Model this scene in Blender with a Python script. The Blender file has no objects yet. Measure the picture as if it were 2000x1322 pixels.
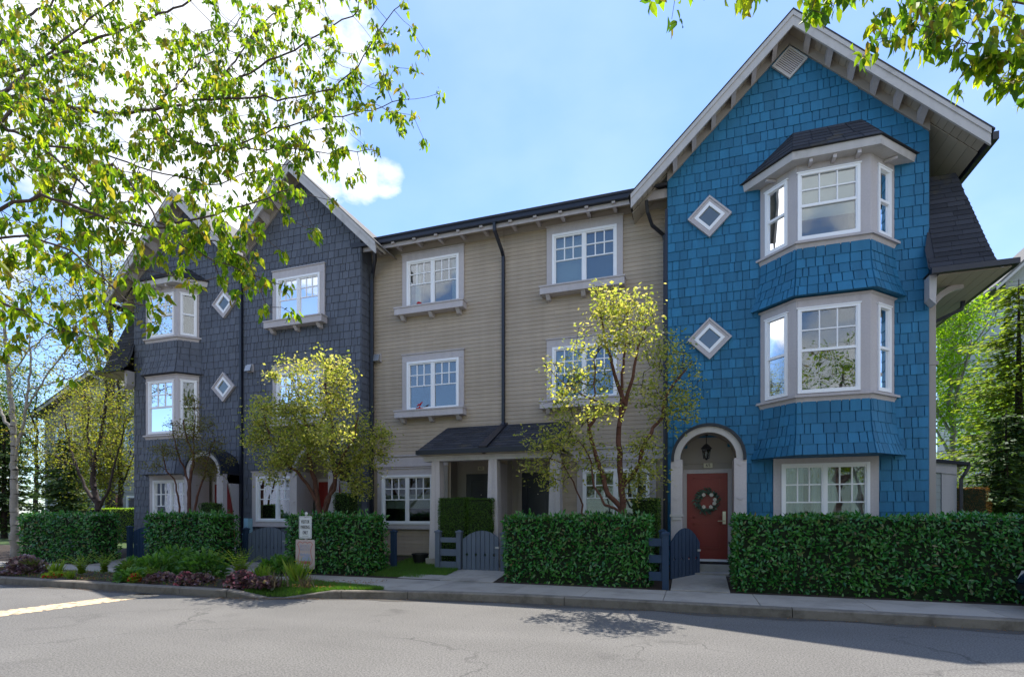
import bpy, math, random
import numpy as np
from math import sin, cos, tan, atan, radians, pi, sqrt
from mathutils import Vector, Matrix

random.seed(7)
RNG = np.random.default_rng(11)
SC = bpy.context.scene
COL = SC.collection

# ------------------------------------------------------------------ camera, sky, sun, exposure
F = 1050.0                      # focal length in photo pixels (2000 wide)
PH = atan(1050/3115)            # yaw between the view axis and the facade normal
EYE = 1.5
HY = 1003.0                     # photo row of the horizon
cam_d = bpy.data.cameras.new('camera')
cam_d.sensor_width = 36.0
cam_d.lens = F/2000*36.0
cam_d.shift_y = (HY-661)/2000.0
cam_d.clip_start = 0.05
cam_d.clip_end = 1500
cam = bpy.data.objects.new('camera', cam_d)
COL.objects.link(cam)
cam.location = (0, 0, EYE)
cam.rotation_euler = (pi/2, 0, PH)
SC.camera = cam

SUN = Vector((-0.73, 5.26, 11.4)).normalized()      # direction towards the sun
elev = math.asin(SUN.z)
azim = math.atan2(SUN.x, SUN.y)
sd = bpy.data.lights.new('sun', 'SUN')
sd.energy = 3.75
sd.angle = radians(0.5)
sd.color = (1.0, 0.95, 0.86)
so = bpy.data.objects.new('sun', sd)
COL.objects.link(so)
so.location = (0, 0, 30)
so.rotation_euler = SUN.to_track_quat('Z', 'Y').to_euler()

SC.view_settings.view_transform = 'Standard'
SC.view_settings.look = 'None'
SC.view_settings.gamma = 1
SC.view_settings.use_curve_mapping = False
SC.view_settings.exposure = 1.05

CR = Vector((cos(PH), sin(PH), 0))      # camera right
CF = Vector((-sin(PH), cos(PH), 0))     # camera forward (level)

def at(px, py, y):
    """photo pixel -> point on the vertical plane at distance y"""
    s = y*tan(atan((px-1000)/F)-PH)
    Z = -s*sin(PH)+y*cos(PH)
    return Vector((s, y, EYE+(HY-py)*Z/F))
def atZ(px, py, Z):
    """photo pixel -> point at depth Z from the camera"""
    p = CR*((px-1000)/F*Z)+CF*Z
    return Vector((p.x, p.y, EYE+(HY-py)*Z/F))
def ground(px, py, z=0.0):
    Z = (EYE-z)*F/(py-HY)
    return atZ(px, py, Z)

def build_world():
    w = bpy.data.worlds.new('World')
    SC.world = w
    w.use_nodes = True
    nt = w.node_tree
    nt.nodes.clear()
    N = nt.nodes.new; Lk = nt.links.new
    out = N('ShaderNodeOutputWorld'); bg = N('ShaderNodeBackground')
    sky = N('ShaderNodeTexSky'); sky.sky_type = 'NISHITA'; sky.sun_disc = False
    sky.sun_elevation = elev; sky.sun_rotation = azim
    sky.air_density = 1.0; sky.dust_density = 0.25; sky.ozone_density = 1.4
    tc = N('ShaderNodeTexCoord')
    # clouds: a few banks by direction, edges broken up with fractal noise
    nz = N('ShaderNodeTexNoise'); nz.inputs['Scale'].default_value = 3.4; nz.inputs['Detail'].default_value = 9; nz.inputs['Roughness'].default_value = 0.62
    mp = N('ShaderNodeMapping'); mp.inputs['Scale'].default_value = (1, 1, 1.7)
    Lk(tc.outputs['Generated'], mp.inputs['Vector']); Lk(mp.outputs['Vector'], nz.inputs['Vector'])
    acc = None
    banks = [((330, 120), .27, 1.0), ((560, 60), .19, .95), ((560, 220), .17, .95), ((640, 335), .06, .8), ((700, 340), .062, .9), ((755, 350), .048, .8),
             ((230, 330), .20, .8), ((100, 560), .14, .6), ((330, 400), .20, .9)]
    dirs = [((atZ(a, b, 1)-Vector((0, 0, EYE))).normalized(), r, g) for (a, b), r, g in banks]
    dirs += [(Vector(d).normalized(), r, 1.0) for d, r in
             [((.9, -.9, .5), .35), ((-1, -.2, .5), .3), ((1, .2, 1.3), .3), ((.35, -1, .2), .22)]]
    for c, r, g in dirs:
        d = N('ShaderNodeVectorMath'); d.operation = 'DISTANCE'
        Lk(tc.outputs['Generated'], d.inputs[0]); d.inputs[1].default_value = c
        m = N('ShaderNodeMapRange'); m.interpolation_type = 'SMOOTHSTEP'
        m.inputs['From Min'].default_value = r*1.25; m.inputs['From Max'].default_value = r*0.3
        m.inputs['To Min'].default_value = 0; m.inputs['To Max'].default_value = g
        Lk(d.outputs['Value'], m.inputs['Value'])
        if acc is None: acc = m.outputs['Result']
        else:
            x = N('ShaderNodeMath'); x.operation = 'MAXIMUM'
            Lk(acc, x.inputs[0]); Lk(m.outputs['Result'], x.inputs[1]); acc = x.outputs[0]
    # broken cloud, mostly out of view, added to brighten shaded fronts; clear above the houses
    nb = N('ShaderNodeTexNoise'); nb.inputs['Scale'].default_value = 1.7; nb.inputs['Detail'].default_value = 2
    mb = N('ShaderNodeMapping'); mb.inputs['Location'].default_value = (0, 0, 0); Lk(tc.outputs['Generated'], mb.inputs['Vector']); Lk(mb.outputs['Vector'], nb.inputs['Vector'])
    cb = N('ShaderNodeMapRange'); cb.interpolation_type = 'SMOOTHSTEP'
    cb.inputs['From Min'].default_value = .50; cb.inputs['From Max'].default_value = .62
    Lk(nb.outputs['Fac'], cb.inputs['Value'])
    clr = N('ShaderNodeVectorMath'); clr.operation = 'DISTANCE'; Lk(tc.outputs['Generated'], clr.inputs[0])
    clr.inputs[1].default_value = (atZ(1350, 300, 1)-Vector((0, 0, EYE))).normalized()
    cm = N('ShaderNodeMapRange'); cm.interpolation_type = 'SMOOTHSTEP'
    cm.inputs['From Min'].default_value = .85; cm.inputs['From Max'].default_value = 1.25
    Lk(clr.outputs['Value'], cm.inputs['Value'])
    cc = N('ShaderNodeMath'); cc.operation = 'MULTIPLY'; Lk(cb.outputs['Result'], cc.inputs[0]); Lk(cm.outputs['Result'], cc.inputs[1])
    xx = N('ShaderNodeMath'); xx.operation = 'MAXIMUM'; Lk(acc, xx.inputs[0]); Lk(cc.outputs[0], xx.inputs[1]); acc = xx.outputs[0]
    a = N('ShaderNodeMath'); a.operation = 'MULTIPLY_ADD'
    Lk(nz.outputs['Fac'], a.inputs[0]); a.inputs[1].default_value = 2.1; a.inputs[2].default_value = -1.26
    b = N('ShaderNodeMath'); b.operation = 'ADD'; Lk(a.outputs[0], b.inputs[0]); Lk(acc, b.inputs[1])
    f = N('ShaderNodeMapRange'); f.interpolation_type = 'SMOOTHSTEP'
    f.inputs['From Min'].default_value = 0.20; f.inputs['From Max'].default_value = 0.62
    f.inputs['To Max'].default_value = 0.96
    Lk(b.outputs[0], f.inputs['Value'])
    # thin veil of high cloud everywhere
    nz2 = N('ShaderNodeTexNoise'); nz2.inputs['Scale'].default_value = 1.6; nz2.inputs['Detail'].default_value = 6
    Lk(mp.outputs['Vector'], nz2.inputs['Vector'])
    v = N('ShaderNodeMapRange'); v.inputs['From Min'].default_value = .35; v.inputs['From Max'].default_value = .8
    v.inputs['To Min'].default_value = .0; v.inputs['To Max'].default_value = .20
    Lk(nz2.outputs['Fac'], v.inputs['Value'])
    mx = N('ShaderNodeMath'); mx.operation = 'MAXIMUM'; Lk(f.outputs['Result'], mx.inputs[0]); Lk(v.outputs['Result'], mx.inputs[1])
    # cloud shade
    nz3 = N('ShaderNodeTexNoise'); nz3.inputs['Scale'].default_value = 5; nz3.inputs['Detail'].default_value = 5
    Lk(mp.outputs['Vector'], nz3.inputs['Vector'])
    cr = N('ShaderNodeValToRGB'); cr.color_ramp.elements[0].color = (3.3, 3.6, 4.2, 1); cr.color_ramp.elements[1].color = (5.6, 5.6, 5.7, 1)
    cr.color_ramp.elements[0].position = .35; cr.color_ramp.elements[1].position = .6
    Lk(nz3.outputs['Fac'], cr.inputs['Fac'])
    lift = N('ShaderNodeMix'); lift.data_type = 'RGBA'; lift.blend_type = 'MULTIPLY'; lift.inputs[0].default_value = 1
    lift.inputs[7].default_value = SKYTINT
    Lk(sky.outputs['Color'], lift.inputs[6])
    mix = N('ShaderNodeMix'); mix.data_type = 'RGBA'
    Lk(mx.outputs[0], mix.inputs[0]); Lk(lift.outputs[2], mix.inputs[6]); Lk(cr.outputs['Color'], mix.inputs[7])
    Lk(mix.outputs[2], bg.inputs['Color'])
    bg.inputs['Strength'].default_value = 0.15
    Lk(bg.outputs[0], out.inputs['Surface'])
SKYTINT = (0.57, 0.71, 0.90, 1)
build_world()

# ------------------------------------------------------------------ materials
def newmat(name):
    m = bpy.data.materials.new(name); m.use_nodes = True
    nt = m.node_tree; nt.nodes.clear()
    return m, nt, nt.nodes.new, nt.links.new

def piece_random(nt):
    N, Lk = nt.nodes.new, nt.links.new
    oi = N('ShaderNodeObjectInfo'); g = N('ShaderNodeNewGeometry')
    a = N('ShaderNodeMath'); a.operation = 'ADD'
    Lk(oi.outputs['Random'], a.inputs[0]); Lk(g.outputs['Random Per Island'], a.inputs[1])
    f = N('ShaderNodeMath'); f.operation = 'FRACT'; Lk(a.outputs[0], f.inputs[0])
    return f.outputs[0]

def paint(name, rgb, rough=0.6, piece=0.0, blotch=0.10, bscale=1.2, grain=(0, 0, 0), bump=0.0, spec=0.35, metallic=0, dirt=None, streak=0):
    m, nt, N, Lk = newmat(name)
    out = N('ShaderNodeOutputMaterial'); p = N('ShaderNodeBsdfPrincipled')
    p.inputs['Roughness'].default_value = rough
    p.inputs['Specular IOR Level'].default_value = spec
    p.inputs['Metallic'].default_value = metallic
    g = N('ShaderNodeNewGeometry')
    nz = N('ShaderNodeTexNoise'); nz.inputs['Scale'].default_value = bscale; nz.inputs['Detail'].default_value = 6
    Lk(g.outputs['Position'], nz.inputs['Vector'])
    val = N('ShaderNodeMath'); val.operation = 'MULTIPLY_ADD'
    Lk(nz.outputs['Fac'], val.inputs[0]); val.inputs[1].default_value = 2*blotch; val.inputs[2].default_value = 1-blotch
    v = val.outputs[0]
    if piece:
        pr = piece_random(nt)
        q = N('ShaderNodeMath'); q.operation = 'MULTIPLY_ADD'
        Lk(pr, q.inputs[0]); q.inputs[1].default_value = 2*piece; q.inputs[2].default_value = 1-piece
        t = N('ShaderNodeMath'); t.operation = 'MULTIPLY'; Lk(v, t.inputs[0]); Lk(q.outputs[0], t.inputs[1]); v = t.outputs[0]
    if streak:
        sm = N('ShaderNodeMapping'); sm.inputs['Scale'].default_value = (7, 7, .35)
        Lk(g.outputs['Position'], sm.inputs['Vector'])
        sn = N('ShaderNodeTexNoise'); sn.inputs['Scale'].default_value = 1; sn.inputs['Detail'].default_value = 5
        Lk(sm.outputs['Vector'], sn.inputs['Vector'])
        s1 = N('ShaderNodeMath'); s1.operation = 'MULTIPLY_ADD'; Lk(sn.outputs['Fac'], s1.inputs[0]); s1.inputs[1].default_value = 2*streak; s1.inputs[2].default_value = 1-streak
        s2 = N('ShaderNodeMath'); s2.operation = 'MULTIPLY'; Lk(v, s2.inputs[0]); Lk(s1.outputs[0], s2.inputs[1]); v = s2.outputs[0]
    if any(grain):
        mp = N('ShaderNodeMapping'); mp.inputs['Scale'].default_value = grain
        Lk(g.outputs['Position'], mp.inputs['Vector'])
        gn = N('ShaderNodeTexNoise'); gn.inputs['Scale'].default_value = 1; gn.inputs['Detail'].default_value = 3
        Lk(mp.outputs['Vector'], gn.inputs['Vector'])
        t2 = N('ShaderNodeMath'); t2.operation = 'MULTIPLY_ADD'
        Lk(gn.outputs['Fac'], t2.inputs[0]); t2.inputs[1].default_value = .24; t2.inputs[2].default_value = .88
        t = N('ShaderNodeMath'); t.operation = 'MULTIPLY'; Lk(v, t.inputs[0]); Lk(t2.outputs[0], t.inputs[1]); v = t.outputs[0]
        if bump:
            b = N('ShaderNodeBump'); b.inputs['Strength'].default_value = bump; b.inputs['Distance'].default_value = .004
            Lk(gn.outputs['Fac'], b.inputs['Height']); Lk(b.outputs['Normal'], p.inputs['Normal'])
    mul = N('ShaderNodeVectorMath'); mul.operation = 'SCALE'
    mul.inputs[0].default_value = rgb; Lk(v, mul.inputs['Scale'])
    colr = mul.outputs[0]
    if dirt:
        dcol, dscale, lo, hi = dirt
        dn = N('ShaderNodeTexNoise'); dn.inputs['Scale'].default_value = dscale; dn.inputs['Detail'].default_value = 8; dn.inputs['Roughness'].default_value = .65
        Lk(g.outputs['Position'], dn.inputs['Vector'])
        mr = N('ShaderNodeMapRange'); mr.inputs['From Min'].default_value = lo; mr.inputs['From Max'].default_value = hi
        Lk(dn.outputs['Fac'], mr.inputs['Value'])
        mx = N('ShaderNodeMix'); mx.data_type = 'RGBA'; Lk(mr.outputs['Result'], mx.inputs[0]); Lk(colr, mx.inputs[6]); mx.inputs[7].default_value = (*dcol, 1)
        colr = mx.outputs[2]
    Lk(colr, p.inputs['Base Color']); Lk(p.outputs[0], out.inputs['Surface'])
    return m

def leafmat(name, stops, trans=0.45, rough=0.45, spec=0.4, tcol=1.0, tint=(1.15, 1.15, .5), patch=None):
    """stops: colours picked leaf by leaf"""
    m, nt, N, Lk = newmat(name)
    out = N('ShaderNodeOutputMaterial'); p = N('ShaderNodeBsdfPrincipled')
    p.inputs['Roughness'].default_value = rough; p.inputs['Specular IOR Level'].default_value = spec
    pr = piece_random(nt)
    cr = N('ShaderNodeValToRGB'); els = cr.color_ramp.elements
    while len(els) < len(stops): els.new(0.5)
    for i, c in enumerate(stops):
        els[i].position = i/(len(stops)-1); els[i].color = (*c, 1)
    Lk(pr, cr.inputs['Fac']); Lk(cr.outputs['Color'], p.inputs['Base Color'])
    if patch:       # browned or fresher areas of the whole plant
        g = N('ShaderNodeNewGeometry')
        for (pc, sc_, lo, hi, off) in patch:
            pn = N('ShaderNodeTexNoise'); pn.inputs['Scale'].default_value = sc_; pn.inputs['Detail'].default_value = 5
            pm = N('ShaderNodeMapping'); pm.inputs['Location'].default_value = (off, off*.7, 0); Lk(g.outputs['Position'], pm.inputs['Vector']); Lk(pm.outputs['Vector'], pn.inputs['Vector'])
            pmr = N('ShaderNodeMapRange'); pmr.inputs['From Min'].default_value = lo; pmr.inputs['From Max'].default_value = hi; pmr.inputs['To Max'].default_value = .8; Lk(pn.outputs['Fac'], pmr.inputs['Value'])
            px_ = N('ShaderNodeMix'); px_.data_type = 'RGBA'; Lk(pmr.outputs['Result'], px_.inputs[0]); src = p.inputs['Base Color'].links[0].from_socket
            Lk(src, px_.inputs[6]); px_.inputs[7].default_value = (*pc, 1); Lk(px_.outputs[2], p.inputs['Base Color'])
    t = N('ShaderNodeBsdfTranslucent')
    mm = N('ShaderNodeMix'); mm.data_type = 'RGBA'; mm.blend_type = 'MULTIPLY'; mm.inputs[0].default_value = 1
    Lk(cr.outputs['Color'], mm.inputs[6]); mm.inputs[7].default_value = (tint[0]*tcol*2, tint[1]*tcol*2, tint[2]*tcol*2, 1)
    Lk(mm.outputs[2], t.inputs['Color'])
    ms = N('ShaderNodeMixShader'); ms.inputs[0].default_value = trans
    Lk(p.outputs[0], ms.inputs[1]); Lk(t.outputs[0], ms.inputs[2]); Lk(ms.outputs[0], out.inputs['Surface'])
    return m

def glassmat():
    m, nt, N, Lk = newmat('window_glass')
    out = N('ShaderNodeOutputMaterial')
    tr = N('ShaderNodeBsdfTransparent'); tr.inputs['Color'].default_value = (.80, .86, .86, 1)
    gl = N('ShaderNodeBsdfGlossy'); gl.inputs['Roughness'].default_value = .015; gl.inputs['Color'].default_value = (.95, .97, 1, 1)
    g = N('ShaderNodeNewGeometry'); nz = N('ShaderNodeTexNoise'); nz.inputs['Scale'].default_value = 2.2; nz.inputs['Detail'].default_value = 1
    Lk(g.outputs['Position'], nz.inputs['Vector'])
    b = N('ShaderNodeBump'); b.inputs['Strength'].default_value = .12; b.inputs['Distance'].default_value = .02
    Lk(nz.outputs['Fac'], b.inputs['Height']); Lk(b.outputs['Normal'], gl.inputs['Normal'])
    fr = N('ShaderNodeFresnel'); fr.inputs['IOR'].default_value = 1.5
    mr = N('ShaderNodeMath'); mr.operation = 'MULTIPLY_ADD'; mr.use_clamp = True
    Lk(fr.outputs[0], mr.inputs[0]); mr.inputs[1].default_value = 1.2; mr.inputs[2].default_value = .07
    ms = N('ShaderNodeMixShader'); Lk(mr.outputs[0], ms.inputs[0]); Lk(tr.outputs[0], ms.inputs[1]); Lk(gl.outputs[0], ms.inputs[2])
    Lk(ms.outputs[0], out.inputs['Surface'])
    return m

def asphalt(name, c0, c1, mark=0):
    m, nt, N, Lk = newmat(name)
    out = N('ShaderNodeOutputMaterial'); p = N('ShaderNodeBsdfPrincipled'); p.inputs['Roughness'].default_value = .82
    p.inputs['Specular IOR Level'].default_value = .3
    g = N('ShaderNodeNewGeometry')
    n1 = N('ShaderNodeTexNoise'); n1.inputs['Scale'].default_value = 52; n1.inputs['Detail'].default_value = 3; n1.inputs['Roughness'].default_value = .8
    n2 = N('ShaderNodeTexNoise'); n2.inputs['Scale'].default_value = .6; n2.inputs['Detail'].default_value = 7
    n3 = N('ShaderNodeTexVoronoi'); n3.inputs['Scale'].default_value = 42
    for n in (n1, n2, n3): Lk(g.outputs['Position'], n.inputs['Vector'])
    cr = N('ShaderNodeValToRGB'); e = cr.color_ramp.elements
    e[0].position = .36; e[0].color = (*[x*.48 for x in c0], 1); e[1].position = .66; e[1].color = (*[x*1.62 for x in c0], 1)
    Lk(n1.outputs['Fac'], cr.inputs['Fac'])
    # pale stones
    st = N('ShaderNodeMapRange'); st.inputs['From Min'].default_value = .24; st.inputs['From Max'].default_value = .10
    st.inputs['To Max'].default_value = .32
    Lk(n3.outputs['Distance'], st.inputs['Value'])
    rnd = N('ShaderNodeMath'); rnd.operation = 'GREATER_THAN'; rnd.inputs[1].default_value = .62
    sx = N('ShaderNodeSeparateColor'); Lk(n3.outputs['Color'], sx.inputs[0]); Lk(sx.outputs[0], rnd.inputs[0])
    ml = N('ShaderNodeMath'); ml.operation = 'MULTIPLY'; Lk(st.outputs[0], ml.inputs[0]); Lk(rnd.outputs[0], ml.inputs[1])
    mx = N('ShaderNodeMix'); mx.data_type = 'RGBA'; Lk(ml.outputs[0], mx.inputs[0]); Lk(cr.outputs['Color'], mx.inputs[6]); mx.inputs[7].default_value = (*c1, 1)
    bl = N('ShaderNodeMath'); bl.operation = 'MULTIPLY_ADD'; Lk(n2.outputs['Fac'], bl.inputs[0]); bl.inputs[1].default_value = .55; bl.inputs[2].default_value = .73
    # long worn wheel tracks along the road and fine cracks / tar streaks
    mp = N('ShaderNodeMapping'); mp.inputs['Scale'].default_value = (.12, 1.5, 1); Lk(g.outputs['Position'], mp.inputs['Vector'])
    n4 = N('ShaderNodeTexNoise'); n4.inputs['Scale'].default_value = 1; n4.inputs['Detail'].default_value = 4; Lk(mp.outputs['Vector'], n4.inputs['Vector'])
    b2 = N('ShaderNodeMath'); b2.operation = 'MULTIPLY_ADD'; Lk(n4.outputs['Fac'], b2.inputs[0]); b2.inputs[1].default_value = .3; b2.inputs[2].default_value = .85
    b3 = N('ShaderNodeMath'); b3.operation = 'MULTIPLY'; Lk(bl.outputs[0], b3.inputs[0]); Lk(b2.outputs[0], b3.inputs[1])
    sc = N('ShaderNodeVectorMath'); sc.operation = 'SCALE'; Lk(mx.outputs[2], sc.inputs[0]); Lk(b3.outputs[0], sc.inputs['Scale'])
    # hairline cracks, only in places, and darker oil / damp stains
    wob = N('ShaderNodeTexNoise'); wob.inputs['Scale'].default_value = 2.5; wob.inputs['Detail'].default_value = 6; Lk(g.outputs['Position'], wob.inputs['Vector'])
    wv = N('ShaderNodeVectorMath'); wv.operation = 'MULTIPLY_ADD'; Lk(wob.outputs['Color'], wv.inputs[0]); wv.inputs[1].default_value = (.9, .9, 0); Lk(g.outputs['Position'], wv.inputs[2])
    vc = N('ShaderNodeTexVoronoi'); vc.feature = 'DISTANCE_TO_EDGE'; vc.inputs['Scale'].default_value = .42; Lk(wv.outputs[0], vc.inputs['Vector'])
    ck = N('ShaderNodeMapRange'); ck.inputs['From Min'].default_value = .0; ck.inputs['From Max'].default_value = .011; ck.inputs['To Min'].default_value = 1; ck.inputs['To Max'].default_value = 0
    Lk(vc.outputs['Distance'], ck.inputs['Value'])
    where = N('ShaderNodeMapRange'); where.inputs['From Min'].default_value = .46; where.inputs['From Max'].default_value = .6; Lk(n2.outputs['Fac'], where.inputs['Value'])
    cm = N('ShaderNodeMath'); cm.operation = 'MULTIPLY'; Lk(ck.outputs[0], cm.inputs[0]); Lk(where.outputs[0], cm.inputs[1])
    n5 = N('ShaderNodeTexNoise'); n5.inputs['Scale'].default_value = 1.1; n5.inputs['Detail'].default_value = 3; Lk(wv.outputs[0], n5.inputs['Vector'])
    oil = N('ShaderNodeMapRange'); oil.inputs['From Min'].default_value = .63; oil.inputs['From Max'].default_value = .74; oil.inputs['To Max'].default_value = .42; Lk(n5.outputs['Fac'], oil.inputs['Value'])
    mm = N('ShaderNodeMath'); mm.operation = 'MAXIMUM'; mk = N('ShaderNodeMath'); mk.operation = 'MULTIPLY'; mk.inputs[1].default_value = .75; Lk(cm.outputs[0], mk.inputs[0]); Lk(mk.outputs[0], mm.inputs[0]); Lk(oil.outputs[0], mm.inputs[1])
    fin = N('ShaderNodeMix'); fin.data_type = 'RGBA'; Lk(mm.outputs[0], fin.inputs[0]); Lk(sc.outputs[0], fin.inputs[6]); fin.inputs[7].default_value = (.05, .047, .045, 1)
    Lk(fin.outputs[2], p.inputs['Base Color'])
    b = N('ShaderNodeBump'); b.inputs['Strength'].default_value = .6; b.inputs['Distance'].default_value = .006
    Lk(n1.outputs['Fac'], b.inputs['Height']); Lk(b.outputs['Normal'], p.inputs['Normal'])
    Lk(p.outputs[0], out.inputs['Surface'])
    return m

def worn_mark(name, rgb, base):
    m, nt, N, Lk = newmat(name)
    out = N('ShaderNodeOutputMaterial'); p = N('ShaderNodeBsdfPrincipled'); p.inputs['Roughness'].default_value = .75
    g = N('ShaderNodeNewGeometry')
    n = N('ShaderNodeTexNoise'); n.inputs['Scale'].default_value = 9; n.inputs['Detail'].default_value = 9; n.inputs['Roughness'].default_value = .75
    Lk(g.outputs['Position'], n.inputs['Vector'])
    cr = N('ShaderNodeValToRGB'); e = cr.color_ramp.elements
    e[0].position = .43; e[0].color = (*base, 1); e[1].position = .49; e[1].color = (*rgb, 1)
    Lk(n.outputs['Fac'], cr.inputs['Fac']); Lk(cr.outputs['Color'], p.inputs['Base Color']); Lk(p.outputs[0], out.inputs['Surface'])
    return m

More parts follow.
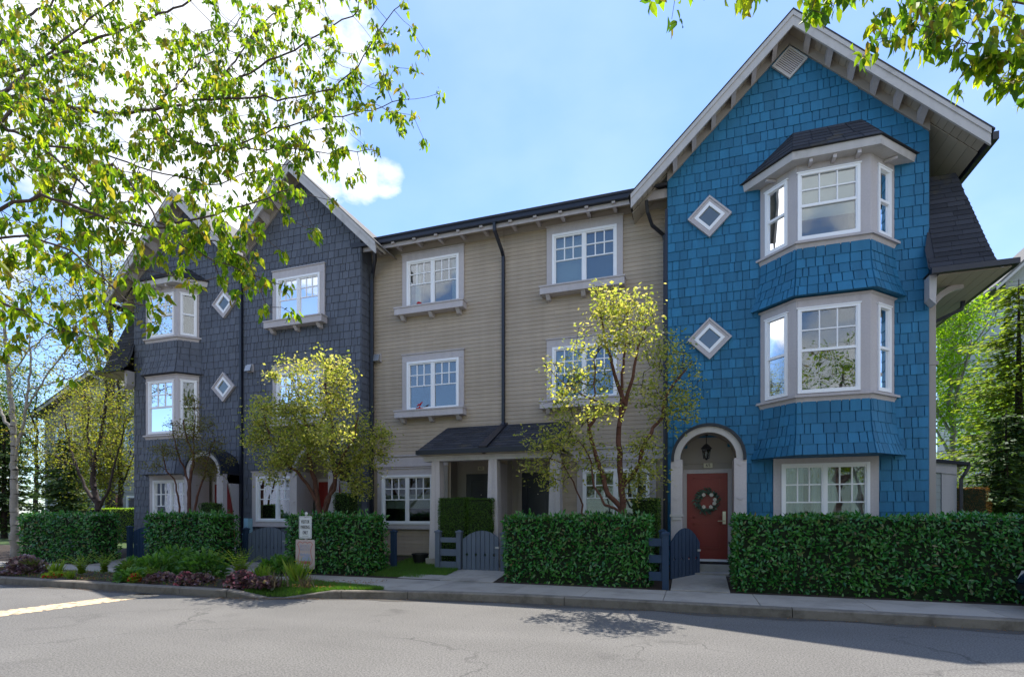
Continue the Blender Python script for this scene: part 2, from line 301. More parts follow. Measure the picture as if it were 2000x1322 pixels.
WG = (3, 60, 60)
MT = dict(
 blue=paint('blue_shingle_paint', (.021, .150, .280), .64, piece=.16, streak=.22, blotch=.10, grain=(60, 60, 5), bump=.25),
 navy=paint('slate_shingle_paint', (.098, .110, .138), .65, piece=.12, streak=.22, blotch=.12, grain=(60, 60, 5), bump=.25),
 tan=paint('taupe_siding_paint', (.40, .330, .255), .65, piece=.05, streak=.15, blotch=.10, grain=(2, 60, 60), bump=.25, dirt=((.33, .265, .195), .8, .5, .85)),
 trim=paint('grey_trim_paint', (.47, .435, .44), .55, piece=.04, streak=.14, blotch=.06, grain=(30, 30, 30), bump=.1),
 trimd=paint('dark_taupe_trim_paint', (.33, .295, .265), .6, piece=.03, blotch=.08),  # darker, warmer taupe for friezes, porch backs and some corner boards
 barge=paint('pale_grey_barge_paint', (.47, .45, .44), .5, streak=.12, blotch=.06, dirt=((.2, .19, .17), 2.5, .55, .9)),
 soffit=paint('beige_soffit_boards', (.40, .355, .29), .65, piece=.06, blotch=.08),
 white=paint('white_vinyl', (.84, .85, .87), .35, blotch=.03, spec=.5),
 gutter=paint('dark_navy_metal', (.010, .013, .024), .4, blotch=.1, spec=.5),
 roof=paint('charcoal_asphalt_shingles', (.035, .037, .046), .85, piece=.28, blotch=.2, grain=(90, 90, 90), bump=.5, dirt=((.09, .075, .045), 1.6, .56, .75)),
 roofl=paint('weathered_roof_shingles', (.17, .16, .15), .9, piece=.15, blotch=.2, grain=(80, 80, 80), bump=.5),
 reddoor=paint('red_door_paint', (.22, .014, .011), .38, blotch=.05, spec=.5),
 navydoor=paint('navy_door_paint', (.008, .012, .024), .35, blotch=.05, spec=.5),
 gate=paint('slate_gate_paint', (.10, .125, .165), .55, piece=.08, blotch=.1, grain=(50, 50, 5), bump=.3),
 gateblue=paint('deep_blue_gate_paint', (.018, .042, .085), .55, piece=.06, blotch=.1, grain=(50, 50, 5), bump=.3),
 concrete=paint('sidewalk_concrete', (.37, .335, .29), .85, piece=.06, blotch=.16, bscale=2.2, grain=(45, 45, 45), bump=.4, dirt=((.14, .13, .11), 1.3, .5, .85)),
 kerb=paint('kerb_concrete', (.205, .18, .15), .88, piece=.05, blotch=.2, bscale=3, grain=(60, 60, 60), bump=.6, dirt=((.075, .065, .05), 3.5, .45, .75)),
 grime=paint('gutter_grime', (.085, .078, .068), .9, blotch=.45, bscale=6, grain=(50, 50, 50), bump=.5),
 soil=paint('dark_bark_soil', (.045, .032, .024), .95, blotch=.4, bscale=14, grain=(60, 60, 60), bump=1),
 turf=paint('ground_turf', (.05, .085, .02), .95, blotch=.35, bscale=5),
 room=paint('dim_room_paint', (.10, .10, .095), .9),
 curtain=paint('curtain_cloth', (.62, .62, .58), .85, blotch=.1),
 shade=paint('grey_blind_cloth', (.24, .26, .27), .8, blotch=.08),
 metal=paint('galvanised_steel', (.42, .43, .44), .4, metallic=.7, blotch=.1),
 brass=paint('satin_nickel', (.62, .58, .5), .3, metallic=.9, blotch=.05),
 black=paint('black_plastic', (.012, .012, .014), .45, blotch=.1),
 cream=paint('cream_plaque', (.58, .55, .42), .6),
 ink=paint('black_lettering', (.02, .02, .025), .6),
 signwhite=paint('white_sign_sheet', (.60, .62, .62), .5, blotch=.05),
 signpink=paint('faded_pink_sign_sheet', (.47, .38, .35), .6, blotch=.10, bscale=5),
 signred=paint('faded_red_print', (.44, .12, .10), .7, blotch=.1),
 signblue=paint('faded_blue_print', (.33, .35, .46), .7, blotch=.15, bscale=9),
 paleblue=paint('pale_blue_plastic', (.22, .40, .52), .5),
 carblue=paint('dark_blue_car_paint', (.012, .03, .065), .22, spec=.6),
 rubber=paint('tyre_rubber', (.015, .015, .015), .9),
 red=paint('red_ornament', (.42, .02, .03), .5),
 vinyl=paint('pale_siding_paint', (.36, .38, .37), .7, piece=.03),
 mint=paint('pale_green_siding_paint', (.30, .38, .36), .7, piece=.03),
 barkred=paint('peeling_copper_bark', (.105, .046, .032), .8, blotch=.6, bscale=16, grain=(30, 30, 8), bump=.8),
 barkdark=paint('dark_twig_bark', (.05, .036, .034), .85, blotch=.3, bscale=10),
 barkgrey=paint('pale_grey_bark', (.27, .25, .22), .85, blotch=.3, bscale=9, grain=(20, 20, 60), bump=.6),
 barkcherry=paint('cherry_bark', (.085, .058, .050), .8, blotch=.3, bscale=12, grain=(20, 20, 50), bump=.6),
 glass=glassmat(),
 lampglass=paint('clear_lamp_glass', (.45, .45, .42), .1, spec=.6),
 road=asphalt('road_asphalt', (.143, .136, .127), (.36, .345, .32)),
 mark=worn_mark('worn_yellow_road_paint', (.72, .53, .32), (.20, .17, .13)),
 cherryleaf=leafmat('cherry_leaf', [(.03, .07, .012), (.045, .10, .012), (.06, .12, .012), (.13, .20, .012), (.20, .27, .012), (.09, .17, .012), (.27, .31, .02), (.17, .12, .03), (.10, .16, .01)], .62, .5, .3, 1.3),
 stalk=leafmat('reddish_flower_stalk', [(.13, .035, .03), (.16, .08, .05), (.09, .05, .04)], .3, .6),
 mapleleaf=leafmat('fresh_maple_leaf', [(.13, .18, .03), (.22, .26, .045), (.34, .33, .08), (.10, .15, .025), (.42, .38, .17), (.17, .22, .035)], .5, .55, .3, 1.3, tint=(1.15, 1.08, .62)),
 mapleolive=leafmat('olive_maple_leaf', [(.12, .13, .025), (.17, .15, .035), (.10, .12, .02), (.16, .10, .04)], .45, .6, .3),
 laurel=leafmat('laurel_leaf', [(.014, .10, .018), (.026, .15, .022), (.050, .21, .03), (.012, .075, .016), (.10, .27, .05), (.018, .12, .022), (.026, .14, .022), (.040, .18, .03), (.16, .11, .05)], .18, .22, .55, patch=[((.075, .24, .035), 1.3, .52, .72, 0), ((.13, .085, .045), 1.7, .68, .78, 9)]),
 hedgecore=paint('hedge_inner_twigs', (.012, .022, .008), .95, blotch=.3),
 boxleaf=leafmat('boxwood_leaf', [(.030, .085, .008), (.055, .125, .010), (.075, .15, .012), (.025, .065, .010)], .25, .5),
 conifer=leafmat('dark_conifer_needle', [(.04, .085, .035), (.065, .12, .045), (.10, .15, .04), (.045, .095, .05)], .35, .6),
 conifery=leafmat('mossy_conifer_needle', [(.10, .15, .025), (.17, .21, .03), (.07, .12, .03), (.22, .25, .04)], .6, .6),
 lime=leafmat('lime_green_leaf', [(.14, .26, .015), (.22, .34, .02), (.10, .20, .015), (.28, .36, .03)], .55, .5),
 yellowleaf=leafmat('yellow_green_leaf', [(.20, .22, .03), (.28, .27, .04), (.12, .16, .02), (.20, .14, .05)], .5, .5),
 midleaf=leafmat('mid_green_leaf', [(.03, .08, .012), (.05, .11, .015), (.08, .14, .02)], .4, .5),
 fern=leafmat('fern_frond_leaf', [(.11, .22, .02), (.17, .28, .025), (.24, .29, .04), (.12, .19, .03)], .4, .5),
 grass=leafmat('grass_blade', [(.05, .14, .015), (.075, .19, .018), (.10, .21, .025), (.10, .14, .035)], .4, .5),
 leafy=leafmat('broad_garden_leaf', [(.05, .14, .03), (.08, .19, .035), (.12, .24, .04), (.04, .10, .025)], .35, .45),
 heuchera=leafmat('purple_leaf', [(.075, .035, .055), (.12, .06, .085), (.18, .10, .13), (.07, .045, .06), (.34, .22, .26), (.10, .11, .07)], .25, .4),
 pinkflower=leafmat('pink_petal', [(.48, .12, .16), (.55, .30, .33), (.36, .04, .07)], .3, .6, tint=(.9, .6, .6)),
 redflower=leafmat('red_petal', [(.45, .02, .02), (.6, .05, .04), (.5, .10, .08)], .3, .6, tint=(.9, .4, .4)),
 yellowflower=leafmat('yellow_petal', [(.7, .48, .02), (.75, .55, .03)], .3, .6, tint=(.9, .8, .4)),
 whiteflower=paint('white_petal', (.62, .58, .5), .7),
 sage=leafmat('grey_green_wreath_leaf', [(.04, .09, .06), (.07, .13, .09), (.03, .06, .05), (.10, .16, .12)], .2, .5),
 dry=leafmat('dry_brown_foliage', [(.20, .095, .035), (.28, .14, .05), (.15, .07, .03), (.10, .06, .03)], .3, .8),
 candle=leafmat('pale_flower_candle', [(.30, .36, .20), (.22, .30, .14), (.36, .40, .26)], .2, .6),
 deadleaf=leafmat('withered_leaf', [(.13, .105, .07), (.09, .07, .05), (.18, .15, .10)], .2, .8),
 straw=paint('dead_stem', (.16, .12, .08), .9, blotch=.3, bscale=20),
)

# ------------------------------------------------------------------ object helpers
def wmat(o):
    return o.get('_w') or None
WORLD = {}
def setup(o, parent):
    COL.objects.link(o)
    M_own = Matrix.Translation(o.location) @ o.rotation_euler.to_matrix().to_4x4()
    if parent is not None:
        o.parent = parent
        o.matrix_parent_inverse = WORLD[parent.name].inverted()
    WORLD[o.name] = M_own
    return o

def tag(o, label=None, cat=None, group=None, kind=None):
    if label: o['label'] = label
    if cat: o['category'] = cat
    if group: o['group'] = group
    if kind: o['kind'] = kind
    return o

def thing(name, loc, label, cat, group=None, rz=0):
    o = bpy.data.objects.new(name, None)
    o.empty_display_size = .3
    o.location = loc; o.rotation_euler = (0, 0, rz)
    setup(o, None)
    return tag(o, label, cat, group)

BOXF = [(0, 3, 2, 1), (4, 5, 6, 7), (0, 1, 5, 4), (1, 2, 6, 5), (2, 3, 7, 6), (3, 0, 4, 7)]
class MB:
    def __init__(s, T=None):
        s.v = []; s.f = []; s.T = T
    def add(s, verts, faces):
        n = len(s.v)
        if s.T: verts = [s.T(*p) for p in verts]
        s.v += [tuple(p) for p in verts]
        s.f += [tuple(i+n for i in f) for f in faces]
        return s
    def box(s, x0, x1, y0, y1, z0, z1):
        return s.add([(x0, y0, z0), (x1, y0, z0), (x1, y1, z0), (x0, y1, z0), (x0, y0, z1), (x1, y0, z1), (x1, y1, z1), (x0, y1, z1)], BOXF)
    def hexa(s, p):      # 4 bottom, 4 top
        return s.add(p, BOXF)
    def prism(s, poly, y0, y1):     # polygon in x,z extruded along y
        n = len(poly)
        v = [(x, y0, z) for x, z in poly]+[(x, y1, z) for x, z in poly]
        f = [tuple(range(n)), tuple(range(2*n-1, n-1, -1))]
        f += [(i, i+n, (i+1) % n+n, (i+1) % n) for i in range(n)]
        return s.add(v, f)
    def ringband(s, cx, cz, r0, r1, a0, a1, y0, y1, n=24):
        v = []; f = []
        for i in range(n+1):
            a = a0+(a1-a0)*i/n
            for r in (r0, r1):
                for y in (y0, y1): v.append((cx+r*cos(a), y, cz+r*sin(a)))
        for i in range(n):
            a, b = i*4, i*4+4
            f += [(a, a+2, b+2, b), (a+1, b+1, b+3, a+3), (a, b, b+1, a+1), (a+2, a+3, b+3, b+2)]
        f += [(0, 1, 3, 2), (n*4, n*4+2, n*4+3, n*4+1)]
        return s.add(v, f)
    def tube(s, pts, radii, n=8, cap=True):
        pts = [Vector(p) for p in pts]
        if not hasattr(radii, '__len__'): radii = [radii]*len(pts)
        v = []; f = []
        up = None
        for i, p in enumerate(pts):
            d = (pts[min(i+1, len(pts)-1)]-pts[max(i-1, 0)]).normalized()
            if up is None:
                up = Vector((0, 0, 1)) if abs(d.z) < .9 else Vector((1, 0, 0))
            a = d.cross(up).normalized(); b = a.cross(d).normalized(); up = b
            for k in range(n):
                t = 2*pi*k/n+pi/n
                v.append(p+(a*cos(t)+b*sin(t))*radii[i])
        for i in range(len(pts)-1):
            for k in range(n):
                f.append((i*n+k, i*n+(k+1) % n, (i+1)*n+(k+1) % n, (i+1)*n+k))
        if cap:
            f.append(tuple(range(n-1, -1, -1))); f.append(tuple(range((len(pts)-1)*n, len(pts)*n)))
        return s.add(v, f)
    def lathe(s, cx, cy, prof, n=16):
        v = []; f = []
        for r, z in prof:
            for k in range(n):
                a = 2*pi*k/n; v.append((cx+r*cos(a), cy+r*sin(a), z))
        for i in range(len(prof)-1):
            for k in range(n):
                f.append((i*n+k, i*n+(k+1) % n, (i+1)*n+(k+1) % n, (i+1)*n+k))
        f.append(tuple(range(n-1, -1, -1))); f.append(tuple(range((len(prof)-1)*n, len(prof)*n)))
        return s.add(v, f)
    def build(s, name, mat, parent=None, origin=None, smooth=False, kind=None, label=None):
        me = bpy.data.meshes.new(name)
        o0 = Vector(origin) if origin is not None else Vector((0, 0, 0))
        v = s.v if origin is None else [(p[0]-o0.x, p[1]-o0.y, p[2]-o0.z) for p in s.v]
        me.from_pydata(v, [], s.f); me.materials.append(MT[mat] if isinstance(mat, str) else mat)
        if smooth: me.polygons.foreach_set('use_smooth', [True]*len(me.polygons))
        o = bpy.data.objects.new(name, me); o.location = o0
        setup(o, parent)
        if kind: o['kind'] = kind
        if label: o['label'] = label
        return o

def fast_mesh(name, verts, faces, mat, parent=None, kind=None, smooth=False):
    """verts (n,3) array, faces (m,k) array, all faces with k corners"""
    me = bpy.data.meshes.new(name)
    n, (m, k) = len(verts), faces.shape
    me.vertices.add(n); me.vertices.foreach_set('co', np.ascontiguousarray(verts, dtype=np.float32).ravel())
    me.loops.add(m*k); me.loops.foreach_set('vertex_index', np.ascontiguousarray(faces, dtype=np.int32).ravel())
    me.polygons.add(m); me.polygons.foreach_set('loop_start', np.arange(0, m*k, k, dtype=np.int32))
    me.update(calc_edges=True); me.validate()
    me.materials.append(MT[mat])
    o = bpy.data.objects.new(name, me); setup(o, parent)
    if kind: o['kind'] = kind
    return o

def proj_area(vs):
    q = []
    for p in vs:
        p = Vector(p); d = p-Vector((0, 0, EYE)); Z = d.dot(CF)
        if Z < .2: return 0
        q.append((1000+F*d.dot(CR)/Z, HY-F*d.z/Z))
    xs = [a for a, b in q]; ys = [b for a, b in q]
    if max(xs) < 0 or min(xs) > 2000 or max(ys) < 0 or min(ys) > 1322: return 0
    return (max(xs)-min(xs))*(max(ys)-min(ys))

def commit(parent, name, mat, pieces, limit=300, rest=None):
    """the largest pieces as one object each, the rest as one mesh"""
    pieces = sorted(pieces, key=lambda p: -proj_area(p[0]))
    for v, f in pieces[:limit]:
        c = sum((Vector(p) for p in v), Vector())/len(v)
        MB().add(v, f).build(name, mat, parent, origin=c)
    if len(pieces) > limit:
        m = MB()
        for v, f in pieces[limit:]: m.add(v, f)
        m.build(rest or name, mat, parent, kind='stuff')

def intervals(a, b, blocks):
    segs = [(a, b)]
    for c, d in blocks:
        out = []
        for x, y in segs:
            if d <= x or c >= y: out.append((x, y)); continue
            if c > x: out.append((x, c))
            if d < y: out.append((d, y))
        segs = out
    return [s for s in segs if s[1]-s[0] > .03]

def text_mesh(txt, size, mat, parent, origin, rz=0, width=None, extrude=.002, name='lettering', align='CENTER'):
    cu = bpy.data.curves.new('t', 'FONT'); cu.body = txt; cu.size = size; cu.extrude = extrude
    cu.align_x = align; cu.align_y = 'CENTER'; cu.resolution_u = 3
    ob = bpy.data.objects.new('t', cu); COL.objects.link(ob)
    dg = bpy.context.evaluated_depsgraph_get(); dg.update()
    me = bpy.data.meshes.new_from_object(ob.evaluated_get(dg))
    bpy.data.objects.remove(ob)
    xs = [v.co.x for v in me.vertices]
    k = width/(max(xs)-min(xs)) if width else 1
    me.transform(Matrix.Rotation(rz, 4, 'Z') @ Matrix.Rotation(pi/2, 4, 'X') @ Matrix.Diagonal((k, 1, 1, 1)))
    me.materials.clear(); me.materials.append(MT[mat])
    o = bpy.data.objects.new(name, me); o.location = origin
    return setup(o, parent)

# ------------------------------------------------------------------ setting: ground, road, kerb, pavement
def ky(s):          # line of the kerb face
    pts = [(-60, 7.0), (-22, 7.2), (-14, 7.42), (-7.9, 7.47), (-6.8, 7.77), (-5.8, 8.07), (-4.8, 8.34), (-3.6, 8.53), (-2.6, 8.60), (60, 8.60)]
    for (a, ya), (b, yb) in zip(pts, pts[1:]):
        if s <= b:
            t = (s-a)/(b-a); return ya+(yb-ya)*t
    return 8.6
def gz(y, s=0):
    if y <= 9.9: return .14
    if y >= 12.3: return .38
    return .14+.24*(y-9.9)/2.4

MB().add([(-700, -700, -.03), (700, -700, -.03), (700, 900, -.03), (-700, 900, -.03)], [(0, 1, 2, 3)]).build('ground', 'turf', kind='structure')
m = MB()
m.add([(-60, -3.2, 0), (60, -3.2, 0), (60, 8.75, 0), (-2, 8.75, 0), (-8, 8.3, 0), (-60, 7.6, 0)], [(0, 1, 2, 3, 4, 5)])
m.build('road', 'road', kind='structure')
MB().add([(-60, -14, .004), (60, -14, .004), (60, -3.3, .004), (-60, -3.3, .004)], [(0, 1, 2, 3)]).build('bounce_pavement', 'concrete', kind='structure')  # unseen pale pavement behind the camera, added to bounce sun onto the fronts
# parking-line of worn yellow paint, ragged edges
a0 = ground(-60, 1206); a1 = ground(298, 1160); d = (a1-a0); L = d.length; d.normalize(); nrm = Vector((-d.y, d.x, 0))
m = MB(); n = 70; vs = []
for i in range(n+1):
    t = i/n; w = .29+.02*sin(i*1.7)+random.uniform(-.022, .022)
    if i in (0, n): w *= .6
    c = a0+d*L*t
    for sgn in (-1, 1):
        vs.append(tuple(c+nrm*sgn*w+Vector((0, 0, .004))))
    for sgn in (1,):
        pass
m.add(vs, [(2*i, 2*i+1, 2*i+3, 2*i+2) for i in range(n)])
m.build('road_marking', 'mark', kind='structure')

kerb = MB().add([(0, 40, -.2), (.01, 40, -.2), (.01, 40.01, -.2)], [(0, 1, 2)])
kerb = None
def strip_piece(s0, s1, fa, fb, za, zb, zbase=-.02, n=6, chamf=0):
    """solid slab between curves fa(s) and fb(s)"""
    vs = []; fs = []
    for i in range(n+1):
        s = s0+(s1-s0)*i/n
        z = za(s) if callable(za) else za
        z2 = zb(s) if callable(zb) else zb
        vs += [(s, fa(s), zbase), (s, fa(s), z-chamf), (s, fa(s)+chamf, z), (s, fb(s), z2), (s, fb(s), zbase)]
    for i in range(n):
        a, b = i*5, i*5+5
        for k in range(5): fs.append((a+k, a+(k+1) % 5, b+(k+1) % 5, b+k))
    fs.append((4, 3, 2, 1, 0)); fs.append(tuple(n*5+k for k in range(5)))
    return vs, fs
def kz(s):
    if -7.9 < s <= -7.3: return .14-.125*(s+7.9)/.6
    if -7.3 < s < -6.9: return .012
    if -6.9 <= s < -6.1: return .012+.128*(s+6.9)/.8
    return .14
kroot = bpy.data.objects.new('kerb', None); kroot['kind'] = 'structure'; setup(kroot, None)
joints = [-50, -40, -30, -24, -20, -16.8, -13.9, -11.0, -9.0, -7.9]
kf = lambda s: ky(s); kb = lambda s: ky(s)+.16
for a, b in zip(joints, joints[1:]+[-7.28]):
    v, f = strip_piece(a+.006, b-.006, kf, kb, kz, kz, chamf=.02, n=5); MB().add(v, f).build('kerb_section', 'kerb', kroot)
j2 = [-6.92, -5.9, -4.75, -2.0, 1.35, 4.5, 7.5, 10.5, 13.5, 20, 40]
for a, b in zip(j2, j2[1:]):
    v, f = strip_piece(a+.006, b-.006, kf, kb, kz, kz, chamf=.02, n=5); MB().add(v, f).build('kerb_section', 'kerb', kroot)
v, f = strip_piece(-60, 60, lambda s: ky(s)-.02, lambda s: ky(s)+.1, -.004, -.004, n=40)
def sfront(s):      # front edge of the pavement
    if s < -7.2: return 8.95
    if s < -5.3: return 8.95-(s+7.2)*.27
    return max(ky(s)+.164, 8.44-(s+5.3)*.1) if s < -4.2 else ky(s)+.164
gs = []; gf = []
for i in range(181):
    q = -24+i*.2; wd = .16+.07*sin(q*2.3)+.05*sin(q*5.1+1)
    gs += [(q, ky(q)-wd, .004), (q, ky(q)+.002, .004)]
MB().add(gs, [(2*i, 2*i+2, 2*i+3, 2*i+1) for i in range(180)]).build('gutter_grime', 'grime', kind='structure')
# pavement slabs
sw = bpy.data.objects.new('sidewalk', None); sw['kind'] = 'structure'; setup(sw, None)
cuts = [-40, -36, -32, -28, -24, -21, -19, -17.5, -16, -14.5, -13, -11.5, -10, -8.55, -7.2, -5.9, -4.55, -3.0, -1.75, -.45, .95, 2.45, 3.95, 5.45, 7, 8.5, 10, 14, 20]
for a, b in zip(cuts, cuts[1:]):
    v, f = strip_piece(a+.005, b-.005, lambda s: sfront(s), lambda s: 9.93, .138, .141, n=4)
    MB().add(v, f).build('slab', 'concrete', sw)
# soil bed, lawns behind the fence line
def sheet(name, s0, s1, y0, y1, zf, mat, ns=40, ny=10, rough=0):
    vs = []; fs = []
    for i in range(ns+1):
        for j in range(ny+1):
            s = s0+(s1-s0)*i/ns
            a = y0(s) if callable(y0) else y0
            y = a+(y1-a)*j/ny
            vs.append((s, y, zf(y, s)+(random.uniform(-rough, rough) if 0 < j < ny else 0)))
    for i in range(ns):
        for j in range(ny):
            a = i*(ny+1)+j; fs.append((a, a+ny+1, a+ny+2, a+1))
    return MB().add(vs, fs).build(name, mat, kind='structure', smooth=True)
def soilz(y, s):
    t = max(0, min(1, (y-ky(s)-.13)/.45)); f = kz(s)-.008
    return f+(.130-f)*t+(.05*sin(max(0, min(1, (y-ky(s)-.15)/1.2))*pi) if s < -7.9 else 0)
sheet('flower_bed_soil', -40, -5.35, lambda s: ky(s)+.13, 8.99, soilz, 'soil', ns=200, rough=.008)
sheet('front_yard', -40, 30, 9.93, 12.6, lambda y, s: gz(y), 'soil', ns=120, rough=.012)
sheet('back_yard', -60, 60, 12.6, 80, lambda y, s: .38, 'turf', ns=6, ny=4)
# paths
def path(s0, s1, y0, y1, dz=.012):
    MB().add([(s0, y0, gz(y0)+dz), (s1, y0, gz(y0)+dz), (s1, y1, gz(y1)+dz), (s0, y1, gz(y1)+dz),
              (s0, y0, 0), (s1, y0, 0), (s1, y1, 0), (s0, y1, 0)], [(0, 1, 2, 3), (0, 4, 5, 1), (1, 5, 6, 2), (3, 7, 4, 0)]).build('garden_path', 'concrete', kind='structure')
path(-.38, .60, 9.935, 11.55)
path(-4.9, -3.75, 9.935, 11.4); path(-6.1, -2.7, 11.4, 11.45)
path(-11.0, -9.7, 9.935, 11.6); path(-15.2, -13.9, 9.935, 11.6)
MB().add([(-5.9, 9.935, .154), (-4.9, 9.935, .154), (-4.9, 11.3, .29), (-5.75, 11.4, .30)], [(0, 1, 2, 3)]).build('garden_path', 'concrete', kind='structure')

# ------------------------------------------------------------------ building helpers
def flatT(yw):
    return lambda u, d, z: (u, yw-d, z)
def facetT(p0, dirv, nv):
    p0 = Vector(p0); dirv = Vector(dirv); nv = Vector(nv)
    return lambda u, d, z: tuple(p0+dirv*u+nv*d+Vector((0, 0, z)))

def window(parent, T, u0, u1, z0, z1, kind, casing=.14, head=.17, sill=.08, stool=None, name='window', room=.9, dress=None, rows=.5, cut=True, botcas=True):
    """u0..z1 is the white frame; casing boards go round it"""
    m = MB(T)
    cd = .052
    if casing:
        m.box(u0-casing, u0+.004, -.01, cd, z0-(sill if botcas else 0), z1+.004)
        m.box(u1-.004, u1+casing, -.01, cd, z0-(sill if botcas else 0), z1+.004)
        m.box(u0-casing, u1+casing, -.01, cd+.004, z1, z1+head)
        m.box(u0-casing-.02, u1+casing+.02, -.01, cd+.03, z1+head, z1+head+.025)
        if botcas and sill: m.box(u0, u1, -.01, cd-.003, z0-sill, z0+.003)
    else:
        m.box(u0-.02, u1+.02, -.03, .0, z1, z1+.02)
    root = m.build(name, 'trim', parent)
    fw = .055
    f = MB(T)
    f.box(u0, u0+fw, -.05, .07, z0, z1); f.box(u1-fw, u1, -.05, .07, z0, z1)
    f.box(u0+fw, u1-fw, -.05, .068, z0, z0+fw); f.box(u0+fw, u1-fw, -.05, .068, z1-fw, z1)
    U0, U1, Z0, Z1 = u0+fw, u1-fw, z0+fw, z1-fw
    g = MB(T); mw = .013; panes = []
    def grid(a, b, c, d, nx, nz):
        for i in range(1, nx):
            x = a+(b-a)*i/nx; g.box(x-mw, x+mw, .008, .028, c, d)
        for j in range(1, nz):
            z = c+(d-c)*j/nz; g.box(a, b, .007, .029, z-mw, z+mw)
        for i in range(nx):
            for j in range(nz):
                panes.append((a+(b-a)*i/nx, a+(b-a)*(i+1)/nx, c+(d-c)*j/nz, c+(d-c)*(j+1)/nz))
    def sash(a, b, c, d, gridrows, nx, nz, off=0):
        r = .03
        f.box(a, a+r, -.02+off, .045+off, c, d); f.box(b-r, b, -.02+off, .045+off, c, d)
        f.box(a+r, b-r, -.02+off, .044+off, c, c+r); f.box(a+r, b-r, -.02+off, .044+off, d-r, d)
        a += r; b -= r; c += r; d -= r
        if gridrows:
            zs = d-(d-c)*gridrows
            g.box(a, b, .006, .030, zs-mw, zs+mw)
            grid(a, b, zs+mw, d, nx, nz); panes.append((a, b, c, zs-mw))
        else: panes.append((a, b, c, d))
    if kind == 'slider':
        um = (U0+U1)/2
        f.box(um-.025, um+.025, -.03, .055, Z0, Z1)
        sash(U0, um-.025, Z0, Z1, rows, 3, 2); sash(um+.025, U1, Z0, Z1, rows, 3, 2)
    elif kind == 'hung':
        zm = Z0+(Z1-Z0)*.50
        sash(U0, U1, zm, Z1, 0, 3, 2)
        a, b, c, d = panes.pop(); grid(a, b, c, d, 3, 2)
        sash(U0, U1, Z0, zm+.02, 0, 1, 1, off=-.012)
    elif kind == 'narrow':
        zm = Z0+(Z1-Z0)*.5
        sash(U0, U1, zm, Z1, 0, 1, 1); sash(U0, U1, Z0, zm+.01, 0, 1, 1, off=-.01)
    f.build('frame', 'white', root)
    if g.v: g.build('muntin', 'white', root)
    for a, b, c, d in panes:
        MB(T).add([(a, .010, c), (b, .010, c), (b, .010, d), (a, .010, d), (a, .004, c), (b, .004, c), (b, .004, d), (a, .004, d)], BOXF).build('pane', 'glass', root)
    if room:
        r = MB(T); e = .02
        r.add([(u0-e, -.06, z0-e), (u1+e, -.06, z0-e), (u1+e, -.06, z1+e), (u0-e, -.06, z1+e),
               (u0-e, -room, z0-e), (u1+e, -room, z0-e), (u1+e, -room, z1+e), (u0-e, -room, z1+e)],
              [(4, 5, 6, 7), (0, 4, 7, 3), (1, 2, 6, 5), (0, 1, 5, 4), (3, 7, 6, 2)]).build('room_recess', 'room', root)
    dd = min(.12, room*.5) if room else .05
    def drape(a, b, c, d, mat, name='curtain', amp=.02, waves=9):
        n = max(8, int(waves*4)); v = []; fs = []
        for i in range(n+1):
            u = a+(b-a)*i/n; w = -dd+amp*sin(i/n*waves*2*pi)+random.uniform(-.004, .004)
            v += [(u, w, c), (u, w, d)]
        for i in range(n): fs.append((2*i, 2*i+2, 2*i+3, 2*i+1))
        MB(T).add(v, fs).build(name, mat, root, smooth=True)
    for it in (dress or []):
        k, a, b, c, d = it
        A, B = U0+(U1-U0)*a, U0+(U1-U0)*b; C, D = Z0+(Z1-Z0)*c, Z0+(Z1-Z0)*d
        if k == 'curtain': drape(A, B, C, D, 'curtain', waves=max(2, (B-A)*14))
        elif k == 'shade': MB(T).box(A, B, -dd, -dd+.006, C, D).build('roller_blind', 'shade', root)
        elif k == 'wshade': MB(T).box(A, B, -dd, -dd+.006, C, D).build('roller_blind', 'curtain', root)
        elif k == 'blind':
            bl = MB(T); z = C
            while z < D:
                bl.add([(A, -dd+.012, z), (B, -dd+.012, z), (B, -dd-.012, z+.028), (A, -dd-.012, z+.028)], [(0, 1, 2, 3)]); z += .034
            bl.build('venetian_blind', 'shade', root)
    if stool == 'box':      # deep sill box on corbels
        b = MB(T)
        b.box(u0-casing-.12, u1+casing+.06, -.01, .26, z0-.20, z0-.035)
        b.box(u0-casing-.14, u1+casing+.08, -.01, .28, z0-.035, z0+.0)
        b.build('sill_box', 'trim', root)
        for uc in (u0-casing+.06, (u0+u1)/2, u1+casing-.12):
            c = MB(T)
            c.add([(uc-.05, -.01, z0-.33), (uc+.05, -.01, z0-.33), (uc+.05, .12, z0-.31), (uc-.05, .12, z0-.31),
                   (uc-.05, -.01, z0-.201), (uc+.05, -.01, z0-.201), (uc+.05, .22, z0-.201), (uc-.05, .22, z0-.201)], BOXF)
            c.build('corbel', 'trim', root)
    elif stool == 'plain':
        b = MB(T); b.box(u0-casing-.04, u1+casing+.04, -.01, .09, z0-sill-.05, z0-sill+.002); b.build('sill', 'trim', root)
    return root

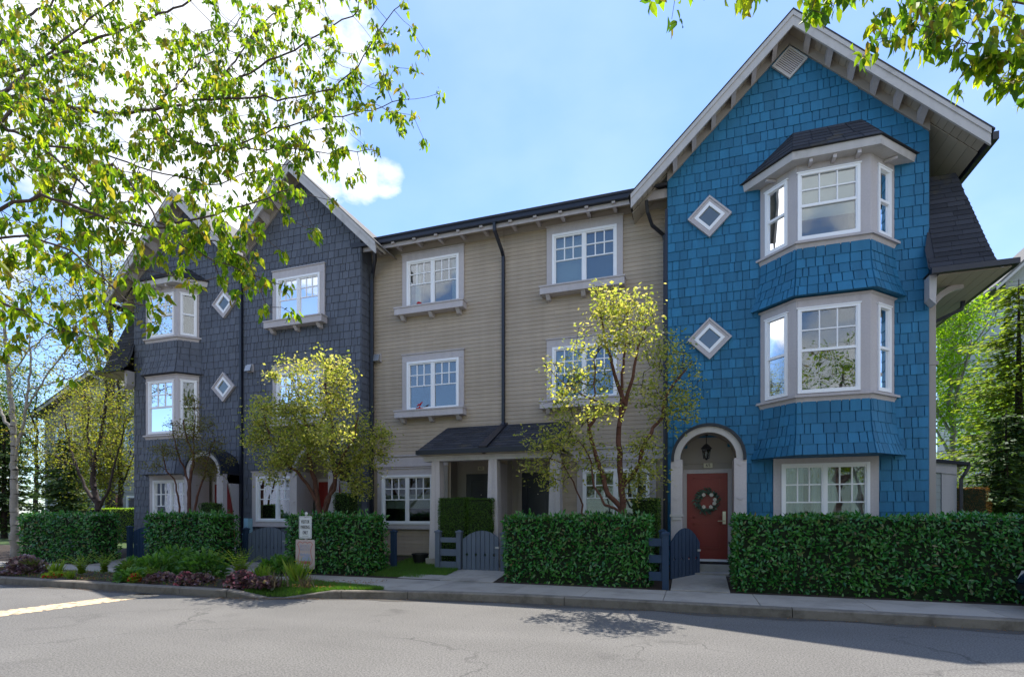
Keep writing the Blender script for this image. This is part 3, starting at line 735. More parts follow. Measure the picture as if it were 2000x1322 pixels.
def wall_sheet(parent, s0, s1, z0, top, yw, holes, mat, name='wall', breaks=(), depth=None):
    xs = sorted(set([s0, s1]+[h[0] for h in holes]+[h[1] for h in holes]+list(breaks)))
    xs = [x for x in xs if s0 <= x <= s1]
    m = MB()
    for a, b in zip(xs, xs[1:]):
        hz = sorted([(h[2], h[3]) for h in holes if h[0] <= a+1e-6 and h[1] >= b-1e-6])
        z = z0
        for c, d in hz:
            if c > z: m.add([(a, yw, z), (b, yw, z), (b, yw, c), (a, yw, c)], [(0, 1, 2, 3)])
            z = max(z, d)
        m.add([(a, yw, z), (b, yw, z), (b, yw, top(b)), (a, yw, top(a))], [(0, 1, 2, 3)])
    if depth:
        m.add([(s0, yw, z0), (s0, yw+depth, z0), (s0, yw+depth, top(s0)), (s0, yw, top(s0)),
               (s1, yw, z0), (s1, yw+depth, z0), (s1, yw+depth, top(s1)), (s1, yw, top(s1))],
              [(0, 1, 2, 3), (4, 7, 6, 5), (1, 5, 6, 2)])
    return m.build(name, mat, parent)

def shingle_piece(T, u0, u1, z0, z1, lap=.03, thick=.018, flare=None):
    g = .0085
    a, b = u0+g, u1-g
    return [T(a, -.002, z0), T(b, -.002, z0), T(b, thick, z0), T(a, thick, z0),
            T(a, -.002, z1+lap), T(b, -.002, z1+lap), T(b, .009, z1+lap), T(a, .009, z1+lap)], BOXF
WC = [.105, .135, .16, .19, .225, .26]
def shingles_flat(yw, s0, s1, z0, top, holes, course=.203, jitter=True):
    T = flatT(yw); out = []; z = z0; zmax = max(top(s0+(s1-s0)*i/20) for i in range(21))
    while z < zmax:
        blocks = [(h[0], h[1]) for h in holes if min(h[3], z+course)-max(h[2], z) > course*.45]
        for a, b in intervals(s0, s1, blocks):
            u = a; first = True
            while u < b-.001:
                w = random.choice(WC)
                if first: w *= random.uniform(.4, 1); first = False
                if b-(u+w) < .07: w = b-u
                mid = u+w/2
                if z+.4*course < top(mid):
                    th = .025+random.uniform(-.003, .004)
                    out.append(shingle_piece(T, u, u+w, z+random.uniform(-.0015, .0015), z+course, thick=th))
                u += w
        z += course
    return out

def rake_set(parent, s_mid, z_apex, pitch, sL, sR, yf, yw, boards=True, bargew=.20, skipL=None, skipR=None, roofmat='roofl', yback=22, lk=6, outR=None, outL=None):
    """gable roof: barge boards, soffit boards, lookouts, frieze and the roof itself. z_apex = top of barge at apex"""
    cs = 1/sqrt(1+pitch*pitch)
    zt = lambda s: z_apex-pitch*abs(s-s_mid)
    for sgn, e in ((-1, sL), (1, sR)):
        vz = bargew/cs
        b = MB(); a0 = s_mid; 
        poly = [(a0, zt(a0)), (e, zt(e)), (e, zt(e)-vz), (a0, zt(a0)-vz)]
        b.prism(poly if sgn > 0 else poly[::-1], yf, yf+.04)
        b.build('barge_board', 'barge', parent)
        t = MB(); tp = [(a0, zt(a0)+.012), (e, zt(e)+.012), (e, zt(e)-.085), (a0, zt(a0)-.085)]
        t.prism(tp if sgn > 0 else tp[::-1], yf-.022, yf-.002); t.build('barge_trim', 'barge', parent)
        # roof slab
        r = MB()
        e2 = e+sgn*.05
        r.hexa([(a0, yf-.03, zt(a0)+.013), (e2, yf-.03, zt(e2)+.013), (e2, yback, zt(e2)+.013), (a0, yback, zt(a0)+.013),
                (a0, yf-.03, zt(a0)+.045), (e2, yf-.03, zt(e2)+.045), (e2, yback, zt(e2)+.045), (a0, yback, zt(a0)+.045)])
        r.build('roof', roofmat, parent)
        # under-roof boards between barge and wall
        zs = .10
        n = int(abs(e-s_mid)/(.15*cs)); 
        for i in range(n):
            s0 = s_mid+(e-s_mid)*i/n; s1 = s_mid+(e-s_mid)*(i+1)/n; g = .004*sgn
            MB().hexa([(s0+g, yf+.042, zt(s0)-zs), (s1-g, yf+.042, zt(s1)-zs), (s1-g, yw-.002, zt(s1)-zs), (s0+g, yw-.002, zt(s0)-zs),
                       (s0+g, yf+.042, zt(s0)-zs+.02), (s1-g, yf+.042, zt(s1)-zs+.02), (s1-g, yw-.002, zt(s1)-zs+.02), (s0+g, yw-.002, zt(s0)-zs+.02)]).build('soffit_board', 'soffit', parent)
        r2 = MB().hexa([(a0, yf+.04, zt(a0)-zs+.022), (e, yf+.04, zt(e)-zs+.022), (e, yw, zt(e)-zs+.022), (a0, yw, zt(a0)-zs+.022),
                        (a0, yf+.04, zt(a0)-.01), (e, yf+.04, zt(e)-.01), (e, yw, zt(e)-.01), (a0, yw, zt(a0)-.01)])
        r2.build('roof_edge_fill', 'soffit', parent)
        # frieze on the wall
        wallend = (outR if sgn > 0 else outL)
        fe = wallend if wallend is not None else e
        fz = .30
        fr = MB(); pl = [(a0, zt(a0)-zs), (fe, zt(fe)-zs), (fe, zt(fe)-fz), (a0, zt(a0)-fz)]
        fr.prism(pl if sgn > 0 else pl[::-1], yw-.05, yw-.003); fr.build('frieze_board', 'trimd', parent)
        # lookouts
        for i in range(lk):
            tt = (i+.75)/lk*.97
            sc = s_mid+(fe-s_mid)*tt; w = .045
            s0, s1 = sc-w, sc+w
            q = []
            for (yy, dz) in ((yf+.042, .06), (yw-.05, .185)):
                q.append([(s0, yy, zt(s0)-zs-dz), (s1, yy, zt(s1)-zs-dz), (s1, yy, zt(s1)-zs-.001), (s0, yy, zt(s0)-zs-.001)])
            A, B = q
            MB().hexa([A[0], A[1], B[1], B[0], A[3], A[2], B[2], B[3]]).build('lookout_bracket', 'trim', parent)
    return zt, zs

def bay_ring(sA, sB, sC, sD, p, off, yw):
    k = off*.414
    return [Vector((sA-off*1.414, yw, 0)), Vector((sB-k, yw-p-off, 0)), Vector((sC+k, yw-p-off, 0)), Vector((sD+off*1.414, yw, 0))]

def bay_prism(pl0, z0, pl1, z1, name, mat, parent):
    m = MB(); v = [(q.x, q.y, z0) for q in pl0]+[(q.x, q.y, z1) for q in pl1]
    f = [(0, 1, 2, 3)[::-1], (4, 5, 6, 7)]+[(i, (i+1) % 4, (i+1) % 4+4, i+4) for i in range(4)]
    f[0] = (3, 2, 1, 0)
    return m.add(v, f).build(name, mat, parent)

def bay(parent, sA, sB, sC, sD, p, yw, levels, shm, roof_top, eave, dress):
    """levels: (z_frame_bottom, z_frame_top, z_sill_bottom, z_head_top) ; below each a shingled skirt"""
    pieces = []
    def R(off): return bay_ring(sA, sB, sC, sD, p, off, yw)
    for li, (zb, zt_, zs, zh, zskirt, cuts) in enumerate(levels):
        ring = R(0)
        root = None
        # facets
        m = MB()
        base = None
        for fi, (a, b) in enumerate(zip(ring, ring[1:])):
            dv = (b-a); Lf = dv.length; dv = dv/Lf; nv = Vector((dv.y, -dv.x, 0))
            T = facetT((a.x, a.y, 0), dv, nv)
            c = cuts[fi]
            mm = MB(T)
            u0, u1 = c[0]*Lf, c[1]*Lf
            z0, z1 = zb, zt_
            e = .0
            mm.box(0, u0+.004, -.05, 0, zs+.1, zh); mm.box(u1-.004, Lf, -.05, 0, zs+.1, zh)
            mm.box(u0, u1, -.05, 0, zt_-.004, zh); mm.box(u0, u1, -.05, 0, zs+.1, zb+.004)
            ob = mm.build('bay_panel', 'trim', parent)
            window(ob, T, u0, u1, z0, z1, 'hung' if fi == 1 else 'narrow', casing=0, name='x', room=.30, dress=dress[li][fi]) if False else None
            window_sub(ob, T, u0, u1, z0, z1, 'hung' if fi == 1 else 'narrow', dress[li][fi])
        # sill, head
        bay_prism(R(.0), zs, R(.03), zs+.10, 'bay_sill', 'trim', parent)
        bay_prism(R(.075), zs+.10, R(.075), zs+.145, 'bay_sill', 'trim', parent)
        bay_prism(R(.0), zh-.03, R(.045), zh+.012, 'bay_head', 'trim', parent)
        # skirt
        if zskirt is not None:
            z = zs; n = max(2, round((zs-zskirt)/.20)); c = (zs-zskirt)/n
            def off(z):
                t = (zs-z)/(zs-zskirt); return .0+.13*max(0, (t-.25)/.75)**1.6
            core0 = R(off(zskirt)-.01); core1 = R(-.02)
            # stepped core
            for j in range(n):
                za, zb2 = zs-(j+1)*c, zs-j*c
                bay_prism(R(off(za)-.012), za+.001, R(off(zb2)-.012), zb2, 'bay_core', shm, parent)
                r0, r1 = R(off(za)), R(off(zb2))
                for fi in range(3):
                    a0, b0, a1, b1 = r0[fi], r0[fi+1], r1[fi], r1[fi+1]
                    L0 = (b0-a0).length; u = 0; first = True
                    dv = (b0-a0)/L0; nv = Vector((dv.y, -dv.x, 0))
                    while u < L0-.001:
                        w = random.choice(WC)
                        if first: w *= random.uniform(.5, 1); first = False
                        if L0-(u+w) < .07: w = L0-u
                        g = .0085
                        t0, t1 = (u+g)/L0, (u+w-g)/L0
                        pa, pb = a0.lerp(b0, t0), a0.lerp(b0, t1); qa, qb = a1.lerp(b1, t0), a1.lerp(b1, t1)
                        th = .024
                        zz = za+random.uniform(-.0015, .0015)
                        V = [pa-nv*.01, pb-nv*.01, pb+nv*th, pa+nv*th, qa-nv*.01, qb-nv*.01, qb+nv*.008, qa+nv*.008]
                        pieces.append(([(q.x, q.y, zz if i < 4 else zb2+.02) for i, q in enumerate(V)], BOXF))
                        u += w
    # roof
    zb = eave
    e0, e1 = R(.24), R(.24)
    for k in (0, 3): pass
    bay_prism(R(.24), zb, R(.25), zb+.15, 'bay_fascia', 'barge', parent)
    m = MB(); r = R(.29)
    k = .55
    top = [Vector((sB-.02, yw+.0, 0)), Vector((sB+.02, yw-.10, 0)), Vector((sC-.02, yw-.10, 0)), Vector((sC+.02, yw, 0))]
    v = [(q.x, q.y, zb+.153) for q in r]+[(q.x, q.y, roof_top) for q in top]
    f = [(3, 2, 1, 0), (4, 5, 6, 7)]+[(i, (i+1) % 4, (i+1) % 4+4, i+4) for i in range(4)]
    m.add(v, f).build('bay_roof', 'roof', parent)
    # roof shingles on the three slopes
    rp = []
    for fi in range(3):
        P0, P1, Q0, Q1 = [Vector(v[i]) for i in (fi, fi+1, fi+4, fi+5)]
        nv = (P1-P0).cross(Q0-P0).normalized()
        if nv.z < 0: nv = -nv
        n = 6
        for j in range(n):
            t0, t1 = j/n, (j+1)/n+.02
            A, B = P0.lerp(Q0, t0), P1.lerp(Q1, t0); C, D = P0.lerp(Q0, min(1, t1)), P1.lerp(Q1, min(1, t1))
            cnt = max(1, int((B-A).length/.28)); 
            for i in range(cnt):
                x0, x1 = i/cnt+.01, (i+1)/cnt-.006
                a, b, c, d = A.lerp(B, x0), A.lerp(B, x1), C.lerp(D, x0), C.lerp(D, x1)
                th = .012
                rp.append(([tuple(a), tuple(b), tuple(b+nv*th), tuple(a+nv*th), tuple(c), tuple(d), tuple(d+nv*.002), tuple(c+nv*.002)], BOXF))
    m = MB()
    for a, b in rp: m.add(a, b)
    m.build('bay_roof_shingles', 'roof', parent, kind='stuff')
    # small rafter tails under the fascia
    for t in (.18, .5, .82):
        q = R(.0); x = q[1].lerp(q[2], t)
        MB().box(x.x-.03, x.x+.03, x.y-.2, x.y+.01, zb-.07, zb-.001).build('rafter_tail', 'trim', parent)
    for qa, qb in ((1, 0), (2, 3)):
        q = R(0); x = q[qa].lerp(q[qb], .55); o = R(.2)[qa].lerp(R(.2)[qb], .55); w = Vector((.02, .02, 0))
        MB().tube([(x.x, x.y, zb-.035), (o.x, o.y, zb-.035)], .035, n=4).build('rafter_tail', 'trim', parent)
    return pieces

def window_sub(panel, T, u0, u1, z0, z1, kind, dress):
    """frame, muntins, panes and dressing as sub-parts of a bay panel"""
    fw = .05
    f = MB(T)
    f.box(u0, u0+fw, -.045, .03, z0, z1); f.box(u1-fw, u1, -.045, .03, z0, z1)
    f.box(u0+fw, u1-fw, -.045, .028, z0, z0+fw+.02); f.box(u0+fw, u1-fw, -.045, .028, z1-fw, z1)
    f.box(u0-.02, u1+.02, -.0, .04, z1, z1+.022)
    U0, U1, Z0, Z1 = u0+fw, u1-fw, z0+fw+.02, z1-fw
    zm = (Z0+Z1)/2; r = .024
    f.box(U0, U1, -.03, .02, zm-.025, zm+.025)
    for c, d in ((Z0, zm-.025), (zm+.025, Z1)):
        f.box(U0, U0+r, -.03, .012, c, d); f.box(U1-r, U1, -.03, .012, c, d)
    f.build('frame', 'white', panel)
    A, B = U0+r, U1-r; panes = [(A, B, Z0, zm-.025)]
    if kind == 'hung':
        g = MB(T); c, d = zm+.025, Z1
        for i in (1, 2):
            x = A+(B-A)*i/3; g.box(x-.012, x+.012, -.012, .006, c, d)
        z = (c+d)/2; g.box(A, B, -.013, .007, z-.012, z+.012)
        g.build('muntin', 'white', panel)
        for i in range(3):
            for j in range(2): panes.append((A+(B-A)*i/3, A+(B-A)*(i+1)/3, c+(d-c)*j/2, c+(d-c)*(j+1)/2))
    else: panes.append((A, B, zm+.025, Z1))
    for a, b, c, d in panes:
        MB(T).box(a, b, -.018, -.013, c, d).build('pane', 'glass', panel)
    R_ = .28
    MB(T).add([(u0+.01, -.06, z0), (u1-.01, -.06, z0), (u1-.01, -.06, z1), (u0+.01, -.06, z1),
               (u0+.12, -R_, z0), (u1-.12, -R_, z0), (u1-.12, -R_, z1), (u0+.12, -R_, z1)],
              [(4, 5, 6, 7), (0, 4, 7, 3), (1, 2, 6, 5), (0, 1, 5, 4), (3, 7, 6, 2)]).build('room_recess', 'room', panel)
    for k, a, b, c, d in (dress or []):
        MB(T).box(A+(B-A)*a, A+(B-A)*b, -.075, -.07, Z0+(Z1-Z0)*c, Z0+(Z1-Z0)*d).build('roller_blind' if 'shade' in k else 'curtain', 'shade' if k == 'shade' else 'curtain', panel)

def diamond_window(parent, s, z, yw, r=.44):
    def ring(ro, ri, d0, d1, m):
        P = lambda q, d: [(s, yw-d, z-q), (s+q, yw-d, z), (s, yw-d, z+q), (s-q, yw-d, z)]
        v = P(ro, d0)+P(ro, d1)+P(ri, d0)+P(ri, d1)
        f = []
        for i in range(4):
            j = (i+1) % 4
            f += [(i, j, j+4, i+4), (i+4, j+4, j+12, i+12), (i+12, j+12, j+8, i+8)]
        return m.add(v, f)
    w = ring(r, r-.13, 0, .055, MB()).build('diamond_window', 'trim', parent)
    ring(r+.005, r-.045, .055, .075, MB()).build('outer_moulding', 'trim', w)
    ring(r-.13, r-.215, .0, .065, MB()).build('frame', 'white', w)
    q = r-.21
    MB().add([(s, yw-.03, z-q), (s+q, yw-.03, z), (s, yw-.03, z+q), (s-q, yw-.03, z)], [(0, 1, 2, 3)]).build('pane', 'glass', w)
    MB().add([(s, yw-.022, z-q), (s+q, yw-.022, z), (s, yw-.022, z+q), (s-q, yw-.022, z)], [(0, 1, 2, 3)]).build('room_recess', 'shade', w)

def downspout(parent, pts, r=.045, name='downspout'):
    return MB().tube(pts, r, n=4).build(name, 'gutter', parent)

def door(parent, s0, s1, z0, z1, y, mat, num, handle_side=1, name='door'):
    d = MB(); d.box(s0, s1, y, y+.05, z0, z1); D = d.build(name, mat, parent)
    w = s1-s0
    for (a, b) in ((z0+.22, z0+(z1-z0)*.40), (z0+(z1-z0)*.46, z1-.16)):
        m = MB()
        for (x0, x1, c, e) in ((s0+.13, s1-.13, a, a+.025), (s0+.13, s1-.13, b-.025, b), (s0+.13, s0+.155, a, b), (s1-.155, s1-.13, a, b)):
            m.box(x0, x1, y-.014, y+.001, c, e)
        m.box(s0+.20, s1-.20, y-.010, y+.001, a+.06, b-.06)
        m.build('door_panel', mat, D)
    return D

def arched_porch(parent, sc, yw, zfloor, zspring, R_out, num, side_open=True, y_front=None):
    """barrel-roofed entry porch; returns nothing"""
    yf = y_front; Ri = R_out-.125
    # roof shell
    m = MB(); m.ringband(sc, zspring, R_out, R_out+.055, -.06, pi+.06, yf-.05, yw, n=30); m.build('arched_roof', 'gutter', parent)
    # white-grey arch band on the front
    m = MB(); m.ringband(sc, zspring, Ri, R_out-.002, 0, pi, yf, yf+.1, n=30); m.build('arch_band', 'barge', parent)
    # vault
    m = MB(); m.ringband(sc, zspring, Ri+.02, R_out-.004, 0, pi, yf+.1, yw+.1, n=24); m.build('vault', 'trimd', parent)
    # pilasters
    for sgn in (-1, 1):
        a, b = sorted((sc+sgn*(R_out-.17), sc+sgn*(R_out+.06)))
        if not side_open or sgn < 0:
            m = MB(); m.box(a, b, yf+.0, yw, zfloor, zspring-.002)
        else:
            m = MB(); m.box(a, b, yf+.0, yf+.14, zfloor, zspring-.002)
            # side panel with a curved opening edge
            x0, x1 = b-.05, b-.003
            n = 10; z0, z1 = zfloor, zspring-.003
            yy = lambda t: yw-.28-.0*t+(-.34)*(1-sqrt(max(0, 1-t*t)))
            vs = []; fs = []
            for i in range(n+1):
                t = i/n; z = z0+(z1-z0)*t
                yo = yw-.16-.40*t**2.2
                vs += [(x0, yo, z), (x1, yo, z), (x1, yw-.001, z), (x0, yw-.001, z)]
            for i in range(n):
                A, B = i*4, i*4+4
                fs += [(A+k, A+(k+1) % 4, B+(k+1) % 4, B+k) for k in range(4)]
            MB().add(vs, fs).build('side_panel', 'trim', parent)
            MB().box(x0, x1, yf+.14, yw-.001, zspring-.26, zspring-.004).build('side_header', 'trim', parent)
        pil = m.build('pilaster', 'trim', parent)
        c = MB(); c.box(a-.02, b+.02, yf-.03, yf+.14, zspring-1.18, zspring-1.13); c.box(a+.03, b-.03, yf-.022, yf+.0, zspring-1.25, zspring-1.18)
        c.build('ledge', 'barge', pil)
        for zz in (zspring-.14, zspring-.82):
            k = MB(); mid = (a+b)/2
            k.prism([(mid-.055, zz+.04), (mid, zz), (mid+.055, zz+.04), (mid+.055, zz+.015), (mid, zz-.03), (mid-.055, zz+.015)][::-1], yf-.012, yf+.001)
            k.build('chevron', 'trim', pil)
    # back wall with door
    yb = yw+.15
    m = MB(); n = 20
    m.add([(sc-R_out, yb, zfloor), (sc+R_out, yb, zfloor), (sc+R_out, yb, zspring), (sc-R_out, yb, zspring)], [(0, 1, 2, 3)])
    v = [(sc, yb, zspring)]+[(sc+R_out*cos(pi*i/n), yb, zspring+R_out*sin(pi*i/n)) for i in range(n+1)]
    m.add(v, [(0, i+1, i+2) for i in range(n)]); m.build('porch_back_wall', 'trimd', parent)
    MB().box(sc-R_out+.16, sc+R_out-.16, yb-.03, yb-.001, zspring-.03, zspring+.0).build('transom_trim', 'trimd', parent)
    for a, b in ((sc-.5, sc-.42), (sc+.42, sc+.5)):
        MB().box(a, b, yb-.035, yb-.001, zfloor, zspring-.16).build('door_casing', 'trim', parent)
    MB().box(sc-.5, sc+.5, yb-.036, yb-.001, zspring-.24, zspring-.155).build('door_casing', 'trim', parent)
    D = door(parent, sc-.415, sc+.415, zfloor+.05, zspring-.17, yb-.02, 'reddoor', num)
    MB().box(sc-.42, sc+.42, yb-.06, yb-.021, zfloor, zfloor+.05).build('threshold', 'white', parent)
    return yb, D

def plaque(parent, s, z, y, num):
    p = MB().box(s-.09, s+.09, y-.015, y, z-.05, z+.05).build('number_plaque', 'cream', parent)
    text_mesh(num, .10, 'ink', p, (s, y-.018, z))
    return p

GRP = 'townhouses joined in one row'
# ================================================================== BLUE TOWNHOUSE (65)
YW = 12.3; YF = 11.83
blue = thing('townhouse', (1.87, YW, .14), 'bright blue shingled townhouse with two stacked bay windows and a red door', 'townhouse', GRP)
MIDB, ZA, PT = 1.87, 11.42, .965
ztopB = lambda s: ZA-PT*abs(s-MIDB)-.20
winB = (1.72, 3.29, .95, 2.52)
doorhole = (-.36, .93, .14, 3.2)
holes = [(winB[0], winB[1], winB[2], winB[3]), (-.37, .94, .14, 2.62), (-.30, .87, .14, 2.92), (-.12, .69, .14, 3.14)]
wall_sheet(blue, -.54, 4.28, .1, ztopB, YW, holes, 'blue', breaks=(MIDB,), depth=9.5)
shh = [(winB[0]-.08, winB[1]+.08, winB[2]-.1, winB[3]+.1), (-.42, .98, 0, 2.62), (-.30, .86, 2.6, 3.15), (1.30, 3.70, 2.66, 8.72)]
pb = shingles_flat(YW, -.53, 4.27, .32, lambda s: ztopB(s)-.05, shh)
zt, zs = rake_set(blue, MIDB, ZA, PT, -1.28, 5.04, YF, YW, outL=-.54, outR=4.28, lk=6, roofmat='roof')
window(blue, flatT(YW), *winB, 'slider', casing=.15, head=.14, sill=.1, dress=[('curtain', .02, .26, 0, 1), ('curtain', .36, .52, 0, 1), ('curtain', .85, .98, 0, 1), ('curtain', .55, .66, 0, 1)], room=1.5)
lv = [(6.80, 8.10, 6.63, 8.38, 5.70, ((.16, .78), (.02, .865), (.28, .80))),
      (3.83, 5.47, 3.65, 5.66, 2.63, ((.16, .78), (.02, .865), (.28, .80)))]
pb += bay(blue, 1.33, 1.90, 3.15, 3.72, .60, YW, lv, 'blue', 9.24, 8.26,
          [[[('curtain', 0, 1, 0, .35)], [('wshade', 0, 1, .3, 1)], [('shade', 0, 1, 0, .9)]],
           [[('curtain', .05, .5, 0, .5)], [], [('shade', .55, 1, 0, 1)]]])
commit(blue, 'shingle', 'blue', pb, 300, 'small_shingles')
diamond_window(blue, .33, 7.85, YW-.018); diamond_window(blue, .33, 5.24, YW-.018)
# gable vent
def gable_vent(parent, s, z, yw, r):
    P = lambda q, y: [(s, y, z-q), (s+q, y, z), (s, y, z+q), (s-q, y, z)]
    v = P(r, yw-.075)+P(r, yw-.03)+P(r-.05, yw-.075)+P(r-.05, yw-.03); f = []
    for i in range(4):
        j = (i+1) % 4; f += [(i, j, j+8, i+8), (i, i+4, j+4, j), (i+8, j+8, j+12, i+12)]
    g = MB().add(v, f).build('gable_vent', 'barge', parent)
    MB().add(P(r-.05, yw-.034), [(0, 1, 2, 3)]).build('vent_back', 'trimd', g)
    q = r-.05; n = 11
    for i in range(n):       # louvres run parallel to the lower left edge
        t = (i+.5)/n
        a = Vector((s-q+q*t, 0, z+q*t)); b = Vector((s+q*t, 0, z-q+q*t))
        MB().tube([(a.x, yw-.055, a.z), (b.x, yw-.055, b.z)], .014, n=4).build('louvre', 'trim', g)
gable_vent(blue, 1.87, 10.73, YW, .33)
# entry
SP = 2.62; SCB = .285
yb, D65 = arched_porch(blue, SCB, YW, .47, SP, .665, '65', side_open=False, y_front=11.65)
# full fronts
MB().box(SCB-.60, SCB+.60, 11.62, YW+.1, .30, .47).build('porch_step', 'concrete', blue)
MB().box(SCB-.58, SCB+.48, 11.30, 11.62, .14, .325).build('porch_step', 'concrete', blue)
plaque(blue, SCB+.02, 2.545, yb-.04, '65')
h = MB().box(.60, .665, yb-.05, yb-.02, 1.28, 1.55).build('handle_plate', 'brass', D65)
MB().tube([(.635, yb-.05, 1.35), (.635, yb-.085, 1.35), (.50, yb-.09, 1.345)], .012, n=6).build('handle', 'brass', D65)
MB().tube([(.632, yb-.05, 1.48), (.632, yb-.075, 1.48)], .024, n=10).build('lock', 'brass', D65)
MB().box(.80, .83, yb-.03, yb-.002, 1.40, 1.50).build('doorbell', 'black', blue)
MB().box(-.08, .70, 11.72, 12.2, .471, .485).build('door_mat', 'rubber', blue)
# right side: corner board, flared pent roof with soffit, lean-to
MB().box(4.285, 4.40, YW+.03, YW+.12, .1, 6.0).build('corner_board', 'trimd', blue)
MB().box(4.285, 4.44, YW+.02, YW+.14, 4.35, 4.42).build('corner_band', 'trimd', blue)
MB().box(-.585, -.535, YW-.02, YW+.49, .3, 8.2).build('corner_board', 'gutter', blue)
def pent(parent, sw_, sgn):
    """flared side roof; sw_ is the house wall, sgn the side it leans to"""
    prof = [(1.05, 5.995), (.90, 6.09), (.83, 6.5), (.745, 7.05), (.66, 7.6), (.57, 8.15)]
    yf = [11.88, 12.0, 12.15, 12.34, 12.53, 12.72]
    m = MB(); v = []; f = []
    for (o, z), y in zip(prof, yf):
        v += [(sw_-sgn*.12 if y < 12.25 else sw_, y, z), (sw_+sgn*o, y, z), (sw_+sgn*o, 17.5, z)]
    for i in range(len(prof)-1):
        a = i*3; f += [(a, a+1, a+4, a+3), (a+1, a+2, a+5, a+4)]
    f.append((0, 2, 1)); v.append((sw_, 17.5, 5.99)); f.append((0, len(v)-1, 2, 1))
    m.add(v, f).build('side_roof', 'roof', parent)
    pcs = []
    for i in range(len(prof)-1):
        (o0, z0), (o1, z1) = prof[i], prof[i+1]; y0, y1 = yf[i], yf[i+1]
        n = max(1, round(sqrt((z1-z0)**2+(y1-y0)**2)/.115))
        for j in range(n):
            t0, t1 = j/n, (j+1)/n
            za, zb = z0+(z1-z0)*t0, z0+(z1-z0)*t1; ya, yb_ = y0+(y1-y0)*t0, y0+(y1-y0)*t1; oa, ob = o0+(o1-o0)*t0, o0+(o1-o0)*t1
            x = .0 if za > 6.2 else -.10; 
            while x < oa-.02:
                w = random.uniform(.26, .5); x1 = min(oa+.012, x+w)
                xb = min(ob+.006, x1) 
                pcs.append(([(sw_+sgn*(x+.005), ya, za), (sw_+sgn*x1, ya, za), (sw_+sgn*x1, ya-.018, za-.004), (sw_+sgn*(x+.005), ya-.018, za-.004),
                             (sw_+sgn*(min(x, xb)+.005), yb_, zb), (sw_+sgn*xb, yb_, zb), (sw_+sgn*xb, yb_-.005, zb), (sw_+sgn*(min(x, xb)+.005), yb_-.005, zb)], BOXF))
                x += w
    commit(parent, 'roof_shingle', 'roof', pcs, 300)
    MB().box(*sorted((sw_-sgn*.14, sw_+sgn*1.16)), 11.78, 11.88, 5.90, 6.0).build('gutter', 'gutter', parent)
    MB().box(*sorted((sw_+sgn*1.09, sw_+sgn*1.18)), 11.885, 17.5, 5.90, 6.0).build('gutter', 'gutter', parent)
    for k in range(6):       # soffit boards
        a = sw_+sgn*(.01+k*.18); MB().box(*sorted((a, a+sgn*.174)), 11.885, 17.4, 5.885, 5.90).build('soffit_board', 'soffit', parent)
    MB().prism([(sw_-sgn*.10, 5.95), (sw_-sgn*.10, 5.52), (sw_+sgn*.0, 5.40), (sw_+sgn*.02, 5.95)][::sgn], 12.0, 12.24).build('side_bracket', 'barge', parent)
    # curved bracket
    n = 8; ring = []
    for i in range(n+1):
        a = pi/2*i/n; ring.append((sw_+sgn*(.62-.60*cos(a)*1.0), 12.55, 5.15+.72*sin(a)))
    MB().tube(ring, .075, n=4).build('curved_bracket', 'trim', parent)
    downspout(parent, [(sw_+sgn*1.0, 13.5, 5.9), (sw_+sgn*.98, 13.5, 5.72), (sw_+sgn*.3, 13.5, 5.42), (sw_+sgn*.08, 13.5, 5.35), (sw_+sgn*.08, 13.5, .3)])
pent(blue, 4.28, 1)
MB().box(5.06, 5.15, YF-.02, 21.5, 8.16, 8.30).build('gutter', 'gutter', blue)
for k in range(5):
    a0 = 4.29+k*.15; zt_ = lambda s: ZA-PT*abs(s-MIDB)-.13
    MB().hexa([(a0, YW+.0, zt_(a0)), (a0+.145, YW, zt_(a0+.145)), (a0+.145, 21.5, zt_(a0+.145)), (a0, 21.5, zt_(a0)),
               (a0, YW, zt_(a0)+.02), (a0+.145, YW, zt_(a0+.145)+.02), (a0+.145, 21.5, zt_(a0+.145)+.02), (a0, 21.5, zt_(a0)+.02)]).build('soffit_board', 'soffit', blue)
    a0 = -.55-.15*k-.145
    MB().hexa([(a0, YW+.0, zt_(a0)), (a0+.145, YW, zt_(a0+.145)), (a0+.145, 13.2, zt_(a0+.145)), (a0, 13.2, zt_(a0)),
               (a0, YW, zt_(a0)+.02), (a0+.145, YW, zt_(a0+.145)+.02), (a0+.145, 13.2, zt_(a0+.145)+.02), (a0, 13.2, zt_(a0)+.02)]).build('soffit_board', 'soffit', blue)
m = MB(); m.box(4.285, 5.72, 15.0, 18.0, .2, 2.62); lt = m.build('lean_to', 'trimd', blue)
for i in range(13):
    z = .35+i*.165
    MB().hexa([(4.30, 14.985, z), (5.44, 14.985, z), (5.44, 14.999, z), (4.30, 14.999, z), (4.30, 14.994, z+.158), (5.44, 14.994, z+.158), (5.44, 14.999, z+.158), (4.30, 14.999, z+.158)]).build('siding_board', 'vinyl', lt)
MB().box(5.45, 5.74, 14.97, 14.998, .3, 2.5).build('corner_board', 'trim', lt)
MB().hexa([(4.25, 14.85, 2.85), (5.95, 14.85, 2.60), (5.95, 18.2, 2.60), (4.25, 18.2, 2.85), (4.25, 14.85, 2.92), (5.95, 14.85, 2.67), (5.95, 18.2, 2.67), (4.25, 18.2, 2.92)]).build('lean_to_roof', 'roof', lt)
MB().prism([(4.28, 2.62), (5.73, 2.40), (5.73, 2.63), (4.28, 2.85)], 14.94, 14.995).build('fascia', 'trim', lt)
downspout(lt, [(5.95, 14.9, 2.6), (5.86, 14.9, 2.4), (5.80, 14.92, 2.3), (5.80, 14.92, .3)], .04)

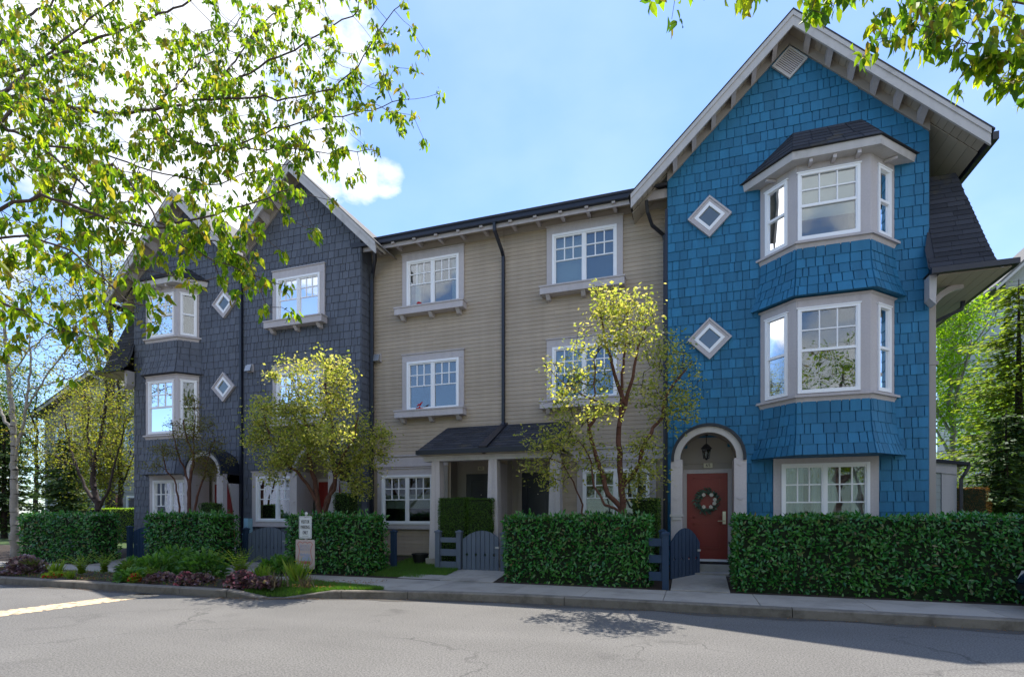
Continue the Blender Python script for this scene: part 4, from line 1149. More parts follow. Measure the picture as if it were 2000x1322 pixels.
# ================================================================== TAN TOWNHOUSES (63, 64)
YT = 12.8; ST0, STM, ST1 = -8.38, -4.52, -.545
def tan_unit(s0, s1, label, wins, recess, gw, name_door, dcx, mirror):
    t = thing('townhouse', ((s0+s1)/2, YT, .14), label, 'townhouse', GRP)
    zt_ = lambda s: 8.72
    hs = [w[:4] for w in wins]+[gw[:4], recess]
    wall_sheet(t, s0, s1, .1, zt_, YT, hs, 'tan', depth=9)
    pcs = []; c = .0995; z = .40
    blk = [(w[0]-.08, w[1]+.08, w[2]-.12, w[3]+.12) for w in wins]+[(gw[0]-.1, gw[1]+.1, gw[2]-.1, gw[3]+.1), (recess[0]-.06, recess[1]+.06, 0, 3.06)]
    blk.append((s0, s1, 2.76, 3.06))
    while z < 8.6:
        b = [(h[0], h[1]) for h in blk if min(h[3], z+c)-max(h[2], z) > c*.45]
        for a, e in intervals(s0+.006, s1-.006, b):
            # long boards butt together somewhere along a course
            cutp = [a, e]
            if e-a > 2.6: cutp = [a, a+(e-a)*random.uniform(.3, .7), e]
            for x0, x1 in zip(cutp, cutp[1:]):
                pcs.append(([(x0+.001, YT+.001, z), (x1-.001, YT+.001, z), (x1-.001, YT-.015, z), (x0+.001, YT-.015, z),
                         (x0+.001, YT+.001, z+c+.012), (x1-.001, YT+.001, z+c+.012), (x1-.001, YT-.003, z+c+.012), (x0+.001, YT-.003, z+c+.012)],
                        [(0, 3, 2, 1), (4, 5, 6, 7), (0, 1, 5, 4), (1, 2, 6, 5), (2, 3, 7, 6), (3, 0, 4, 7)]))
        z += c
    commit(t, 'siding_board', 'tan', pcs, 300)
    for w in wins: window(t, flatT(YT), *w[:4], 'slider', casing=.14, head=.19, stool='box', dress=w[4], sill=.05)
    window(t, flatT(YT), *gw[:4], 'slider', casing=.14, head=.17, stool='plain', dress=gw[4], sill=.08)
    # belt course
    for a, e in intervals(s0+.01, s1-.01, [(recess[0]-.06, recess[1]+.06)]):
        MB().box(a, e, YT-.04, YT-.001, 2.765, 3.04).build('belt_board', 'trim', t)
        MB().box(a, e, YT-.08, YT-.001, 3.04, 3.075).build('belt_cap', 'trim', t)
    # eave
    MB().box(s0-.3 if s0 < -8 else s0, s1 if s1 < -1 else -.95, 12.26, 12.37, 8.60, 8.735).build('gutter', 'gutter', t)
    MB().box(s0, s1, 12.37, 12.40, 8.50, 8.70).build('fascia', 'trim', t)
    n = 4
    for k in range(n):
        MB().box(s0+.002, s1-.002, 12.402+k*.1, 12.498+k*.1, 8.66, 8.68).build('soffit_board', 'soffit', t)
    MB().box(s0+.005, s1-.005, YT-.03, YT-.001, 8.50, 8.655).build('frieze_board', 'trimd', t)
    x = s0+.32
    while x < s1-.1:
        MB().box(x-.04, x+.04, 12.30, YT-.03, 8.555, 8.655).build('rafter_tail', 'trim', t); x += .62
    MB().hexa([(s0, 12.24, 8.70), (s1, 12.24, 8.70), (s1, 17.5, 10.3), (s0, 17.5, 10.3), (s0, 12.24, 8.76), (s1, 12.24, 8.76), (s1, 17.5, 10.36), (s0, 17.5, 10.36)]).build('roof', 'roof', t)
    MB().hexa([(s0, 17.5, 10.3), (s1, 17.5, 10.3), (s1, 22, 8.6), (s0, 22, 8.6), (s0, 17.5, 10.36), (s1, 17.5, 10.36), (s1, 22, 8.66), (s0, 22, 8.66)]).build('roof', 'roof', t)
    # recess with the door
    r0, r1 = recess[0], recess[1]; yb_ = 13.2
    m = MB(); m.add([(r0, YT, .1), (r1, YT, .1), (r1, yb_, .1), (r0, yb_, .1), (r0, YT, 3.0), (r1, YT, 3.0), (r1, yb_, 3.0), (r0, yb_, 3.0)],
                    [(0, 3, 7, 4), (1, 5, 6, 2), (3, 2, 6, 7), (4, 7, 6, 5)])
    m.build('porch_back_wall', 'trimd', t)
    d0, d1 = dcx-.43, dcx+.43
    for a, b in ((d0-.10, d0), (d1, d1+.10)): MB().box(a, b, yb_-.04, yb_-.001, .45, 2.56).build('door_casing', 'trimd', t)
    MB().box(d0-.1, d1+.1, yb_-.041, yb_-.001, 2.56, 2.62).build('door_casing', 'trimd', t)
    D = door(t, d0, d1, .5, 2.55, yb_-.03, 'navydoor', name_door)
    MB().tube([(dcx, yb_-.05, 2.0), (dcx, yb_-.03, 2.0)], .012, n=8).build('peephole', 'brass', D)
    hx = d1-.09 if mirror else d0+.09
    MB().tube([(hx, yb_-.03, 1.45), (hx, yb_-.09, 1.45), (hx+(-.1 if mirror else .1), yb_-.09, 1.45)], .012, n=6).build('handle', 'brass', D)
    plaque(t, dcx+(-.02), 2.70, yb_-.003, name_door)
    MB().box(min(r0, r1)-.0, max(r0, r1), 11.40, yb_, .14, .45).build('porch_floor', 'concrete', t)
    # porch columns
    def column(xc):
        for z0, z1, w0, w1 in ((.45, 2.74, .155, .10),):
            MB().hexa([(xc-w0, 11.42, z0), (xc+w0, 11.42, z0), (xc+w0, 11.72, z0), (xc-w0, 11.72, z0),
                       (xc-w1, 11.46, z1), (xc+w1, 11.46, z1), (xc+w1, 11.68, z1), (xc-w1, 11.68, z1)]).build('column', 'trim', t)
            # batten on the face
            MB().hexa([(xc-.012, 11.412, z0), (xc+.012, 11.412, z0), (xc+.012, 11.419, z0), (xc-.012, 11.419, z0),
                       (xc-.012, 11.452, z1), (xc+.012, 11.452, z1), (xc+.012, 11.459, z1), (xc-.012, 11.459, z1)]).build('batten', 'trim', t)
    if not mirror: column(-5.77)
    else: column(-2.88); column(-4.33)
    # roof over the porch (this unit's half)
    p0, p1 = (-6.17, -4.50) if not mirror else (-4.50, -2.72)
    q0, q1 = (-6.02, -4.50) if not mirror else (-4.50, -2.90)
    MB().box(p0+.1 if not mirror else p0, p1 if not mirror else p1-.1, 11.44, 11.74, 2.74, 2.86).build('beam', 'barge', t)
    MB().box(p0, p1, 11.22, 11.34, 2.88, 2.98).build('gutter', 'gutter', t)
    MB().box(p0+.05, p1-.05, 11.34, YT, 2.865, 2.88).build('porch_ceiling', 'soffit', t)
    z0, z1, ya, yb2 = 2.97, 3.74, 11.28, YT-.02
    R0 = [Vector((p0, ya, z0)), Vector((p1, ya, z0)), Vector((q1+(0 if not mirror else .06), yb2, z1)), Vector((q0-(.06 if not mirror else 0), yb2, z1))]
    MB().hexa([tuple(R0[0]-Vector((0, 0, .06))), tuple(R0[1]-Vector((0, 0, .06))), tuple(R0[2]-Vector((0, 0, .06))), tuple(R0[3]-Vector((0, 0, .06))), *[tuple(q) for q in R0]]).build('porch_roof', 'roof', t)
    side = R0[0] if not mirror else R0[1]; sb = R0[3] if not mirror else R0[2]
    MB().add([tuple(side), tuple(sb), (sb.x, sb.y, 2.9), (side.x, sb.y, 2.9), ], [(0, 1, 2, 3)]).build('porch_roof_side', 'trimd', t)
    rows = 10; rp = []; nv = Vector((0, -(z1-z0), (yb2-ya))).normalized()
    for j in range(rows):
        A = R0[0].lerp(R0[3], j/rows); B = R0[1].lerp(R0[2], j/rows); C = R0[0].lerp(R0[3], (j+1.1)/rows if j < rows-1 else 1); Dd = R0[1].lerp(R0[2], (j+1.1)/rows if j < rows-1 else 1)
        x = 0; first = True
        while x < 1-1e-4:
            w = random.uniform(.14, .22); 
            if first: w *= random.uniform(.4, 1); first = False
            x1 = min(1, x+w); x1 = 1 if 1-x1 < .06 else x1
            a, b, c_, d_ = A.lerp(B, x+.002), A.lerp(B, x1-.002), C.lerp(Dd, x+.002), C.lerp(Dd, x1-.002)
            rp.append(([tuple(a), tuple(b), tuple(b+nv*.013), tuple(a+nv*.013), tuple(c_), tuple(d_), tuple(d_+nv*.003), tuple(c_+nv*.003)], BOXF)); x = x1
    commit(t, 'roof_shingle', 'roof', rp, 300)
    return t
recL = (-6.0, -4.60, .1, 3.0); recR = (-4.44, -3.02, .1, 3.0)
t63 = tan_unit(ST0, STM, 'taupe townhouse beside the slate gables, dark door under left half of porch roof', 
    [(-7.27, -5.75, 6.97, 8.24, [('curtain', .08, .2, 0, 1), ('curtain', .85, .99, 0, 1)]), (-7.27, -5.75, 4.24, 5.55, [('shade', .0, 1, .75, 1)])],
    recL, (-8.04, -6.50, 1.22, 2.54, [('wshade', .0, 1, .3, .62)]), '63', -5.29, False)
t64 = tan_unit(STM+.001, ST1, 'taupe townhouse directly left of the blue house, door under right half of porch roof',
    [(-3.26, -1.70, 7.0, 8.30, [('wshade', .0, .48, 0, 1), ('shade', .52, 1, 0, 1)]), (-3.26, -1.70, 4.24, 5.55, [('wshade', .0, .48, .5, 1), ('shade', .52, 1, 0, .5)])],
    recR, (-2.51, -.95, 1.2, 2.55, [('blind', 0, 1, 0, 1)]), '64', -3.74, True)
# divider wall and shared downspouts belong to the left unit
MB().box(-4.598, -4.442, 11.9, 13.2, .45, 2.74).build('divider_wall', 'trim', t63)
MB().box(-6.28, -6.07, YT-.035, YT-.001, .45, 2.74).build('corner_board', 'trimd', t63)
downspout(t63, [(-4.60, 12.30, 8.6), (-4.60, 12.32, 8.42), (-4.52, 12.62, 8.05), (-4.52, 12.73, 7.95), (-4.52, 12.73, 3.80), (-4.52, 12.70, 3.72)], .05)
MB().hexa([(-4.60, 11.27, 2.99), (-4.40, 11.27, 2.99), (-4.42, YT-.03, 3.75), (-4.58, YT-.03, 3.75), (-4.60, 11.26, 3.03), (-4.40, 11.26, 3.03), (-4.42, YT-.03, 3.79), (-4.58, YT-.03, 3.79)]).build('roof_flashing', 'gutter', t63)
def wall_vent(parent, s, z, yw):
    v = MB().box(s-.11, s+.11, yw-.05, yw-.005, z-.11, z+.11).build('wall_vent', 'trim', parent)
    MB().hexa([(s-.10, yw-.16, z-.10), (s+.10, yw-.16, z-.10), (s+.10, yw-.05, z-.10), (s-.10, yw-.05, z-.10), (s-.10, yw-.10, z+.08), (s+.10, yw-.10, z+.08), (s+.10, yw-.05, z+.09), (s-.10, yw-.05, z+.09)]).build('vent_hood', 'metal', v)
wall_vent(t63, -8.18, 5.75, YT-.01)
downspout(blue, [(-.98, 12.2, 8.42), (-.96, 12.3, 8.2), (-.88, 12.5, 8.0), (-.64, 12.68, 7.83), (-.60, 12.70, 7.7), (-.60, 12.70, .3)], .05)

# ================================================================== SLATE TOWNHOUSES (61, 62)
SD0, SDM, SD1 = -16.76, -12.36, -8.38
d61 = thing('townhouse', (-14.56, YW, .14), 'slate-coloured townhouse at the left end of the row, with stacked bay windows', 'townhouse', GRP)
d62 = thing('townhouse', (-10.37, YW, .14), 'slate-coloured gabled townhouse without a bay, next to the taupe houses', 'townhouse', GRP)
ZD, PD = 11.03, .97
for (t, a, b, mid, sL, sR) in ((d61, SD0, SDM, -14.56, -17.36, -12.38), (d62, SDM+.002, SD1, -10.37, -12.34, -7.65)):
    topf = (lambda mid: (lambda s: ZD-PD*abs(s-mid)-.2))(mid)
    if t is d61:
        w = (-15.88, -14.41, .95, 2.53)
        hs = [w]+[(-13.17-q, -13.17+q, .14, z_) for q, z_ in ((.65, 2.62), (.585, 2.92), (.40, 3.14))]
        sh = [(w[0]-.08, w[1]+.08, w[2]-.1, w[3]+.1), (-15.98, -14.05, 2.68, 8.6), (-13.88, -12.44, 0, 2.62), (-13.75, -12.57, 2.6, 3.15)]
    else:
        w = (-11.86, -10.39, 1.28, 2.55)
        w2 = [(-11.13, -9.67, 6.88, 8.10), (-11.13, -9.67, 4.13, 5.45)]
        hs = [w]+w2+[(-9.44-q, -9.44+q, .14, z_) for q, z_ in ((.65, 2.62), (.585, 2.92), (.40, 3.14))]
        sh = [(q[0]-.08, q[1]+.08, q[2]-.1, q[3]+.1) for q in [w]+w2]+[(-10.15, -8.72, 0, 2.62), (-10.02, -8.85, 2.6, 3.15)]
    wall_sheet(t, a, b, .1, topf, YW, hs, 'navy', breaks=(mid,), depth=9.5)
    ps = shingles_flat(YW, a+.01, b-.01, .32, (lambda f: (lambda s: f(s)-.05))(topf), sh, course=.203)
    rake_set(t, mid, ZD, PD, sL, sR, YF, YW, outL=a if t is d61 else None, outR=b if t is d62 else None, lk=5, roofmat='roofl')
    if t is d61:
        window(t, flatT(YW), *w, 'slider', casing=.15, head=.14, sill=.1, dress=[('curtain', .0, .15, 0, 1), ('wshade', .6, .95, 0, .3)])
        cuts = ((.16, .78), (.10, .90), (.13, .87))
        lvd = [(6.78, 8.02, 6.61, 8.36, 5.66, cuts), (3.89, 5.45, 3.71, 5.62, 2.68, cuts)]
        ps += bay(t, -16.06+.04, -15.70, -14.42, -14.04, .42, YW, lvd, 'navy', 8.86, 8.24,
                  [[[], [('wshade', 0, 1, .45, 1)], []], [[], [('shade', 0, 1, 0, 1)], []]])
        diamond_window(t, -13.04, 7.66, YW-.018, .43); diamond_window(t, -13.06, 5.21, YW-.018, .43)
        MB().box(-13.9, -12.45, 11.0, YW+.1, .14, .47).build('porch_step', 'concrete', t)
        ybk, DD = arched_porch(t, -13.17, YW, .47, 2.62, .665, '61', True, 11.65)
        downspout(t, [(-12.40, YW-.06, 8.3), (-12.40, YW-.06, .3)], .05)
    else:
        window(t, flatT(YW), *w2[0], 'slider', casing=.15, head=.22, stool='box', sill=.05, dress=[('shade', 0, .45, .4, 1), ('wshade', .55, 1, 0, 1)])
        window(t, flatT(YW), *w2[1], 'slider', casing=.15, head=.2, stool='box', sill=.05, dress=[('curtain', .8, 1, 0, 1)])
        window(t, flatT(YW), *w, 'slider', casing=.15, head=.14, stool='plain', sill=.1, dress=[('blind', 0, 1, 0, 1)])
        wall_vent(t, -12.08, 5.68, YW-.015)
        MB().box(-10.16, -8.70, 11.0, YW+.1, .14, .47).build('porch_step', 'concrete', t)
        ybk, DD = arched_porch(t, -9.44, YW, .47, 2.62, .665, '62', True, 11.65)
        # return wall, shingled, facing right
        Tr = lambda u, d, z: (SD1+d, YW+u, z)
        rp = []; z = .32
        while z < 8.4:
            u = 0
            for wd in random.choice(((.2, .29), (.26, .23), (.15, .34))):
                g = .008
                rp.append(([Tr(u+g, 0, z), Tr(u+wd-g, 0, z), Tr(u+wd-g, .018, z), Tr(u+g, .018, z), Tr(u+g, 0, z+.22), Tr(u+wd-g, 0, z+.22), Tr(u+wd-g, .003, z+.22), Tr(u+g, .003, z+.22)], BOXF)); u += wd
            z += .203
        ps += rp
        downspout(t, [(-7.95, 12.25, 8.62), (-7.98, 12.3, 8.45), (-8.05, 12.42, 8.25), (-8.24, 12.62, 8.02), (-8.29, 12.66, 7.85), (-8.29, 12.66, .3)], .055)
    commit(t, 'shingle', 'navy', ps, 300, 'small_shingles')
    sidw = DD
    MB().tube([(DD.location.x, 0, 0), (DD.location.x, 0, .001)], .0001, n=3) if False else None
pent(d61, SD0, -1)
MB().box(-17.45, -17.36, YF, 21.5, 8.0, 8.14).build('gutter', 'gutter', d61)
MB().hexa([(-16.77, YW, ZD-PD*2.21-.23), (-16.77, 21.5, ZD-PD*2.21-.23), (-17.36, 21.5, ZD-PD*2.8-.23), (-17.36, YW, ZD-PD*2.8-.23),
           (-16.77, YW, ZD-PD*2.21-.21), (-16.77, 21.5, ZD-PD*2.21-.21), (-17.36, 21.5, ZD-PD*2.8-.21), (-17.36, YW, ZD-PD*2.8-.21)]).build('soffit', 'soffit', d61)

# things fixed or hung at doors
def lantern(sx, y, ztop, z0, label):
    t = thing('porch_lantern', (sx, y, z0), label, 'lantern')
    MB().tube([(sx, y, ztop), (sx, y, z0+.30)], .008, n=6).build('rod', 'black', t)
    MB().lathe(sx, y, [(.035, ztop-.02), (.035, ztop)], 12).build('ceiling_cup', 'black', t)
    m = MB(); m.lathe(sx, y, [(.10, z0+.19), (.115, z0+.20), (.06, z0+.265), (.02, z0+.30)], 4); m.build('cap', 'black', t)
    m = MB()
    for k in range(4):
        a = pi/4+k*pi/2+pi/4
        m.tube([(sx+.055*cos(a), y+.055*sin(a), z0), (sx+.088*cos(a), y+.088*sin(a), z0+.2)], .007, n=4)
    m.lathe(sx, y, [(.06, z0-.012), (.06, z0)], 4); m.lathe(sx, y, [(.01, z0-.04), (.03, z0-.012)], 8)
    m.build('cage', 'black', t)
    m = MB(); m.lathe(sx, y, [(.05, z0+.003), (.082, z0+.188)], 4); m.build('glass', 'glass', t)
    m = MB(); m.lathe(sx, y, [(.012, z0), (.012, z0+.07), (.022, z0+.1), (.015, z0+.14), (.003, z0+.15)], 8); m.build('bulb', 'lampglass', t)
lantern(.26, 11.95, 3.15, 2.66, 'black hanging lantern in the arched entry above the red door with the wreath')
WX, WZ, WY = .29, 1.78, yb-.07
wr = thing('door_wreath', (WX, WY, WZ), 'round green leaf wreath with white flowers hanging on the red door of the blue house', 'wreath')

# ------------------------------------------------------------------ foliage tools
def leaf_template(kind):
    if kind == 'big':       # pointed leaf folded along the midrib, slightly drooping tip
        V = np.array([(0, 0, 0), (.3, 0, -.02), (.68, 0, -.05), (1, 0, -.16), (.28, .20, .05), (.66, .17, .02), (.28, -.20, .05), (.66, -.17, .02)], float)
        Fc = np.array([(0, 1, 4), (1, 2, 5), (1, 5, 4), (2, 3, 5), (0, 6, 1), (1, 6, 7), (1, 7, 2), (2, 7, 3)])
    elif kind == 'oval':
        V = np.array([(0, 0, 0), (.5, 0, -.03), (1, 0, -.08), (.45, .22, .04), (.45, -.22, .04)], float)
        Fc = np.array([(0, 1, 3), (1, 2, 3), (0, 4, 1), (1, 4, 2)])
    elif kind == 'small':
        V = np.array([(0, 0, 0), (.5, .28, .06), (1, 0, 0), (.5, -.28, .06)], float)
        Fc = np.array([(0, 2, 1), (0, 3, 2)])
    elif kind == 'blade':
        V = np.array([(0, .04, 0), (0, -.04, 0), (.55, .03, .03), (.55, -.03, .03), (1, 0, -.08)], float)
        Fc = np.array([(0, 1, 3), (0, 3, 2), (2, 3, 4)])
    elif kind == 'needle':
        V = np.array([(0, .05, 0), (0, -.05, 0), (1, 0, 0), (.5, .0, .10)], float)
        Fc = np.array([(0, 1, 2), (0, 3, 2)])
    elif kind == 'round':
        V = np.array([(0, 0, 0)]+[(.5+.5*cos(a), .5*sin(a), .06*cos(2*a)) for a in np.linspace(-2.5, 2.5, 7)], float)
        Fc = np.array([(0, i, i+1) for i in range(1, 7)])
    return V, Fc
def unit(a):
    return a/np.maximum(np.linalg.norm(a, axis=1, keepdims=True), 1e-9)
def leaves(pos, dirs, nrms, size, kind):
    """arrays -> verts, tris ; one leaf per row"""
    V, Fc = leaf_template(kind)
    d = unit(dirs); side = unit(np.cross(nrms, d)); n = np.cross(d, side)
    size = np.asarray(size).reshape(-1, 1, 1)
    P = pos[:, None, :]+size*(V[None, :, 0:1]*d[:, None, :]+V[None, :, 1:2]*side[:, None, :]+V[None, :, 2:3]*n[:, None, :])
    nv = len(V)
    Fa = (Fc[None]+(np.arange(len(pos))*nv)[:, None, None])
    return P, Fa, nv
def leaf_object(name, parent, pos, dirs, nrms, size, kind, mat, single=0, singlename='leaf'):
    P, Fa, nv = leaves(pos, dirs, nrms, size, kind)
    N_ = len(pos); keep = np.ones(N_, bool)
    if single:
        c = P.mean(axis=1); D = c-np.array([0, 0, EYE]); Z = D@np.array(CF); X = D@np.array(CR)
        x = 1000+F*X/np.maximum(Z, .01); y = HY-F*D[:, 2]/np.maximum(Z, .01)
        sc = np.where((Z > .3) & (x > 0) & (x < 2000) & (y > 0) & (y < 1322), np.asarray(size)/np.maximum(Z, .01), 0)
        idx = np.argsort(-sc)[:single]; idx = idx[sc[idx] > 0]
        V, Fc = leaf_template(kind)
        for i in idx:
            o0 = P[i].mean(axis=0)
            me = bpy.data.meshes.new(singlename); me.from_pydata([tuple(q) for q in (P[i]-o0)], [], [tuple(int(t) for t in f) for f in Fc]); me.materials.append(MT[mat])
            o = bpy.data.objects.new(singlename, me); o.location = o0; setup(o, parent)
        keep[idx] = False
    k = np.nonzero(keep)[0]
    if len(k) == 0: return None
    Pk = P[k].reshape(-1, 3)
    V, Fc = leaf_template(kind)
    Fk = (Fc[None]+(np.arange(len(k))*nv)[:, None, None]).reshape(-1, 3)
    return fast_mesh(name, Pk, Fk, mat, parent, kind='stuff')

def tubes_mesh(name, A, B, ra, rb, mat, parent, n=5):
    d = unit(B-A); up = np.where(np.abs(d[:, 2:3]) < .9, np.array([[0, 0, 1.]]), np.array([[1., 0, 0]]))
    a = unit(np.cross(d, up)); b = np.cross(a, d)
    t = np.arange(n)*2*pi/n; c, s_ = np.cos(t), np.sin(t)
    off = a[:, None, :]*c[None, :, None]+b[:, None, :]*s_[None, :, None]
    VA = A[:, None, :]+off*ra[:, None, None]; VB = B[:, None, :]+off*rb[:, None, None]
    V = np.concatenate([VA, VB], axis=1).reshape(-1, 3)
    base = (np.arange(len(A))*2*n)[:, None, None]
    q = np.array([(k, (k+1) % n, n+(k+1) % n, n+k) for k in range(n)])
    Fa = (q[None]+base).reshape(-1, 4)
    return fast_mesh(name, V, Fa, mat, parent)

def grow(stems, targets, rng, step=.14, tip=.004, pexp=2.4, sag=.0, wob=.25):
    """stems: list of (points, base radius, end radius, parent stem idx or None). Twigs reach every target from the nearest wood."""
    pos = []; par = []; rmin = []
    for pts, r0, r1 in stems:
        pts = [np.array(p, float) for p in pts]
        L = sum(np.linalg.norm(b-a) for a, b in zip(pts, pts[1:])); run = 0
        if pos:
            Q = np.array(pos); dd = np.linalg.norm(Q-pts[0], axis=1); prev = int(dd.argmin())
            if dd[prev] > .6: prev = -1
        else: prev = -1
        first = True
        for a, b in zip(pts, pts[1:]):
            l = np.linalg.norm(b-a); n = max(1, int(l/step))
            for i in range(0 if first else 1, n+1):
                t = i/n; p = a+(b-a)*t+(rng.normal(size=3)*step*.11 if 0 < i < n else 0)
                pos.append(p); par.append(prev); rmin.append(r0+(r1-r0)*min(1, (run+l*t)/L)); prev = len(pos)-1
            first = False; run += l
    nstem = len(pos)
    cap = nstem+60*len(targets); Parr = np.zeros((cap, 3)); Parr[:nstem] = np.array(pos); cnt = nstem
    par = par+[0]*(cap-nstem); rmin = rmin+[0]*(cap-nstem)
    T = np.array(targets); 
    dmin = np.array([np.min(np.linalg.norm(Parr[:nstem]-t, axis=1)) for t in T])
    ends = []; 
    for ti in np.argsort(dmin):
        t = T[ti]; v = Parr[:cnt]-t
        dd = np.sqrt((v*v).sum(1))+.35*np.maximum(0, v[:, 2])   # prefer wood below the target
        j = int(dd.argmin()); base = Parr[j].copy(); L = np.linalg.norm(t-base)
        n = min(50, max(1, int(L/step)))
        mid = (base+t)/2+rng.normal(size=3)*L*wob*.35+np.array([0, 0, L*.10-sag*L])
        prev = j
        for i in range(1, n+1):
            u = i/n; p = (1-u)**2*base+2*u*(1-u)*mid+u*u*t
            Parr[cnt] = p; par[cnt] = prev; prev = cnt; cnt += 1
            if cnt >= cap-2: break
        ends.append(prev)
        if cnt >= cap-60: break
    par = np.array(par[:cnt]); P = Parr[:cnt]
    acc = np.zeros(cnt); r = np.zeros(cnt); rm = np.array(rmin[:cnt])
    for i in range(cnt-1, -1, -1):
        rr = max(acc[i], tip**pexp); r[i] = rr**(1/pexp)
        if par[i] >= 0: acc[par[i]] += rr*.98
    r = np.where(rm > 0, np.maximum(rm, 0), np.minimum(r, .05))
    k = np.nonzero(par >= 0)[0]
    A, B = P[par[k]], P[k]; ra, rb = r[par[k]], r[k]
    isst = k < nstem
    ra = np.where(isst, ra, np.minimum(ra, rb*1.35))
    return dict(P=P, par=par, r=r, ends=np.array(ends), A=A, B=B, ra=ra, rb=rb, isst=isst, nstem=nstem)

def blob_targets(blobs, n, rng, shell=.45):
    w = np.array([b[2] if len(b) > 2 else b[1][0]*b[1][1]*b[1][2] for b in blobs], float)**.8; w /= w.sum()
    out = []
    for b, c in zip(blobs, rng.multinomial(n, w)):
        u = unit(rng.normal(size=(c, 3))); rr = rng.uniform(shell, 1, size=(c, 1))**.6*rng.uniform(.85, 1.3, size=(c, 1))
        out.append(np.array(b[0])+u*rr*np.array(b[1]))
    return np.concatenate(out)

def clusters(P, k, spread, rng, droop=.3, size=(.03, .05), down=False):
    """k leaves round every point"""
    n = len(P)*k; base = np.repeat(P, k, axis=0)
    d = rng.normal(size=(n, 3)); d[:, 2] = d[:, 2]*.6-droop
    d = unit(d)
    pos = base+rng.normal(size=(n, 3))*spread
    nr = rng.normal(size=(n, 3))*.6+np.array([0, 0, 1.0])
    return pos, d, nr, rng.uniform(size[0], size[1], size=n)

def tree(name, label, cat, loc, stems, targets, rng, bark, leafm, k=6, spread=.05, size=(.03, .05), kind='small', droop=.2, group=None, along=0, twigmat=None, step=.14, sag=0, tip=.004, single=0, wob=.25, seg=6):
    t = thing(name, loc, label, cat, group)
    g = grow(stems, targets, rng, step=step, sag=sag, tip=tip, wob=wob)
    s = g['isst']
    tubes_mesh('trunk', g['A'][s], g['B'][s], g['ra'][s], g['rb'][s], bark, t, n=8)
    if (~s).any(): tubes_mesh('branches', g['A'][~s], g['B'][~s], g['ra'][~s], g['rb'][~s], twigmat or bark, t, n=4)['kind'] = 'stuff'
    E_ = g['P'][g['ends']]
    if along:
        thin = np.nonzero((g['r'] < tip*2.2) & (np.arange(len(g['r'])) >= g['nstem']))[0]
        sel = thin[rng.uniform(size=len(thin)) < along]; E_ = np.concatenate([E_, g['P'][sel]])
    pos, d, nr, sz = clusters(E_, k, spread, rng, droop, size)
    leaf_object('crown', t, pos, d, nr, sz, kind, leafm, single=single)
    return t, g

# wreath on the door
rng = np.random.default_rng(3)
n = 150; a = rng.uniform(0, 2*pi, n); rr = .185+rng.normal(size=n)*.035
pos = np.stack([WX+rr*np.cos(a), WY-.01+rng.uniform(-.03, .01, n), WZ+rr*np.sin(a)], 1)
d = np.stack([np.cos(a+.9)+rng.normal(size=n)*.4, -.3+rng.normal(size=n)*.3, np.sin(a+.9)+rng.normal(size=n)*.4], 1)
leaf_object('wreath_leaves', wr, pos, d, np.tile([[0, -1., .2]], (n, 1))+rng.normal(size=(n, 3))*.3, rng.uniform(.06, .11, n), 'oval', 'sage')
for aa in (.15, 1.0, 2.1, 4.2, 5.2, 5.9):
    cx, cz = WX+.15*cos(aa), WZ+.15*sin(aa); m = MB()
    for k in range(7):
        b = k*2*pi/7; m.add([(cx, WY-.05, cz), (cx+.035*cos(b-.4), WY-.06, cz+.035*sin(b-.4)), (cx+.045*cos(b), WY-.055, cz+.045*sin(b)), (cx+.035*cos(b+.4), WY-.06, cz+.035*sin(b+.4))], [(0, 1, 2, 3)])
    m.build('flower', 'whiteflower', wr)
m = MB(); pr = [(WX+.18*cos(k*2*pi/20), WY, WZ+.18*sin(k*2*pi/20)) for k in range(21)]; m.tube(pr, .02, n=6); m.build('wreath_ring', 'straw', wr)

